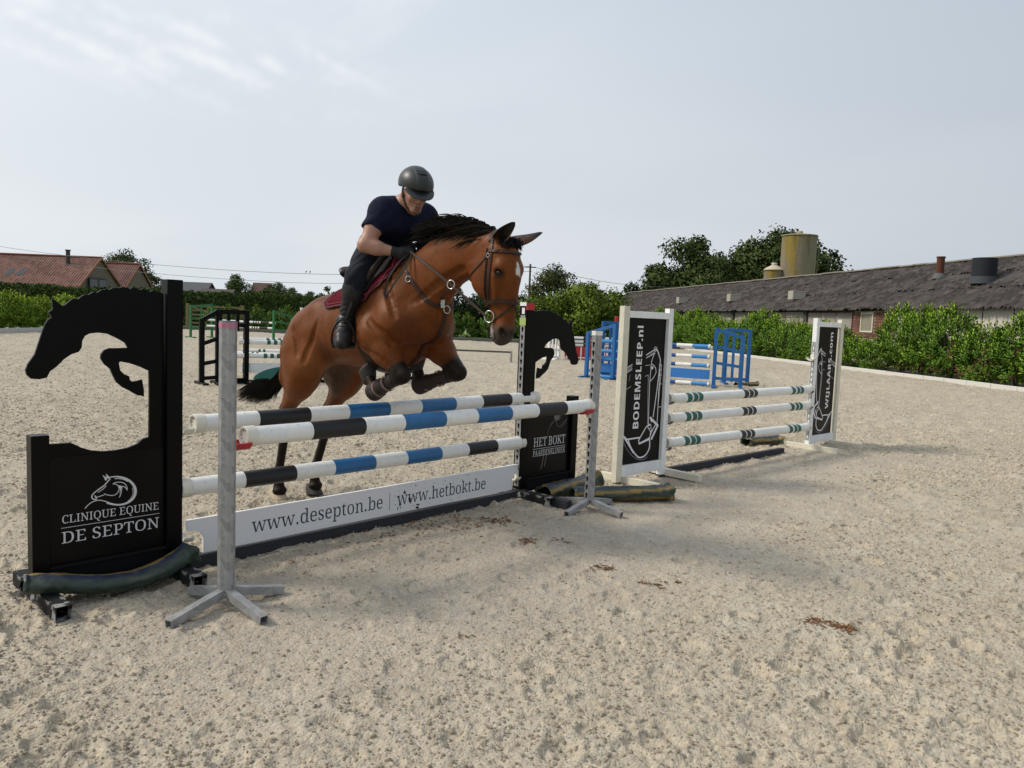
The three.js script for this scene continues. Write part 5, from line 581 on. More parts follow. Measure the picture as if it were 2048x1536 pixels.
// ---------------------------------------------------------------- the horse (x forwards, y up, z to its right)
const HORSE = [[-1.72, 0, -6.09], Math.atan2(-0.68, 0.733)];
const M = s => p => [p[0], p[1], p[2] * s];                      // mirror helper
const torso = loft(spline([
  [0.27, 1.20, 0.10, 0.14, 2], [0.36, 1.235, 0.175, 0.215, 2.1], [0.47, 1.315, 0.225, 0.255, 2.15], [0.62, 1.372, 0.258, 0.278, 2.15], [0.85, 1.393, 0.280, 0.302, 2.1],
  [1.05, 1.42, 0.312, 0.298, 2.05], [1.22, 1.455, 0.335, 0.265, 2.0], [1.36, 1.49, 0.325, 0.235, 2.0], [1.48, 1.50, 0.245, 0.205, 2.1], [1.58, 1.485, 0.12, 0.13, 2]], 10));
const neckLoft = loft(spline([[1.38, 1.57, 0.285, 0.19, 2.1], [1.50, 1.655, 0.255, 0.165, 2.1], [1.62, 1.745, 0.208, 0.133, 2.1], [1.75, 1.833, 0.186, 0.110, 2.1], [1.87, 1.873, 0.165, 0.098, 2.1], [2.0, 1.888, 0.148, 0.092, 2.1], [2.12, 1.885, 0.128, 0.088, 2.1], [2.19, 1.872, 0.105, 0.080, 2]], 12));
const headLoft = loft(spline([[2.185, 1.915, 0.085, 0.07, 2.2], [2.205, 1.845, 0.135, 0.094, 2.4], [2.203, 1.77, 0.152, 0.099, 2.5], [2.208, 1.69, 0.137, 0.087, 2.6], [2.230, 1.61, 0.102, 0.068, 2.5], [2.246, 1.53, 0.075, 0.054, 2.4], [2.245, 1.46, 0.072, 0.054, 2.3], [2.240, 1.41, 0.068, 0.055, 2.2], [2.236, 1.378, 0.042, 0.042, 2]], 4));
// joints of the legs, right side; fore legs differ left and right
const LEG = {
  hindR: { hip: [0.41, 1.34, 0.13], stifle: [0.52, 1.10, 0.20], hock: [0.165, 0.675, 0.168], fet: [0.050, 0.235, 0.158], past: [0.045, 0.125, 0.158], hoof: [0.02, 0.10, 0.158] },
  hindL: { hip: [0.41, 1.34, -0.13], stifle: [0.54, 1.10, -0.20], hock: [0.245, 0.675, -0.17], fet: [0.068, 0.235, -0.158], past: [0.055, 0.125, -0.158], hoof: [0.02, 0.10, -0.158] },
  foreR: { elbow: [1.33, 1.345, 0.222], knee: [1.575, 1.115, 0.20], fet: [1.278, 0.985, 0.180], hoof: [1.205, 1.055, 0.17] },
  foreL: { elbow: [1.41, 1.345, -0.185], knee: [1.715, 1.135, -0.155], fet: [1.362, 1.022, -0.145], hoof: [1.335, 1.115, -0.135] },
};
function hind(L, s) {
  const { hip, stifle, hock, fet, past } = L, k = [];
  const pt = (x, y, z) => [x, y, z * s];
  k.push([cone(hip, stifle, 0.135, 0.105), 0.12]);
  k.push([cone(pt(0.315, 1.215, 0.125), pt(stifle[0] - 0.25, 1.00, 0.185), 0.115, 0.103), 0.10]);             // buttock
  k.push([cone(pt(0.36, 1.18, 0.16), [stifle[0] - 0.10, 0.985, 0.19 * s], 0.155, 0.105), 0.10]);
  const mid = [mix(stifle[0], hock[0], 0.45), mix(stifle[1], hock[1], 0.42), mix(stifle[2], hock[2], 0.5)];
  k.push([cone([stifle[0] - 0.06, stifle[1] - 0.05, stifle[2]], mid, 0.112, 0.082), 0.06]);
  k.push([cone(mid, [hock[0] + 0.01, hock[1] + 0.07, hock[2]], 0.082, 0.046), 0.05]);
  k.push([cone([mid[0] - 0.09, mid[1] + 0.03, mid[2]], [hock[0] - 0.052, hock[1] + 0.07, hock[2]], 0.05, 0.018), 0.05]);   // Achilles tendon
  k.push([cone([hock[0] - 0.052, hock[1] + 0.075, hock[2]], [hock[0] - 0.03, hock[1] - 0.03, hock[2]], 0.026, 0.028), 0.03]); // point of the hock
  k.push([ell([hock[0], hock[1], hock[2]], [0.056, 0.075, 0.045]), 0.04]);
  const c1 = [mix(hock[0], fet[0], 0.25), mix(hock[1], fet[1], 0.25), mix(hock[2], fet[2], 0.25)];
  k.push([cone([hock[0], hock[1] - 0.03, hock[2]], c1, 0.046, 0.033), 0.03]); k.push([cone(c1, fet, 0.033, 0.030), 0.02]);
  k.push([cone([c1[0] - 0.028, c1[1], c1[2]], [fet[0] - 0.026, fet[1] + 0.02, fet[2]], 0.018, 0.018), 0.02]);              // flexor tendon
  k.push([ell(fet, [0.041, 0.044, 0.036]), 0.03]); k.push([ell([fet[0] - 0.026, fet[1] - 0.012, fet[2]], [0.022, 0.028, 0.026]), 0.02]); k.push([cone(fet, past, 0.033, 0.034), 0.03]); k.push([cone(past, [past[0] + 0.010, past[1] - 0.035, past[2]], 0.037, 0.056), 0.02]);
  return k;
}
function fore(L, s) {
  const { elbow, knee, fet, hoof } = L, k = [], lerp = (a, b, t) => a.map((v, i) => mix(v, b[i], t));
  k.push([cone([1.27, 1.62, 0.10 * s], [1.47, 1.425, 0.165 * s], 0.13, 0.105), 0.10]);             // shoulder blade
  k.push([cone([1.47, 1.43, 0.17 * s], elbow, 0.105, 0.108), 0.08]);                                // arm and triceps
  k.push([cone([1.20, 1.47, 0.13 * s], [elbow[0] - 0.03, elbow[1] + 0.02, elbow[2] * 0.95], 0.12, 0.10), 0.09]);
  const m = lerp(elbow, knee, 0.38); k.push([cone(elbow, m, 0.108, 0.090), 0.035]); k.push([cone(m, knee, 0.090, 0.050), 0.035]);
  const dn = V(...knee).sub(V(...elbow)).normalize(), dc = V(...fet).sub(V(...knee)).normalize(), out = dn.clone().sub(dc).normalize();
  const kc = [knee[0] + out.x * 0.012, knee[1] + out.y * 0.012, knee[2]];
  k.push([cone([kc[0] - dn.x * 0.05, kc[1] - dn.y * 0.05, kc[2]], [kc[0] + dc.x * 0.045, kc[1] + dc.y * 0.045, kc[2]], 0.047, 0.044), 0.03]);  // carpus
  k.push([ell([kc[0] + out.x * 0.012, kc[1] + out.y * 0.012, kc[2]], [0.042, 0.046, 0.041]), 0.03]);
  k.push([cone(lerp(knee, fet, 0.1), lerp(knee, fet, 0.3), 0.045, 0.036), 0.03]); k.push([cone(lerp(knee, fet, 0.25), fet, 0.035, 0.033), 0.03]);
  k.push([ell(fet, [0.046, 0.046, 0.042]), 0.03]); k.push([cone(fet, hoof, 0.036, 0.037), 0.025]);
  return k;
}
const bodyTrunk = blend([[torso, 0], [neckLoft, 0.10],
  [ell([1.25, 1.74, 0], [0.19, 0.085, 0.055], 0.35), 0.08],                                       // withers
  [ell([1.60, 1.50, 0], [0.105, 0.13, 0.125]), 0.08], [ell([1.58, 1.45, 0.085], [0.075, 0.12, 0.085]), 0.07], [ell([1.58, 1.45, -0.085], [0.075, 0.12, 0.085]), 0.07],   // pectorals
  [ell([0.425, 1.365, 0.105], [0.185, 0.105, 0.12], 0.72), 0.09], [ell([0.425, 1.365, -0.105], [0.185, 0.105, 0.12], 0.72), 0.09],   // gluteals
  [ell([0.58, 1.495, 0.15], [0.10, 0.07, 0.09], 0.4), 0.08], [ell([0.58, 1.495, -0.15], [0.10, 0.07, 0.09], 0.4), 0.08],       // points of the hip
  ...hind(LEG.hindR, 1), ...hind(LEG.hindL, -1), ...fore(LEG.foreR, 1), ...fore(LEG.foreL, -1),
  [cone([0.62, 1.20, 0.17], [0.50, 1.14, 0.19], 0.10, 0.09), 0.08], [cone([0.62, 1.20, -0.17], [0.50, 1.14, -0.19], 0.10, 0.09), 0.08],   // flank folds
  [cone([0.33, 1.32, 0], [0.22, 1.25, 0], 0.05, 0.032), 0.06],                                       // dock
]);
const headBlend = blend([[headLoft, 0],
  [ell([2.135, 1.735, 0.052], [0.10, 0.10, 0.046]), 0.04], [ell([2.135, 1.735, -0.052], [0.10, 0.10, 0.046]), 0.04],          // jowls
  [ell([2.288, 1.790, 0.072], [0.032, 0.036, 0.030]), 0.04], [ell([2.288, 1.790, -0.072], [0.032, 0.036, 0.030]), 0.04],       // brows
  [cone([2.262, 1.735, 0.088], [2.252, 1.60, 0.062], 0.012, 0.008), 0.035], [cone([2.262, 1.735, -0.088], [2.252, 1.60, -0.062], 0.012, 0.008), 0.035], // facial crest
  [cone([2.315, 1.70, 0], [2.288, 1.49, 0], 0.030, 0.024), 0.05],                                     // nasal bone
  [ell([2.282, 1.425, 0.036], [0.030, 0.042, 0.024]), 0.03], [ell([2.282, 1.425, -0.036], [0.030, 0.042, 0.024]), 0.03],       // nostril wings
  [ell([2.265, 1.378, 0], [0.042, 0.030, 0.046]), 0.03], [ell([2.205, 1.395, 0], [0.030, 0.036, 0.036]), 0.025],               // lips
]);
const groovePts = [
  [[1.36, 1.80, 0.12], [1.42, 1.68, 0.22], [1.50, 1.57, 0.25], [1.55, 1.48, 0.25]], [[1.10, 1.60, 0.30], [1.13, 1.50, 0.33], [1.20, 1.40, 0.33], [1.24, 1.30, 0.33]], [[1.62, 1.58, 0.15], [1.75, 1.66, 0.14], [1.88, 1.73, 0.12], [1.98, 1.78, 0.10]],
  [[0.74, 1.42, 0.33], [0.68, 1.32, 0.33], [0.63, 1.22, 0.33], [0.60, 1.13, 0.32]], [[0.31, 1.30, 0.26], [0.28, 1.18, 0.30], [0.27, 1.05, 0.31], [0.26, 0.92, 0.30]], [[1.36, 1.47, 0.34], [1.43, 1.41, 0.33], [1.50, 1.36, 0.30], [1.55, 1.30, 0.26]], [[1.36, 1.26, 0.33], [1.46, 1.22, 0.31], [1.54, 1.16, 0.28]], [[0.44, 1.36, 0.28], [0.50, 1.28, 0.31], [0.53, 1.18, 0.32]]];
const grooves = []; for (const s of [1, -1]) for (const pts of groovePts) { const q = spline(pts, 3).map(p => toSurface(bodyTrunk, [p[0], p[1], p[2] * s], 0.006)); for (let i = 0; i < q.length - 1; i++) { const e = Math.sin(Math.PI * (i + 0.5) / (q.length - 1)); const m = q[i].map((v, k) => (v + q[i + 1][k]) / 2); grooves.push([m, cone(q[i], q[i + 1], 0.002 + 0.008 * e, 0.002 + 0.008 * e)]); } }
const bulges = [1, -1].flatMap(s => [[1.38, 1.30, 0.285], [1.46, 1.23, 0.262], [1.24, 1.47, 0.27], [1.46, 1.50, 0.235], [0.38, 1.10, 0.275], [0.44, 0.95, 0.262], [0.60, 1.36, 0.285]].map(p => [p[0], p[1], p[2] * s]));
const nostr = [1, -1].map(s => ell([2.298, 1.418, 0.056 * s], [0.012, 0.021, 0.020], 0.35)), eyeHole = [1, -1].map(s => ell([2.292, 1.758, 0.097 * s], [0.026, 0.0145, 0.022], -0.45));
const mouth = cone([2.236, 1.372, 0], [2.214, 1.452, 0], 0.004, 0.003);
function horseF(x, y, z) {
  let d = bodyTrunk(x, y, z);
  if (x > 1.85 && y > 1.25) {
    let h = headBlend(x, y, z);
    if (h < 0.12) { for (const n of nostr) h = smax(h, -n(x, y, z), 0.012); for (const e of eyeHole) h = smax(h, -e(x, y, z), 0.012); h = smax(h, -mouth(x, y, z * 0.05), 0.01); }
    d = smin(d, h, 0.05);
  }
  if (d < 0.05 && d > -0.05) { for (const [m, g] of grooves) { const dx = x - m[0], dy = y - m[1], dz = z - m[2]; if (dx * dx + dy * dy + dz * dz < 0.0121) d = smax(d, -g(x, y, z), 0.036); } for (const b of bulges) { const q = (x - b[0]) ** 2 + (y - b[1]) ** 2 + (z - b[2]) ** 2; if (q < 0.012) d -= 0.010 * Math.pow(1 - q / 0.012, 2); } }
  if (y > 1.0 && x > 0.2 && x < 1.75) {                        // grooves: jugular, shoulder edge, ribs, flank
    const rel = Math.sin(x * 61 + y * 9) * 0.0011 * smooth(0.72, 0.8, x) * smooth(1.12, 1.02, x) * smooth(1.22, 1.3, y); d += rel;
  }
  return d + 0.0022 * fbm(x * 9, y * 9, z * 9, 2);
}
const coat = (() => {
  const bay = [0.128, 0.0365, 0.0092], dark = [0.048, 0.0140, 0.0050], black = [0.0085, 0.0070, 0.0068], pale = [0.185, 0.066, 0.022], grey = [0.060, 0.050, 0.045], m3 = (a, b, t) => [mix(a[0], b[0], t), mix(a[1], b[1], t), mix(a[2], b[2], t)];
  const segD = (p, a, b) => { const ab = b.map((v, i) => v - a[i]), ap = p.map((v, i) => v - a[i]), t = clamp((ap[0] * ab[0] + ap[1] * ab[1] + ap[2] * ab[2]) / (ab[0] ** 2 + ab[1] ** 2 + ab[2] ** 2)); return [Math.hypot(...ap.map((v, i) => v - ab[i] * t)), t]; };
  return (x, y, z) => {
    const n = fbm(x * 5, y * 5, z * 5, 3), n2 = fbm(x * 40, y * 40, z * 40, 2);
    let c = m3(bay, dark, smooth(0.05, 0.6, n) * 0.55); c = m3(c, pale, smooth(0.1, 0.6, -n) * 0.35);
    // pale flank and inside of the thigh
    const fl = Math.hypot((x - 0.60) / 0.16, (y - 1.12) / 0.13); if (y > 0.85) c = m3(c, pale, smooth(1.2, 0.2, fl + n * 0.4) * 0.75);
    if (y < 1.12 && y > 0.7 && x < 0.75) { const inner = smooth(0.16, 0.09, Math.abs(z)); c = m3(c, grey, inner * 0.7); }
    // black points: lower legs
    let k = smooth(0.80, 0.66, y + n * 0.05);
    for (const s of ['foreR', 'foreL']) { const L = LEG[s], p = [x, y, z]; const [d, t] = segD(p, L.elbow, L.knee); if (d < 0.13 && t > 0.4) k = Math.max(k, smooth(0.62, 0.92, t + n * 0.08)); const [d2] = segD(p, L.knee, L.fet), [d3] = segD(p, L.fet, L.hoof); if (Math.min(d2, d3) < 0.085) k = 1; }
    c = m3(c, black, k);
    if (x > 1.9 && y > 1.2) {                                  // head: darker front, grey muzzle, white star
      const mz = smooth(1.475, 1.40, y + n * 0.03 - (x - 2.25) * 0.25); c = m3(c, grey, mz * 0.9); c = m3(c, black, smooth(1.44, 1.385, y) * 0.35);
      const eyeD = Math.hypot(x - 2.292, y - 1.758); c = m3(c, black, smooth(0.042, 0.022, eyeD) * 0.75);
      const nd = Math.hypot((x - 2.298) / 1.0, (y - 1.418) / 1.5); c = m3(c, black, smooth(0.028, 0.012, nd) * 0.9);
      const sy = y - 1.785, sz = z + 0.004, star = Math.max(Math.abs(sz) / (0.017 - sy * 0.12) , Math.abs(sy) / 0.038) + n2 * 0.35; if (x > 2.28 && star < 1.0) c = m3(c, [0.62, 0.60, 0.57], smooth(1.0, 0.75, star));
      const lip = Math.hypot((x - 2.213) / 0.018, (y - 1.425) / 0.05); c = m3(c, [0.32, 0.28, 0.26], smooth(1.1, 0.6, lip) * 0.8);
    }
    const g = 1 + n2 * 0.12 + 0.16 * vnoise(x * 150, y * 45, z * 150); return [c[0] * g, c[1] * g, c[2] * g];
  };
})();
const coatBump = tex(256, 256, (() => { const a = tileNoise(256, 128, 3), b = tileNoise(256, 16, 4); return (x, y) => a(x, y * 0.25) * 0.6 + b(x, y) * 0.4; })(), { repeat: [7, 7] });
const coatMat = phys({ vertexColors: true, roughness: 0.46, specularIntensity: 0.36, specularColor: new THREE.Color(1, 0.74, 0.52), bumpMap: coatBump, bumpScale: 0.0006 });
const horse = thing('horse', 'bay horse with black mane and a small white star, jumping the blue and white poles', 'horse', HORSE[0], HORSE[1]);
const hg = part('body', nets(horseF, [-0.12, 0.04, -0.46], [2.52, 2.14, 0.46], 0.0095, coat), coatMat, horse);
console.log('horse tris', hg.geometry.index.count / 3);
const torsoOnly = horseF;
{ // hooves: horn cones, real sole
  const hoofG = (R, h) => { const g = new THREE.LatheGeometry([[0, 0.004], [R * 0.7, 0], [R, 0.006], [R * 0.98, 0.02], [R * 0.78, h], [R * 0.6, h + 0.008], [0, h + 0.01]].map(p => V2(...p)), 24); g.scale(1.08, 1, 0.95); const p = g.attributes.position; for (let i = 0; i < p.count; i++) { const y = p.getY(i) / h; p.setX(i, p.getX(i) * (p.getX(i) > 0 ? 1.08 : 0.9) + (0.5 - y) * 0.035); } g.computeVertexNormals(); return g; };
  const horn = std({ color: lin(0x2a2622), roughness: 0.6, bumpMap: coatBump, bumpScale: 0.001 }), paleHorn = std({ color: lin(0xb9a88e), roughness: 0.7, bumpMap: coatBump, bumpScale: 0.001 });
  const put = (g, at, rz, m, label) => { g.rotateZ(rz); g.translate(...at); return part('hoof', g, m, horse, label); };
  put(hoofG(0.068, 0.085), [0.035, 0.004, 0.158], 0.12, paleHorn, 'pale hoof of the near hind leg'); put(hoofG(0.068, 0.085), [0.045, 0.004, -0.158], 0.1, horn);
  for (const s of ['foreR', 'foreL']) { const { fet, hoof } = LEG[s], d = V(...hoof).sub(V(...fet)).normalize(), g = hoofG(0.063, 0.08); g.rotateX(Math.PI); const ang = Math.atan2(d.y, d.x) - Math.PI / 2; g.rotateZ(ang); const o = V(...hoof).addScaledVector(d, 0.085); g.translate(o.x, o.y, o.z); part('hoof', g, horn, horse); }
}
{ // ears, eyes
  const earG = (base, tip, s) => { const b = V(...base), t = V(...tip), ax = t.clone().sub(b), len = ax.length(), pos = [], idx = [], nu = 10, nv = 12; ax.normalize(); const open = V(0.75, 0.12, 0.62 * s).normalize(), side = ax.clone().cross(open).normalize(), fr = side.clone().cross(ax).normalize();
    for (const o of [0, 1]) for (let j = 0; j <= nv; j++) for (let i = 0; i <= nu; i++) { const v = j / nv, a = (i / nu - 0.5) * 2 * 2.25 * (1 - 0.25 * v), w = 0.053 * (0.75 + 1.0 * v - 1.0 * v * v) * Math.pow(1 - v, 0.45) * (1 - o * 0.1) + 0.0012; const cen = b.clone().addScaledVector(ax, v * len).addScaledVector(fr, 0.018 * Math.sin(v * 3) - 0.006); const p = cen.addScaledVector(side, Math.sin(a) * w).addScaledVector(fr, -Math.cos(a) * w * 0.95); pos.push(p.x, p.y, p.z); }
    const W = nu + 1, N = W * (nv + 1); for (let j = 0; j < nv; j++) for (let i = 0; i < nu; i++) { const a = j * W + i, c = a + W; idx.push(a, a + 1, c + 1, a, c + 1, c, N + a, N + c + 1, N + a + 1, N + a, N + c, N + c + 1); } for (let j = 0; j < nv; j++) for (const i of [0, nu]) { const a = j * W + i, c = a + W; idx.push(a, c, N + c, a, N + c, N + a); }
    const g = new THREE.BufferGeometry(); g.setAttribute('position', new THREE.BufferAttribute(new Float32Array(pos), 3)); g.setIndex(idx); g.computeVertexNormals(); return g; };
  const earCol = (x, y, z) => { const n = vnoise(x * 60, y * 60, z * 60); const k = smooth(1.965, 2.0, y + n * 0.008); return [mix(0.085, 0.01, k), mix(0.034, 0.008, k), mix(0.016, 0.0075, k)]; };
  const em = phys({ vertexColors: true, roughness: 0.6, side: THREE.DoubleSide });
  part('ear', colorize(earG([2.235, 1.94, 0.064], [2.385, 2.042, 0.072], 1), earCol), em, horse); part('ear', colorize(earG([2.245, 1.94, -0.064], [2.385, 2.008, -0.175], -1), earCol), em, horse);
  for (const s of [1, -1]) { const g = new THREE.SphereGeometry(0.021, 20, 14); g.translate(2.283, 1.757, 0.0755 * s); part('eye', g, phys({ color: new THREE.Color(0.012, 0.007, 0.005), roughness: 0.22, specularIntensity: 0.6 }), horse); }
}
function hairs(list, mat, name, parent) {          // list of {p: points, w, t}: thin tapering locks
  const pos = [], idx = [], nor = [];
  for (const { p, w } of list) { const q = spline(p, 4), n = q.length, o = pos.length / 3; for (let i = 0; i < n; i++) { const a = V(...q[Math.max(i - 1, 0)]), b = V(...q[Math.min(i + 1, n - 1)]), T = b.sub(a).normalize(), S = T.clone().cross(V(0.3, 0.2, 1)).normalize(), O = S.clone().cross(T), f = Math.pow(Math.sin(Math.PI * (0.18 + 0.82 * i / (n - 1))), 0.7) * w; for (let c = 0; c < 3; c++) { const an = c * 2.0944, d = S.clone().multiplyScalar(Math.cos(an)).addScaledVector(O, Math.sin(an)); pos.push(q[i][0] + d.x * f, q[i][1] + d.y * f, q[i][2] + d.z * f); nor.push(d.x, d.y, d.z); } if (i) for (let c = 0; c < 3; c++) { const e = (c + 1) % 3, u = o + (i - 1) * 3; idx.push(u + c, u + e, u + 3 + e, u + c, u + 3 + e, u + 3 + c); } } }
  const g = new THREE.BufferGeometry(); g.setAttribute('position', new THREE.BufferAttribute(new Float32Array(pos), 3)); g.setAttribute('normal', new THREE.BufferAttribute(new Float32Array(nor), 3)); g.setIndex(idx); return part(name, g, mat, parent);
}
const hairMat = phys({ color: new THREE.Color(0.011, 0.009, 0.0085), roughness: 0.42, sheen: 0.3, sheenColor: new THREE.Color(0.3, 0.25, 0.22) });
{ // mane: locks from the crest, flying up and back
  const r = rng(11), list = [], crest = spline([[1.30, 1.835, 0], [1.42, 1.885, 0], [1.52, 1.94, 0], [1.64, 1.99, 0], [1.78, 2.02, 0], [1.92, 2.033, 0], [2.04, 2.03, 0], [2.15, 2.005, 0], [2.22, 1.975, 0]], 10);
  for (let i = 0; i < 2200; i++) {
    const t = 0.09 + 0.91 * r(), c = crest[Math.min(crest.length - 1, Math.floor(t * crest.length))], l = (r() - 0.5) * 0.045, side = r() < 0.42 * smooth(0.1, 0.5, t) ? 1 : -1, lift = 0.5 + 0.5 * Math.sin(Math.PI * clamp((t - 0.08) / 0.8)), fly = Math.pow(lift, 1.2) * (0.35 + 0.65 * r());
    const L = (0.12 + 0.13 * r()) * (t > 0.9 ? 0.75 : 1) * smooth(-0.25, 0.45, t), back = (-0.55 - 0.5 * r()) * smooth(0.02, 0.62, t), up = 0.42 * fly * smooth(0.05, 0.35, t), out = side * (0.12 + 0.55 * r()) * (1 - fly * 0.4), drop = side > 0 ? 0.22 : 0.7;
    const b = [c[0] + (r() - 0.5) * 0.03, c[1] - 0.022, l]; 
    list.push({ p: [b, [b[0] + L * back * 0.30, b[1] + 0.03 + L * up * 0.75, l + out * L * 0.3], [b[0] + L * back * 0.72, b[1] + 0.028 + L * (up * 1.0 - drop * 0.12), l + out * L * 0.75], [b[0] + L * back * 1.2, b[1] + 0.02 + L * (up * 0.95 - drop * 0.42), l + out * L * 1.15]], w: 0.0028 + 0.0022 * r() });
  }
  for (let i = 0; i < 300; i++) {                       // forelock between the ears, swept to both sides of the brow
    const b = [2.235 + r() * 0.05, 1.955 - r() * 0.02, (r() - 0.5) * 0.10], s = b[2] + (r() - 0.5) * 0.05, L = 0.022 + 0.03 * r();
    list.push({ p: [b, [b[0] + 0.022, b[1] + 0.016, s * 1.1], [b[0] + 0.040, b[1] - L * 0.4, s * 1.15], [b[0] + 0.045, b[1] - L, s * 1.2 + (r() - 0.5) * 0.02]], w: 0.0026 + 0.002 * r() });
  }
  for (let i = 0; i < 70; i++) {                        // wisps along the near side of the neck behind the ear
    const t = 0.55 + 0.42 * r(), c = crest[Math.floor(t * (crest.length - 1))], L = 0.10 + 0.13 * r(), b = [c[0], c[1] - 0.015, 0.02];
    list.push({ p: [b, [b[0] - L * 0.45, b[1] - 0.0 - L * 0.05, 0.062], [b[0] - L * 0.95, b[1] - L * 0.16, 0.088 + 0.012 * r()], [b[0] - L * 1.4, b[1] - L * 0.34, 0.10 + 0.02 * r()]], w: 0.0018 + 0.0012 * r() });
  }
  hairs(list, hairMat, 'mane', horse);
  const tail = []; for (let i = 0; i < 1300; i++) {
    const a = r() * 6.28, q = Math.sqrt(r()), rx = Math.cos(a) * q, rz = Math.sin(a) * q, L = 0.55 + 0.45 * r(), u = r();
    tail.push({ p: [[0.24 + rx * 0.02, 1.26 + rx * 0.02 - 0.05 * u, rz * 0.025], [0.12 + rx * 0.025, 1.22 - 0.03 * u, rz * 0.04], [-0.03 + rx * 0.045, 1.07 - 0.03 * rx, rz * 0.06 + 0.01], [-0.20 + rx * 0.06, 0.93 + rx * 0.02, 0.03 + rz * 0.08], [-0.28 - 0.10 * L + rx * 0.06, 0.865 - rx * 0.06, 0.05 + rz * 0.12], [-0.30 - 0.36 * L * (0.7 + 0.3 * r()) + rx * 0.05, 0.80 - 0.05 * L - rx * 0.06 + 0.04 * (r() - 0.5), 0.06 + rz * 0.18]], w: 0.0022 + 0.0018 * r() });
  }
  hairs(tail, hairMat, 'tail', horse);
}
// ---------------------------------------------------------------- the rider, in the horse's frame
const wide = (f, k) => (x, y, z) => f(x, y, z / k);
const R = {
  hip: [1.115, 1.945, 0.09], knee: [1.215, 1.735, 0.300], ankle: [1.125, 1.445, 0.318], ball: [1.205, 1.322, 0.392], toe: [1.232, 1.292, 0.418], heel: [1.085, 1.395, 0.300],
  sh: [1.285, 2.165, 0.168], el: [1.287, 1.930, 0.300], wr: [1.425, 1.892, 0.128],
};
const Lf = { hip: [1.115, 1.945, -0.09], knee: [1.215, 1.735, -0.300], ankle: [1.125, 1.445, -0.318], ball: [1.205, 1.322, -0.392], toe: [1.232, 1.292, -0.418], heel: [1.085, 1.395, -0.300], sh: [1.315, 2.17, -0.195], el: [1.365, 1.975, -0.265], wr: [1.485, 1.905, -0.085] };
const l3 = (a, b, t) => a.map((v, i) => mix(v, b[i], t));
const trunkP = (e) => [
  [wide(cone([1.10, 1.965, 0], [1.17, 2.065, 0], 0.092 + e, 0.092 + e), 1.40), 0], [wide(cone([1.17, 2.065, 0], [1.25, 2.14, 0], 0.098 + e, 0.118 + e), 1.48), 0.05],
  [cone([1.272, 2.178, 0.145], [1.295, 2.185, -0.165], 0.060 + e, 0.060 + e), 0.07], [cone(R.sh, l3(R.sh, R.el, 0.25), 0.066 + e, 0.056 + e), 0.05], [cone(Lf.sh, l3(Lf.sh, Lf.el, 0.25), 0.066 + e, 0.056 + e), 0.05],
  [ell([1.29, 2.10, 0.085], [0.075, 0.075, 0.085]), 0.06], [ell([1.31, 2.10, -0.085], [0.075, 0.075, 0.085]), 0.06],
  [cone([1.275, 2.20, 0.01], [1.36, 2.25, 0.015], 0.075 + e, 0.056 + e * 0.3), 0.06],
];
const armP = (A, e) => [[cone(A.sh, A.el, 0.054 + e, 0.043 + e), 0.04], [ell(l3(A.sh, A.el, 0.5), [0.052 + e, 0.075, 0.050 + e]), 0.04], [cone(A.el, l3(A.el, A.wr, 0.35), 0.042 + e, 0.044 + e), 0.03], [cone(l3(A.el, A.wr, 0.3), A.wr, 0.044 + e, 0.028 + e), 0.03]];
const legP = (A, e) => [[cone(A.hip, A.knee, 0.090 + e, 0.060 + e), 0.06], [cone(l3(A.hip, A.knee, 0.05), l3(A.hip, A.knee, 0.55), 0.092 + e, 0.080 + e), 0.05], [ell(A.knee, [0.064 + e, 0.066 + e, 0.060 + e]), 0.04], [cone(A.knee, A.ankle, 0.056 + e, 0.040 + e), 0.04], [ell(l3(A.knee, A.ankle, 0.33), [0.064 + e, 0.09, 0.058 + e]), 0.05]];
const footP = (A, e) => [[cone(A.ankle, A.heel, 0.042 + e, 0.036 + e), 0.03], [cone(A.ankle, A.ball, 0.044 + e, 0.040 + e), 0.03], [cone(A.heel, A.ball, 0.034 + e, 0.037 + e), 0.03], [cone(A.ball, A.toe, 0.041 + e, 0.035 + e), 0.03]];
const hipsP = e => [[ell([1.11, 1.95, 0.066], [0.106 + e, 0.106 + e, 0.095 + e]), 0.06], [ell([1.11, 1.95, -0.066], [0.106 + e, 0.106 + e, 0.095 + e]), 0.06]];
const riderBody = blend([...trunkP(-0.004), ...hipsP(-0.006), ...armP(R, 0), ...armP(Lf, 0), ...legP(R, -0.006), ...legP(Lf, -0.006), ...footP(R, -0.006), ...footP(Lf, -0.006), [cone([1.325, 2.22, 0.012], [1.415, 2.28, 0.03], 0.055, 0.052), 0.04]]);
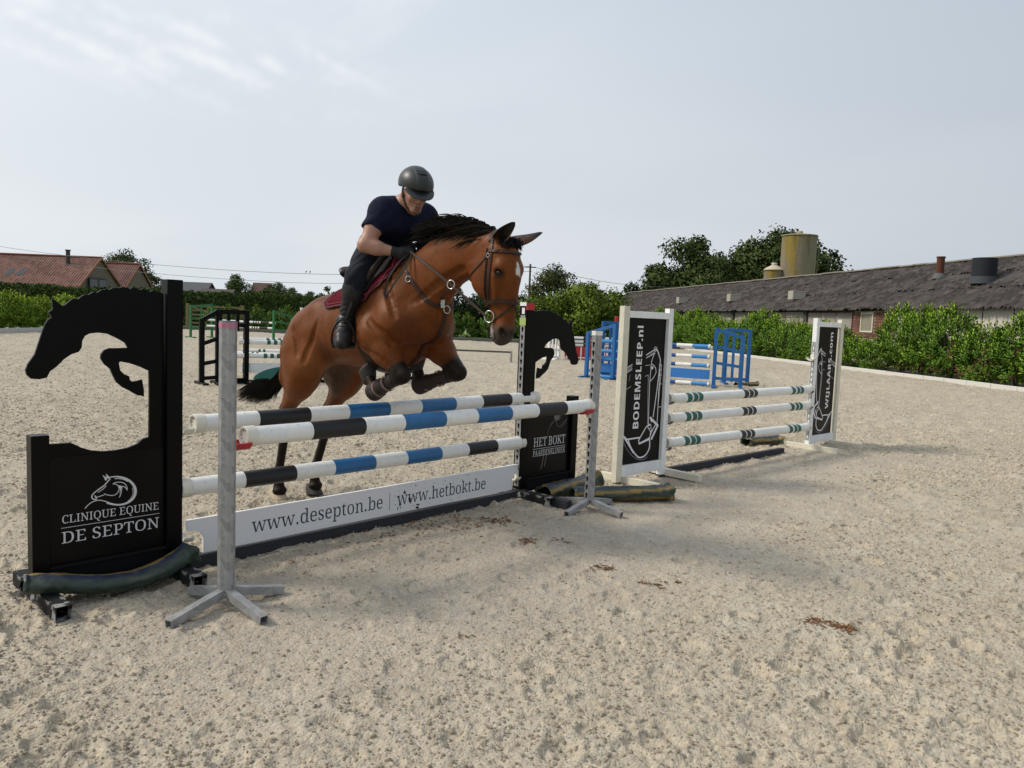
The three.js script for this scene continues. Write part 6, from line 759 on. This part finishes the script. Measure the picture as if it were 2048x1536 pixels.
// head in its own frame: x to the face, y up, z to the right
const headMat = new THREE.Matrix4().makeTranslation(1.448, 2.292, 0.03).multiply(new THREE.Matrix4().makeRotationY(-0.32)).multiply(new THREE.Matrix4().makeRotationZ(-0.40));
const headF = blend([[ell([-0.012, 0.035, 0], [0.098, 0.092, 0.076]), 0], [ell([0.022, -0.03, 0], [0.072, 0.088, 0.062]), 0.04], [cone([0.068, -0.105, 0.012], [0.068, -0.105, -0.012], 0.020, 0.020), 0.03],
  [cone([0.062, -0.098, 0], [0.0, -0.07, 0.050], 0.022, 0.018), 0.02], [cone([0.062, -0.098, 0], [0.0, -0.07, -0.050], 0.022, 0.018), 0.02],
  [cone([0.092, 0.012, 0], [0.112, -0.034, 0], 0.009, 0.012), 0.018], [cone([0.098, -0.042, 0.010], [0.098, -0.042, -0.010], 0.009, 0.009), 0.010],
  [cone([0.088, 0.026, 0.012], [0.076, 0.024, 0.045], 0.011, 0.010), 0.015], [cone([0.088, 0.026, -0.012], [0.076, 0.024, -0.045], 0.011, 0.010), 0.015],
  [ell([0.064, -0.022, 0.040], [0.022, 0.022, 0.020]), 0.02], [ell([0.064, -0.022, -0.040], [0.022, 0.022, 0.020]), 0.02],
  [cone([0.093, -0.066, 0.016], [0.093, -0.066, -0.016], 0.0085, 0.0085), 0.010], [cone([0.091, -0.080, 0.013], [0.091, -0.080, -0.013], 0.009, 0.009), 0.008],
  [cone([-0.02, -0.05, 0], [-0.06, -0.16, -0.005], 0.056, 0.056), 0.03],
  ...[1, -1].map(s => [ell([-0.012, -0.012, 0.077 * s], [0.020, 0.032, 0.008]), 0.008])]);
const headFull = (x, y, z) => { let d = headF(x, y, z); for (const s of [1, -1]) { d = smax(d, -ell([0.094, 0.004, 0.031 * s], [0.016, 0.011, 0.017])(x, y, z), 0.012); d = smin(d, ell([0.079, 0.004, 0.031 * s], [0.011, 0.010, 0.013])(x, y, z), 0.004); } return d; };
const skinC = (x, y, z) => { const n = fbm(x * 30, y * 30, z * 30, 3); return [0.36 + n * 0.04, 0.185 + n * 0.025, 0.125 + n * 0.02]; };
const faceC = (x, y, z) => {
  let c = skinC(x, y, z); const n = vnoise(x * 300, y * 300, z * 300);
  const blendTo = (q, t) => { c = c.map((v, i) => mix(v, q[i], clamp(t))); };
  blendTo([0.36, 0.13, 0.10], smooth(0.03, 0.012, Math.hypot(Math.abs(z) - 0.0, y + 0.03)) * 0.35);
  blendTo([0.23, 0.075, 0.065], smooth(0.006, 0.001, Math.abs(y + 0.073) - 0.006) * smooth(0.028, 0.02, Math.abs(z)) * (x > 0.075 ? 0.75 : 0));          // lips
  const st = Math.max(smooth(0.04, 0.02, Math.hypot(z, (y + 0.112) * 1.1)), smooth(0.008, 0.003, Math.abs(y + 0.053)) * smooth(0.034, 0.022, Math.abs(z)), smooth(-0.05, -0.085, y) * 0.45); if (x > -0.01) blendTo([0.075, 0.045, 0.032], st * (0.45 + 0.25 * n));     // short beard
  if (x > 0.06) blendTo([0.035, 0.022, 0.016], smooth(0.006, 0.002, Math.abs(y - 0.024 - Math.abs(z) * 0.05)) * smooth(0.052, 0.044, Math.abs(z)) * smooth(0.008, 0.014, Math.abs(z)));   // brows
  if (x > 0.07 && Math.hypot(y - 0.004, Math.abs(z) - 0.031) < 0.009) c = [0.05, 0.035, 0.028];
  if (x < 0.01 && y > -0.04 && Math.abs(z) < 0.07) c = [0.03, 0.02, 0.014];
  return c;
};
const person = thing('person', 'rider in navy T-shirt, black helmet and gloves, crouched forward over the jumping bay horse', 'person', HORSE[0], HORSE[1]);
{
  const bodyG = nets(riderBody, [0.72, 1.2, -0.52], [1.6, 2.42, 0.52], 0.010, skinC), headG = nets(headFull, [-0.14, -0.2, -0.1], [0.14, 0.14, 0.1], 0.0034, faceC); headG.applyMatrix4(headMat);
  part('body', merge([bodyG, headG]), phys({ vertexColors: true, roughness: 0.5, sheen: 0.15 }), person);
}
const clothBump = tex(256, 256, (() => { const a = tileNoise(256, 128, 8), b = tileNoise(256, 24, 9); return (x, y) => a(x, y) * 0.5 + b(x, y) * 0.5; })(), { repeat: [6, 6] });
const folds = (x, y, z, a) => a * (fbm(x * 11 + y * 7, y * 13 - x * 8, z * 9, 2));
{ // T-shirt: trunk and short sleeves
  const sleeve = A => { const e = l3(A.sh, A.el, 0.56), d = V(...A.el).sub(V(...A.sh)).normalize(), c = cone(A.sh, l3(A.sh, A.el, 0.75), 0.072, 0.069); return (x, y, z) => smax(c(x, y, z), (x - e[0]) * d.x + (y - e[1]) * d.y + (z - e[2]) * d.z, 0.006); };
  const tr = blend(trunkP(0.016).slice(0, 3).concat([[ell([1.29, 2.10, 0.085], [0.09, 0.09, 0.10]), 0.06], [ell([1.31, 2.10, -0.085], [0.09, 0.09, 0.10]), 0.06]])), sr = sleeve(R), sl = sleeve(Lf);
  const neckCut = cone([1.315, 2.245, 0.012], [1.45, 2.34, 0.035], 0.057, 0.074);
  const f = (x, y, z) => { let d = smin(smin(tr(x, y, z), sr(x, y, z), 0.045), sl(x, y, z), 0.045); d = smax(d, -((x - 1.09) * 0.35 + (y - 1.985) * 0.93), 0.02); d = smax(d, -neckCut(x, y, z), 0.008); return d + folds(x, y, z, 0.015) * smooth(2.26, 2.12, y) + Math.sin((x * 0.8 + y) * 62 + 6 * vnoise(x * 8, y * 8, z * 8)) * 0.0022 * smooth(1.25, 1.05, x); };
  part('t_shirt', nets(f, [0.86, 1.9, -0.38], [1.52, 2.42, 0.42], 0.008), phys({ color: new THREE.Color(0.0070, 0.0090, 0.026), specularIntensity: 0.3, roughness: 0.85, bumpMap: clothBump, bumpScale: 0.0015, sheen: 0.2, sheenRoughness: 0.6, sheenColor: new THREE.Color(0.12, 0.14, 0.26) }), person);
}
{ // breeches
  const base = blend([...trunkP(0.006).slice(0, 1), ...hipsP(0.004), ...legP(R, 0.004), ...legP(Lf, 0.004)]), cut = A => { const e = l3(A.knee, A.ankle, 0.35), d = V(...A.ankle).sub(V(...A.knee)).normalize(); return (x, y, z) => (x - e[0]) * d.x + (y - e[1]) * d.y + (z - e[2]) * d.z; }, c1 = cut(R);
  const f = (x, y, z) => { let d = base(x, y, z); d = smax(d, (x - 1.11) * 0.25 + (y - 2.045) * 0.96, 0.01); d = Math.max(d, c1(x, y, Math.abs(z))) ; return d + folds(x, y, z, 0.008) + Math.sin((x * 0.6 - y * 0.9) * 70 + 8 * vnoise(x * 7, y * 7, z * 7)) * 0.0016 * smooth(1.08, 1.25, x); };
  part('breeches', nets(f, [0.72, 1.55, -0.42], [1.42, 2.16, 0.42], 0.009), phys({ color: new THREE.Color(0.0085, 0.0098, 0.016), specularIntensity: 0.35, roughness: 0.8, bumpMap: clothBump, bumpScale: 0.0012, sheen: 0.3, sheenColor: new THREE.Color(0.14, 0.15, 0.19) }), person);
}
for (const A of [R, Lf]) { // half chaps and boots
  const s = Math.sign(A.knee[2]), sh = blend([...legP(A, 0.008).slice(3)]), d = V(...A.ankle).sub(V(...A.knee)).normalize(), e = l3(A.knee, A.ankle, 0.16);
  const f = (x, y, z) => { let k = Math.max(sh(x, y, z), -((x - e[0]) * d.x + (y - e[1]) * d.y + (z - e[2]) * d.z - (x - e[0]) * 0.25)); k += Math.sin(y * 190 + 3 * vnoise(x * 30, y * 12, z * 30)) * 0.0016 * smooth(1.62, 1.5, y) * smooth(1.42, 1.47, y) + folds(x, y, z, 0.004); return k; };
  const bx = z => [Math.min(z * 0.18 * s + 0.3 * s, z), 0];
  part('half_chap', nets(f, [1.0, 1.36, s > 0 ? 0.2 : -0.46], [1.42, 1.82, s > 0 ? 0.46 : -0.2], 0.006), phys({ color: new THREE.Color(0.0135, 0.0135, 0.0135), roughness: 0.6, specularIntensity: 0.5, bumpMap: coatBump, bumpScale: 0.0008 }), person);
  const footB = blend(footP(A, 0.010)), sole = (() => { const h = V(...A.heel), b = V(...A.ball), f = b.clone().sub(h).normalize(), sd = V(0, 1, 0).cross(f).normalize(), up = f.clone().cross(sd).normalize(); return (x, y, z) => -((x - b.x) * up.x + (y - b.y) * up.y + (z - b.z) * up.z) - 0.034; })(), foot = (x, y, z) => smax(footB(x, y, z), sole(x, y, z), 0.006), bt = part('boot', nets((x, y, z) => foot(x, y, z) + folds(x * 2, y * 2, z * 2, 0.002), [1.0, 1.2, s > 0 ? 0.2 : -0.5], [1.32, 1.52, s > 0 ? 0.5 : -0.2], 0.005), phys({ color: new THREE.Color(0.010, 0.0095, 0.009), roughness: 0.42, specularIntensity: 0.6 }), person);
  // spur strap, laces
  const lac = []; for (let i = 0; i < 3; i++) { const c = l3(A.ankle, A.ball, 0.25 + i * 0.2); lac.push(strap([[c[0] - 0.035, c[1] + 0.02, c[2] + 0.022 * s], [c[0] + 0.03, c[1] + 0.045, c[2] + 0.02 * s], [c[0] + 0.04, c[1] + 0.03, c[2] - 0.02 * s]], 0.006, 0.003, { f: foot, off: 0.001, m: 5 })); } part('lace', lac, std({ color: lin(0x1a1917), roughness: 0.7 }), bt);
}
{ // gloved hands closed on the reins
  const hand = (A, s, name) => {
    const w = V(...A.wr), fw = V(...A.wr).sub(V(...A.el)).normalize(), up = V(0.1, 1, 0.25 * s).normalize(), side = fw.clone().cross(up).normalize(), nr = side.clone().cross(fw).normalize(), at = (a, b, c) => { const p = w.clone().addScaledVector(fw, a).addScaledVector(nr, b).addScaledVector(side, c * s); return [p.x, p.y, p.z]; };
    const L = [[cone(at(-0.045, 0, 0), at(0.01, 0, 0), 0.034, 0.030), 0], [cone(at(0.02, 0.018, 0), at(0.075, 0.022, 0.0), 0.026, 0.026), 0.025], [cone(at(0.02, -0.016, 0), at(0.072, -0.024, 0), 0.025, 0.022), 0.025]];
    for (let i = 0; i < 4; i++) { const b = 0.034 - i * 0.0215, ln = [0.046, 0.050, 0.046, 0.036][i], q = at(0.078 - i * 0.002, b, 0.006), m = at(0.082 + 0.012, b - 0.002, -ln * 0.75), e = at(0.055, b - 0.003, -ln * 1.0), e2 = at(0.036, b - 0.003, -ln * 0.7); L.push([cone(q, m, 0.0118, 0.0105), 0.006], [cone(m, e, 0.0105, 0.0098), 0.005], [cone(e, e2, 0.0098, 0.009), 0.005]); }
    L.push([cone(at(0.025, 0.03, -0.012), at(0.062, 0.050, -0.022), 0.0145, 0.0118), 0.012], [cone(at(0.062, 0.050, -0.022), at(0.090, 0.046, -0.034), 0.0118, 0.0095), 0.006]);
    const f = blend(L), lo = [0, 1, 2].map(i => A.wr[i] - 0.13), hi = [0, 1, 2].map(i => A.wr[i] + 0.13); part('glove', nets(f, lo, hi, 0.0036), phys({ color: new THREE.Color(0.009, 0.009, 0.0095), roughness: 0.75, bumpMap: clothBump, bumpScale: 0.001 }), person); return at;
  };
  hand(R, 1); hand(Lf, -1);
}
{ // helmet: shell with peak, vent slots, badge and harness
  const shellE = ell([-0.008, 0.052, 0], [0.140, 0.110, 0.112]), low = (x, y) => -(y - (0.030 - 0.030 * smooth(0.02, -0.12, x) + 0.012 * smooth(0.03, 0.12, x)));
  const slot = [0.098, 0.073, 0.036].map((a, i) => { const xx = [0.062, 0.085, 0.112][i], yy = [0.140, 0.128, 0.098][i], hw = [0.034, 0.032, 0.020][i]; return (x, y, z) => { const dx = x - xx + z * z * 9, dy = y - yy; return Math.max(Math.hypot(dx, dy * 0.8) - 0.0062, Math.abs(z) - hw, -1); }; });
  const pk = (x, y, z) => { const r = Math.hypot((x - 0.045) / 0.122, z / 0.104), yy = 0.050 - 0.62 * Math.max(0, x - 0.075) - z * z * 2.2; return smax(Math.max((r - 1) * 0.1, 0.06 - x), Math.abs(y - yy) - 0.0048, 0.005); };
  const hf = (x, y, z) => { let d = shellE(x, y, z) - 0.004 * smooth(0.05, 0.03, Math.abs(z)) * smooth(-0.12, 0.05, x) ; d = smax(d, low(x, y), 0.008); for (const s of slot) d = smax(d, -s(x, y, z), 0.004); return smin(d, pk(x, y, z), 0.012); };
  const g = nets(hf, [-0.17, -0.06, -0.13], [0.19, 0.18, 0.13], 0.0036); g.applyMatrix4(headMat);
  const hm = phys({ color: new THREE.Color(0.018, 0.020, 0.021), roughness: 0.42, bumpMap: clothBump, bumpScale: 0.0002 }), helm = part('helmet', g, hm, person);
  const bd = new THREE.TorusGeometry(0.0085, 0.002, 6, 18); bd.scale(1.25, 0.75, 1); bd.rotateY(Math.PI / 2); bd.translate(0.1275, 0.056, 0); const bb = box(0.003, 0.004, 0.015, 0.1285, 0.056, 0, 0.001); for (const q of [bd, bb]) q.applyMatrix4(headMat); part('badge', [bd, bb], std({ color: lin(0xb89b55), metalness: 0.9, roughness: 0.35 }), helm);
  const rim = []; for (const s of [1, -1]) { rim.push(strap([[-0.015, 0.025, 0.088 * s], [0.005, -0.02, 0.083 * s], [0.022, -0.07, 0.068 * s], [0.045, -0.112, 0.036 * s], [0.050, -0.124, 0]], 0.013, 0.003, { f: headF, off: 0.001, m: 5 })); rim.push(strap([[-0.075, 0.01, 0.075 * s], [-0.03, -0.045, 0.078 * s], [0.012, -0.062, 0.071 * s]], 0.012, 0.003, { f: headF, off: 0.001, m: 5 })); } for (const q of rim) q.applyMatrix4(headMat); part('chin_strap', rim, std({ color: lin(0x0d0d0e), roughness: 0.7 }), helm);
}
// ---------------------------------------------------------------- tack, in the horse's frame
const leather = phys({ color: new THREE.Color(0.034, 0.0155, 0.0095), specularIntensity: 0.45, roughness: 0.45, bumpMap: coatBump, bumpScale: 0.0006 });
const blackLeather = phys({ color: new THREE.Color(0.0105, 0.0095, 0.009), specularIntensity: 0.25, roughness: 0.6, bumpMap: coatBump, bumpScale: 0.0006 });
const steel = std({ color: lin(0xb9b6ae), metalness: 1, roughness: 0.25 });
const ringAt = (p, r, t, n) => { const g = new THREE.TorusGeometry(r, t, 8, 24); g.lookAt(n); g.translate(...p); return g; };
const pad = thing('saddle_pad', 'burgundy quilted saddle pad under the saddle on the bay horse', 'saddle pad', ...HORSE);
const padPt = (u, v) => {                       // u: back to front, v: right bottom over the spine to left bottom
  const s = 2 * v - 1, a = Math.abs(s), e = 1 - a, front = 1.335 + 0.125 * Math.sin(Math.PI * clamp(e * 1.15 + 0.02)) * (e < 0.85 ? 1 : 0.9), rear = 0.775 + 0.02 * e, x = mix(rear, front, u);
  const drop = 1.17 - 0.16 * smooth(0.12, 0.0, u) - 0.12 * smooth(0.85, 1, u), ph = -s * drop * (0.94 + 0.1 * u), cy = mix(1.36, 1.46, u);
  return [x, cy + Math.cos(ph) * 0.48, Math.sin(ph) * 0.48, 0.006];
};
const quilt = tex(128, 128, (x, y) => { const a = (x + y) % 64 / 64, b = (x - y + 128) % 64 / 64; return Math.pow(Math.sin(Math.PI * a) * Math.sin(Math.PI * b), 0.5); }, { repeat: [7, 14] });
part('quilted_cloth', shell(horseF, padPt, 56, 72, 0.011), phys({ color: new THREE.Color(0.110, 0.0045, 0.013), roughness: 0.85, specularIntensity: 0.2, bumpMap: quilt, bumpScale: 0.006 }), pad);
{ const rim = (pts) => tube(pts.map(p => toSurface(horseF, p, 0.014, 20)), 0.0065, 7, 3), inn = pts => tube(pts.map(p => toSurface(horseF, p, 0.0185, 20)), 0.0026, 6, 3), line = (u0, u1, v0, v1, n) => Array.from({ length: n }, (_, i) => padPt(mix(u0, u1, i / (n - 1)), mix(v0, v1, i / (n - 1))));
  part('binding', [rim(line(0, 0, 0, 1, 30)), rim(line(1, 1, 0, 1, 30)), rim(line(0, 1, 0, 0, 20)), rim(line(0, 1, 1, 1, 20))], phys({ color: new THREE.Color(0.05, 0.004, 0.009), roughness: 0.6 }), pad);
  part('piping', [inn(line(0.05, 0.05, 0.03, 0.97, 30)), inn(line(0.94, 0.94, 0.03, 0.97, 30)), inn(line(0.05, 0.94, 0.03, 0.03, 20))], phys({ color: new THREE.Color(0.22, 0.06, 0.075), specularIntensity: 0.3, roughness: 0.6 }), pad); }

const saddle = thing('saddle', 'black leather jumping saddle under the rider, with brown girth and black stirrups', 'saddle', ...HORSE);
{
  const seat = blend([[wide(cone([0.80, 1.77, 0], [0.72, 1.80, 0], 0.036, 0.026), 3.6), 0], [wide(cone([0.80, 1.765, 0], [0.98, 1.765, 0], 0.036, 0.040), 2.9), 0.04], [wide(cone([0.98, 1.765, 0], [1.20, 1.835, 0], 0.04, 0.038), 1.9), 0.05], [wide(cone([1.20, 1.835, 0], [1.27, 1.875, 0], 0.036, 0.024), 1.9), 0.04]]);
  part('seat', nets(seat, [0.62, 1.65, -0.22], [1.36, 1.96, 0.22], 0.007), blackLeather, saddle);
  const can = tube([[0.80, 1.775, 0.135], [0.735, 1.795, 0.105], [0.70, 1.812, 0.05], [0.692, 1.816, 0], [0.70, 1.812, -0.05], [0.735, 1.795, -0.105], [0.80, 1.775, -0.135]], 0.011, 8, 5); part('cantle_rim', can, phys({ color: new THREE.Color(0.16, 0.10, 0.075), roughness: 0.35 }), saddle);
  for (const s of [1, -1]) {
    const flapPt = (u, v) => { const x = mix(1.06, 1.285 + 0.09 * Math.sin(Math.PI * clamp(v * 0.9 + 0.05)), u), ph = s * mix(0.18, 1.10, v), cy = mix(1.37, 1.46, u); return [x, cy + Math.cos(ph) * 0.48, Math.sin(ph) * 0.48, 0.022]; };
    const fl = part('flap', shell(horseF, flapPt, 30, 30, 0.007), blackLeather, saddle);
    const roll = []; for (let i = 0; i <= 10; i++) { const q = flapPt(0.70, 0.12 + 0.072 * i); roll.push(toSurface(horseF, q, 0.040, 20)); } part('knee_roll', tube(roll, 0.021, 10, 4), phys({ color: new THREE.Color(0.040, 0.024, 0.018), specularIntensity: 0.3, roughness: 0.55 }), fl);
    // girth strap end and buckle, stirrup
    part('stirrup_leather', strap([[1.15, 1.80, 0.14 * s], [1.19, 1.66, 0.33 * s], [1.225, 1.565, 0.345 * s], [1.20, 1.47, 0.365 * s], [1.195, 1.432, 0.372 * s]].map(p => toSurfaceMin(horseF, p, 0.032)), 0.024, 0.005, { normal: V(0.35, 0.1, s).normalize() }), blackLeather, saddle);
    const A = s > 0 ? R : Lf, B = V(...A.ball), fwd = V(...A.toe).sub(V(...A.heel)).normalize(), sideV = V(0, 1, 0).cross(fwd).normalize(), up = fwd.clone().cross(sideV).normalize(), P = (a, b, c) => { const q = B.clone().addScaledVector(sideV, a).addScaledVector(up, b).addScaledVector(fwd, c); return [q.x, q.y, q.z]; };
    const st = [tube([P(-0.070, -0.052, -0.01), P(-0.074, 0.0, -0.01), P(-0.062, 0.06, -0.02), P(-0.028, 0.115, -0.03), P(0, 0.13, -0.032), P(0.028, 0.115, -0.03), P(0.062, 0.06, -0.02), P(0.074, 0.0, -0.01), P(0.070, -0.052, -0.01)], 0.0075, 8, 4), strap([P(-0.074, -0.056, -0.01), P(0, -0.058, -0.01), P(0.074, -0.056, -0.01)], 0.055, 0.018, { normal: up })];
    part('stirrup', st, phys({ color: new THREE.Color(0.010, 0.010, 0.011), roughness: 0.4, specularIntensity: 0.6 }), saddle);
  }
  const gp = []; for (let i = 0; i <= 24; i++) { const a = mix(-1.35, 1.35 + 2 * 0, i / 24); const ph = Math.PI - a * 1.45; gp.push([1.235, 1.45 + Math.cos(ph) * 0.40, Math.sin(ph) * 0.34]); }
  const gi = part('girth', strap(gp, 0.085, 0.012, { f: torso, off: 0.012, m: 3 }), leather, saddle);
  const dr = toSurface(torso, [1.255, 1.38, 0.36], 0.03); part('girth_ring', ringAt(dr, 0.013, 0.003, V(0.3, 0.1, 1)), steel, gi);
}
function toSurfaceMin(f, p, off) { const d = f(...p); return d < off ? toSurface(f, p, off, 20) : p; }

const bp = thing('breastplate', 'brown leather breastplate with martingale rings across the chest of the bay horse', 'breastplate', ...HORSE);
{
  const o = { f: horseF, off: 0.002, m: 6 };
  part('shoulder_strap', strap([[1.40, 1.86, 0.08], [1.50, 1.79, 0.15], [1.59, 1.71, 0.17], [1.655, 1.64, 0.15], [1.69, 1.58, 0.09], [1.70, 1.55, 0.03]], 0.027, 0.006, o), leather, bp);
  part('shoulder_strap', strap([[1.40, 1.86, -0.08], [1.50, 1.79, -0.15], [1.59, 1.71, -0.17], [1.655, 1.64, -0.15], [1.69, 1.58, -0.09], [1.70, 1.55, -0.03]], 0.027, 0.006, o), leather, bp);
  part('chest_strap', strap([[1.70, 1.53, 0], [1.70, 1.45, 0], [1.66, 1.36, 0], [1.57, 1.25, 0], [1.48, 1.17, 0], [1.36, 1.10, 0]], 0.03, 0.006, o), leather, bp);
  part('martingale_strap', strap([[1.70, 1.55, 0.01], [1.755, 1.60, 0.045], [1.83, 1.645, 0.085], [1.90, 1.685, 0.108]], 0.018, 0.004, { normal: V(0.3, 0, 1).normalize() }), leather, bp);
  const ch = toSurface(horseF, [1.72, 1.54, 0.0], 0.012); part('chest_ring', [ringAt(ch, 0.024, 0.004, V(1, 0.1, 0.1)), box(0.012, 0.055, 0.03, ch[0] - 0.002, ch[1] + 0.035, ch[2] + 0.035, 0.003)], steel, bp);
  const bk = toSurface(horseF, [1.565, 1.735, 0.20], 0.008); part('buckle', [ringAt(bk, 0.019, 0.0035, V(0.5, 0.3, 1))], steel, bp);
  part('rein_ring', ringAt([1.912, 1.690, 0.112], 0.026, 0.0042, V(0.25, 0.05, 1)), steel, bp);
}
const bridle = thing('bridle', 'brown leather bridle with padded noseband and reins on the bay horse', 'bridle', ...HORSE);
{
  const o = { f: horseF, off: 0.001, m: 6 };
  for (const s of [1, -1]) {
    part('cheekpiece', strap([[2.205, 1.955, 0.05 * s], [2.225, 1.90, 0.085 * s], [2.232, 1.85, 0.095 * s], [2.225, 1.75, 0.10 * s], [2.205, 1.66, 0.088 * s], [2.19, 1.585, 0.07 * s], [2.186, 1.545, 0.062 * s]], 0.0165, 0.005, o), leather, bridle);
    part('cheekpiece', strap([[2.19, 1.90, 0.085 * s], [2.20, 1.83, 0.10 * s], [2.192, 1.72, 0.10 * s], [2.178, 1.63, 0.084 * s], [2.172, 1.575, 0.07 * s]], 0.0125, 0.004, o), blackLeather, bridle);
    part('throat_lash', strap([[2.215, 1.88, 0.09 * s], [2.16, 1.82, 0.10 * s], [2.09, 1.77, 0.10 * s], [2.04, 1.735, 0.06 * s], [2.03, 1.72, 0]], 0.011, 0.004, o), leather, bridle);
    const bt = [2.205, 1.505, 0.068 * s]; part('bit_ring', ringAt(bt, 0.034, 0.0045, V(0.15, 0, s)), steel, bridle);
    const hd = s > 0 ? [1.505, 1.90, 0.10] : [1.56, 1.91, -0.07];
    part('rein', strap([hd, [1.66, 1.832, 0.125 * s], [1.80, 1.755, 0.122 * s], [1.905, 1.692, 0.110 * s], [2.04, 1.602, 0.090 * s], [2.185, 1.507, 0.072 * s]], 0.016, 0.005, { normal: V(0.15, 0.25, s).normalize() }), leather, bridle);
  }
  part('headpiece', strap([[2.205, 1.945, 0.085], [2.195, 1.975, 0.05], [2.19, 1.99, 0], [2.195, 1.975, -0.05], [2.205, 1.945, -0.085]], 0.03, 0.007, o), leather, bridle);
  part('browband', strap([[2.225, 1.885, 0.095], [2.29, 1.885, 0.09], [2.335, 1.88, 0.045], [2.345, 1.878, 0], [2.335, 1.88, -0.045], [2.29, 1.885, -0.09], [2.225, 1.885, -0.095]], 0.019, 0.009, o), leather, bridle);
  part('noseband', strap([[2.14, 1.565, 0.05], [2.19, 1.585, 0.075], [2.27, 1.60, 0.066], [2.325, 1.592, 0.03], [2.335, 1.59, 0], [2.325, 1.592, -0.03], [2.27, 1.60, -0.066], [2.19, 1.585, -0.075], [2.14, 1.565, -0.05]], 0.026, 0.011, o), leather, bridle);
  part('flash_strap', strap([[2.335, 1.575, 0.0], [2.318, 1.545, 0.035], [2.285, 1.52, 0.056], [2.235, 1.49, 0.062], [2.195, 1.468, 0.045], [2.185, 1.462, 0], [2.195, 1.468, -0.045], [2.235, 1.49, -0.062], [2.285, 1.52, -0.056], [2.318, 1.545, -0.035], [2.335, 1.575, 0]], 0.013, 0.005, o), leather, bridle);
  const bk = toSurface(horseF, [2.215, 1.86, 0.12], 0.008); part('buckle', [ringAt(bk, 0.011, 0.0022, V(0.1, 0, 1))], steel, bridle);
  part('rein_end', [strap([[1.50, 1.895, 0.10], [1.50, 1.82, 0.19], [1.475, 1.72, 0.245], [1.46, 1.64, 0.262], [1.475, 1.60, 0.262], [1.50, 1.63, 0.262], [1.535, 1.72, 0.225], [1.56, 1.82, 0.16], [1.53, 1.885, 0.11]].map(p => toSurfaceMin(horseF, p, 0.008)), 0.013, 0.004, { normal: V(0.2, 0.2, 1).normalize() })], blackLeather, bridle, 'loose end of the reins with its buckle');
}
for (const [k, lab] of [['foreR', 'brown padded tendon boot on the near foreleg of the horse, pale straps'], ['foreL', 'brown padded tendon boot on the far foreleg of the horse']]) {
  const L = LEG[k], a = V(...L.knee), b = V(...L.fet), d = b.clone().sub(a).normalize(), s = Math.sign(L.knee[2]);
  const t = thing('tendon_boot', lab, 'horse boot', ...HORSE, 'tendon boots on the forelegs'), ax = t2 => a.clone().lerp(b, t2);
  const outw = V(0, 0, s), upv = d.clone().cross(outw).normalize().multiplyScalar(-1), ring = (t2, r, an) => ax(t2).addScaledVector(outw, Math.cos(an) * r).addScaledVector(upv, Math.sin(an) * r);
  const f = (x, y, z) => { const p = V(x, y, z).sub(a), u = p.dot(d), L2 = b.distanceTo(a), q = p.addScaledVector(d, -u).length(), w = u / L2, rr = 0.044 + 0.004 * Math.cos(w * 7) + 0.012 * smooth(0.75, 1.05, w); return smax(Math.abs(q - rr) - 0.006, Math.max(0.22 * L2 - u, u - 1.10 * L2), 0.006); };
  const lo = [0, 1, 2].map(i => Math.min(L.knee[i], L.fet[i]) - 0.09), hi = [0, 1, 2].map(i => Math.max(L.knee[i], L.fet[i]) + 0.09);
  part('shell', nets(f, lo, hi, 0.006), phys({ color: new THREE.Color(0.034, 0.022, 0.018), specularIntensity: 0.4, roughness: 0.55, bumpMap: coatBump, bumpScale: 0.0008 }), t);
  for (const w of [0.48, 0.82]) { const pts = []; for (let i = 0; i <= 12; i++) { const q = ring(w + 0.03 * Math.sin(i / 12 * Math.PI), 0.0575 + 0.008 * smooth(0.7, 1, w), -2.2 + i / 12 * 4.4); pts.push([q.x, q.y, q.z]); } part('strap', strap(pts, 0.022, 0.004, { f: (x, y, z) => { const p = V(x, y, z).sub(a), u = p.dot(d); return p.addScaledVector(d, -u).length() - (0.051 + 0.010 * smooth(0.7, 1, w)); }, off: 0, m: 3 }), std({ color: lin(0x6f5a50), roughness: 0.6 }), t); }
  const dots = []; for (let i = 0; i < 4; i++) for (const an of [0.55, 0.2]) { const q = ring(0.93 + (an < 0.3 ? 0.03 : 0), 0.060, an + i * 0.16 - 0.4), g = new THREE.SphereGeometry(0.003, 6, 5); g.translate(q.x, q.y, q.z); dots.push(g); } part('stud', dots, steel, t);
}
renderer.render(scene, camera);
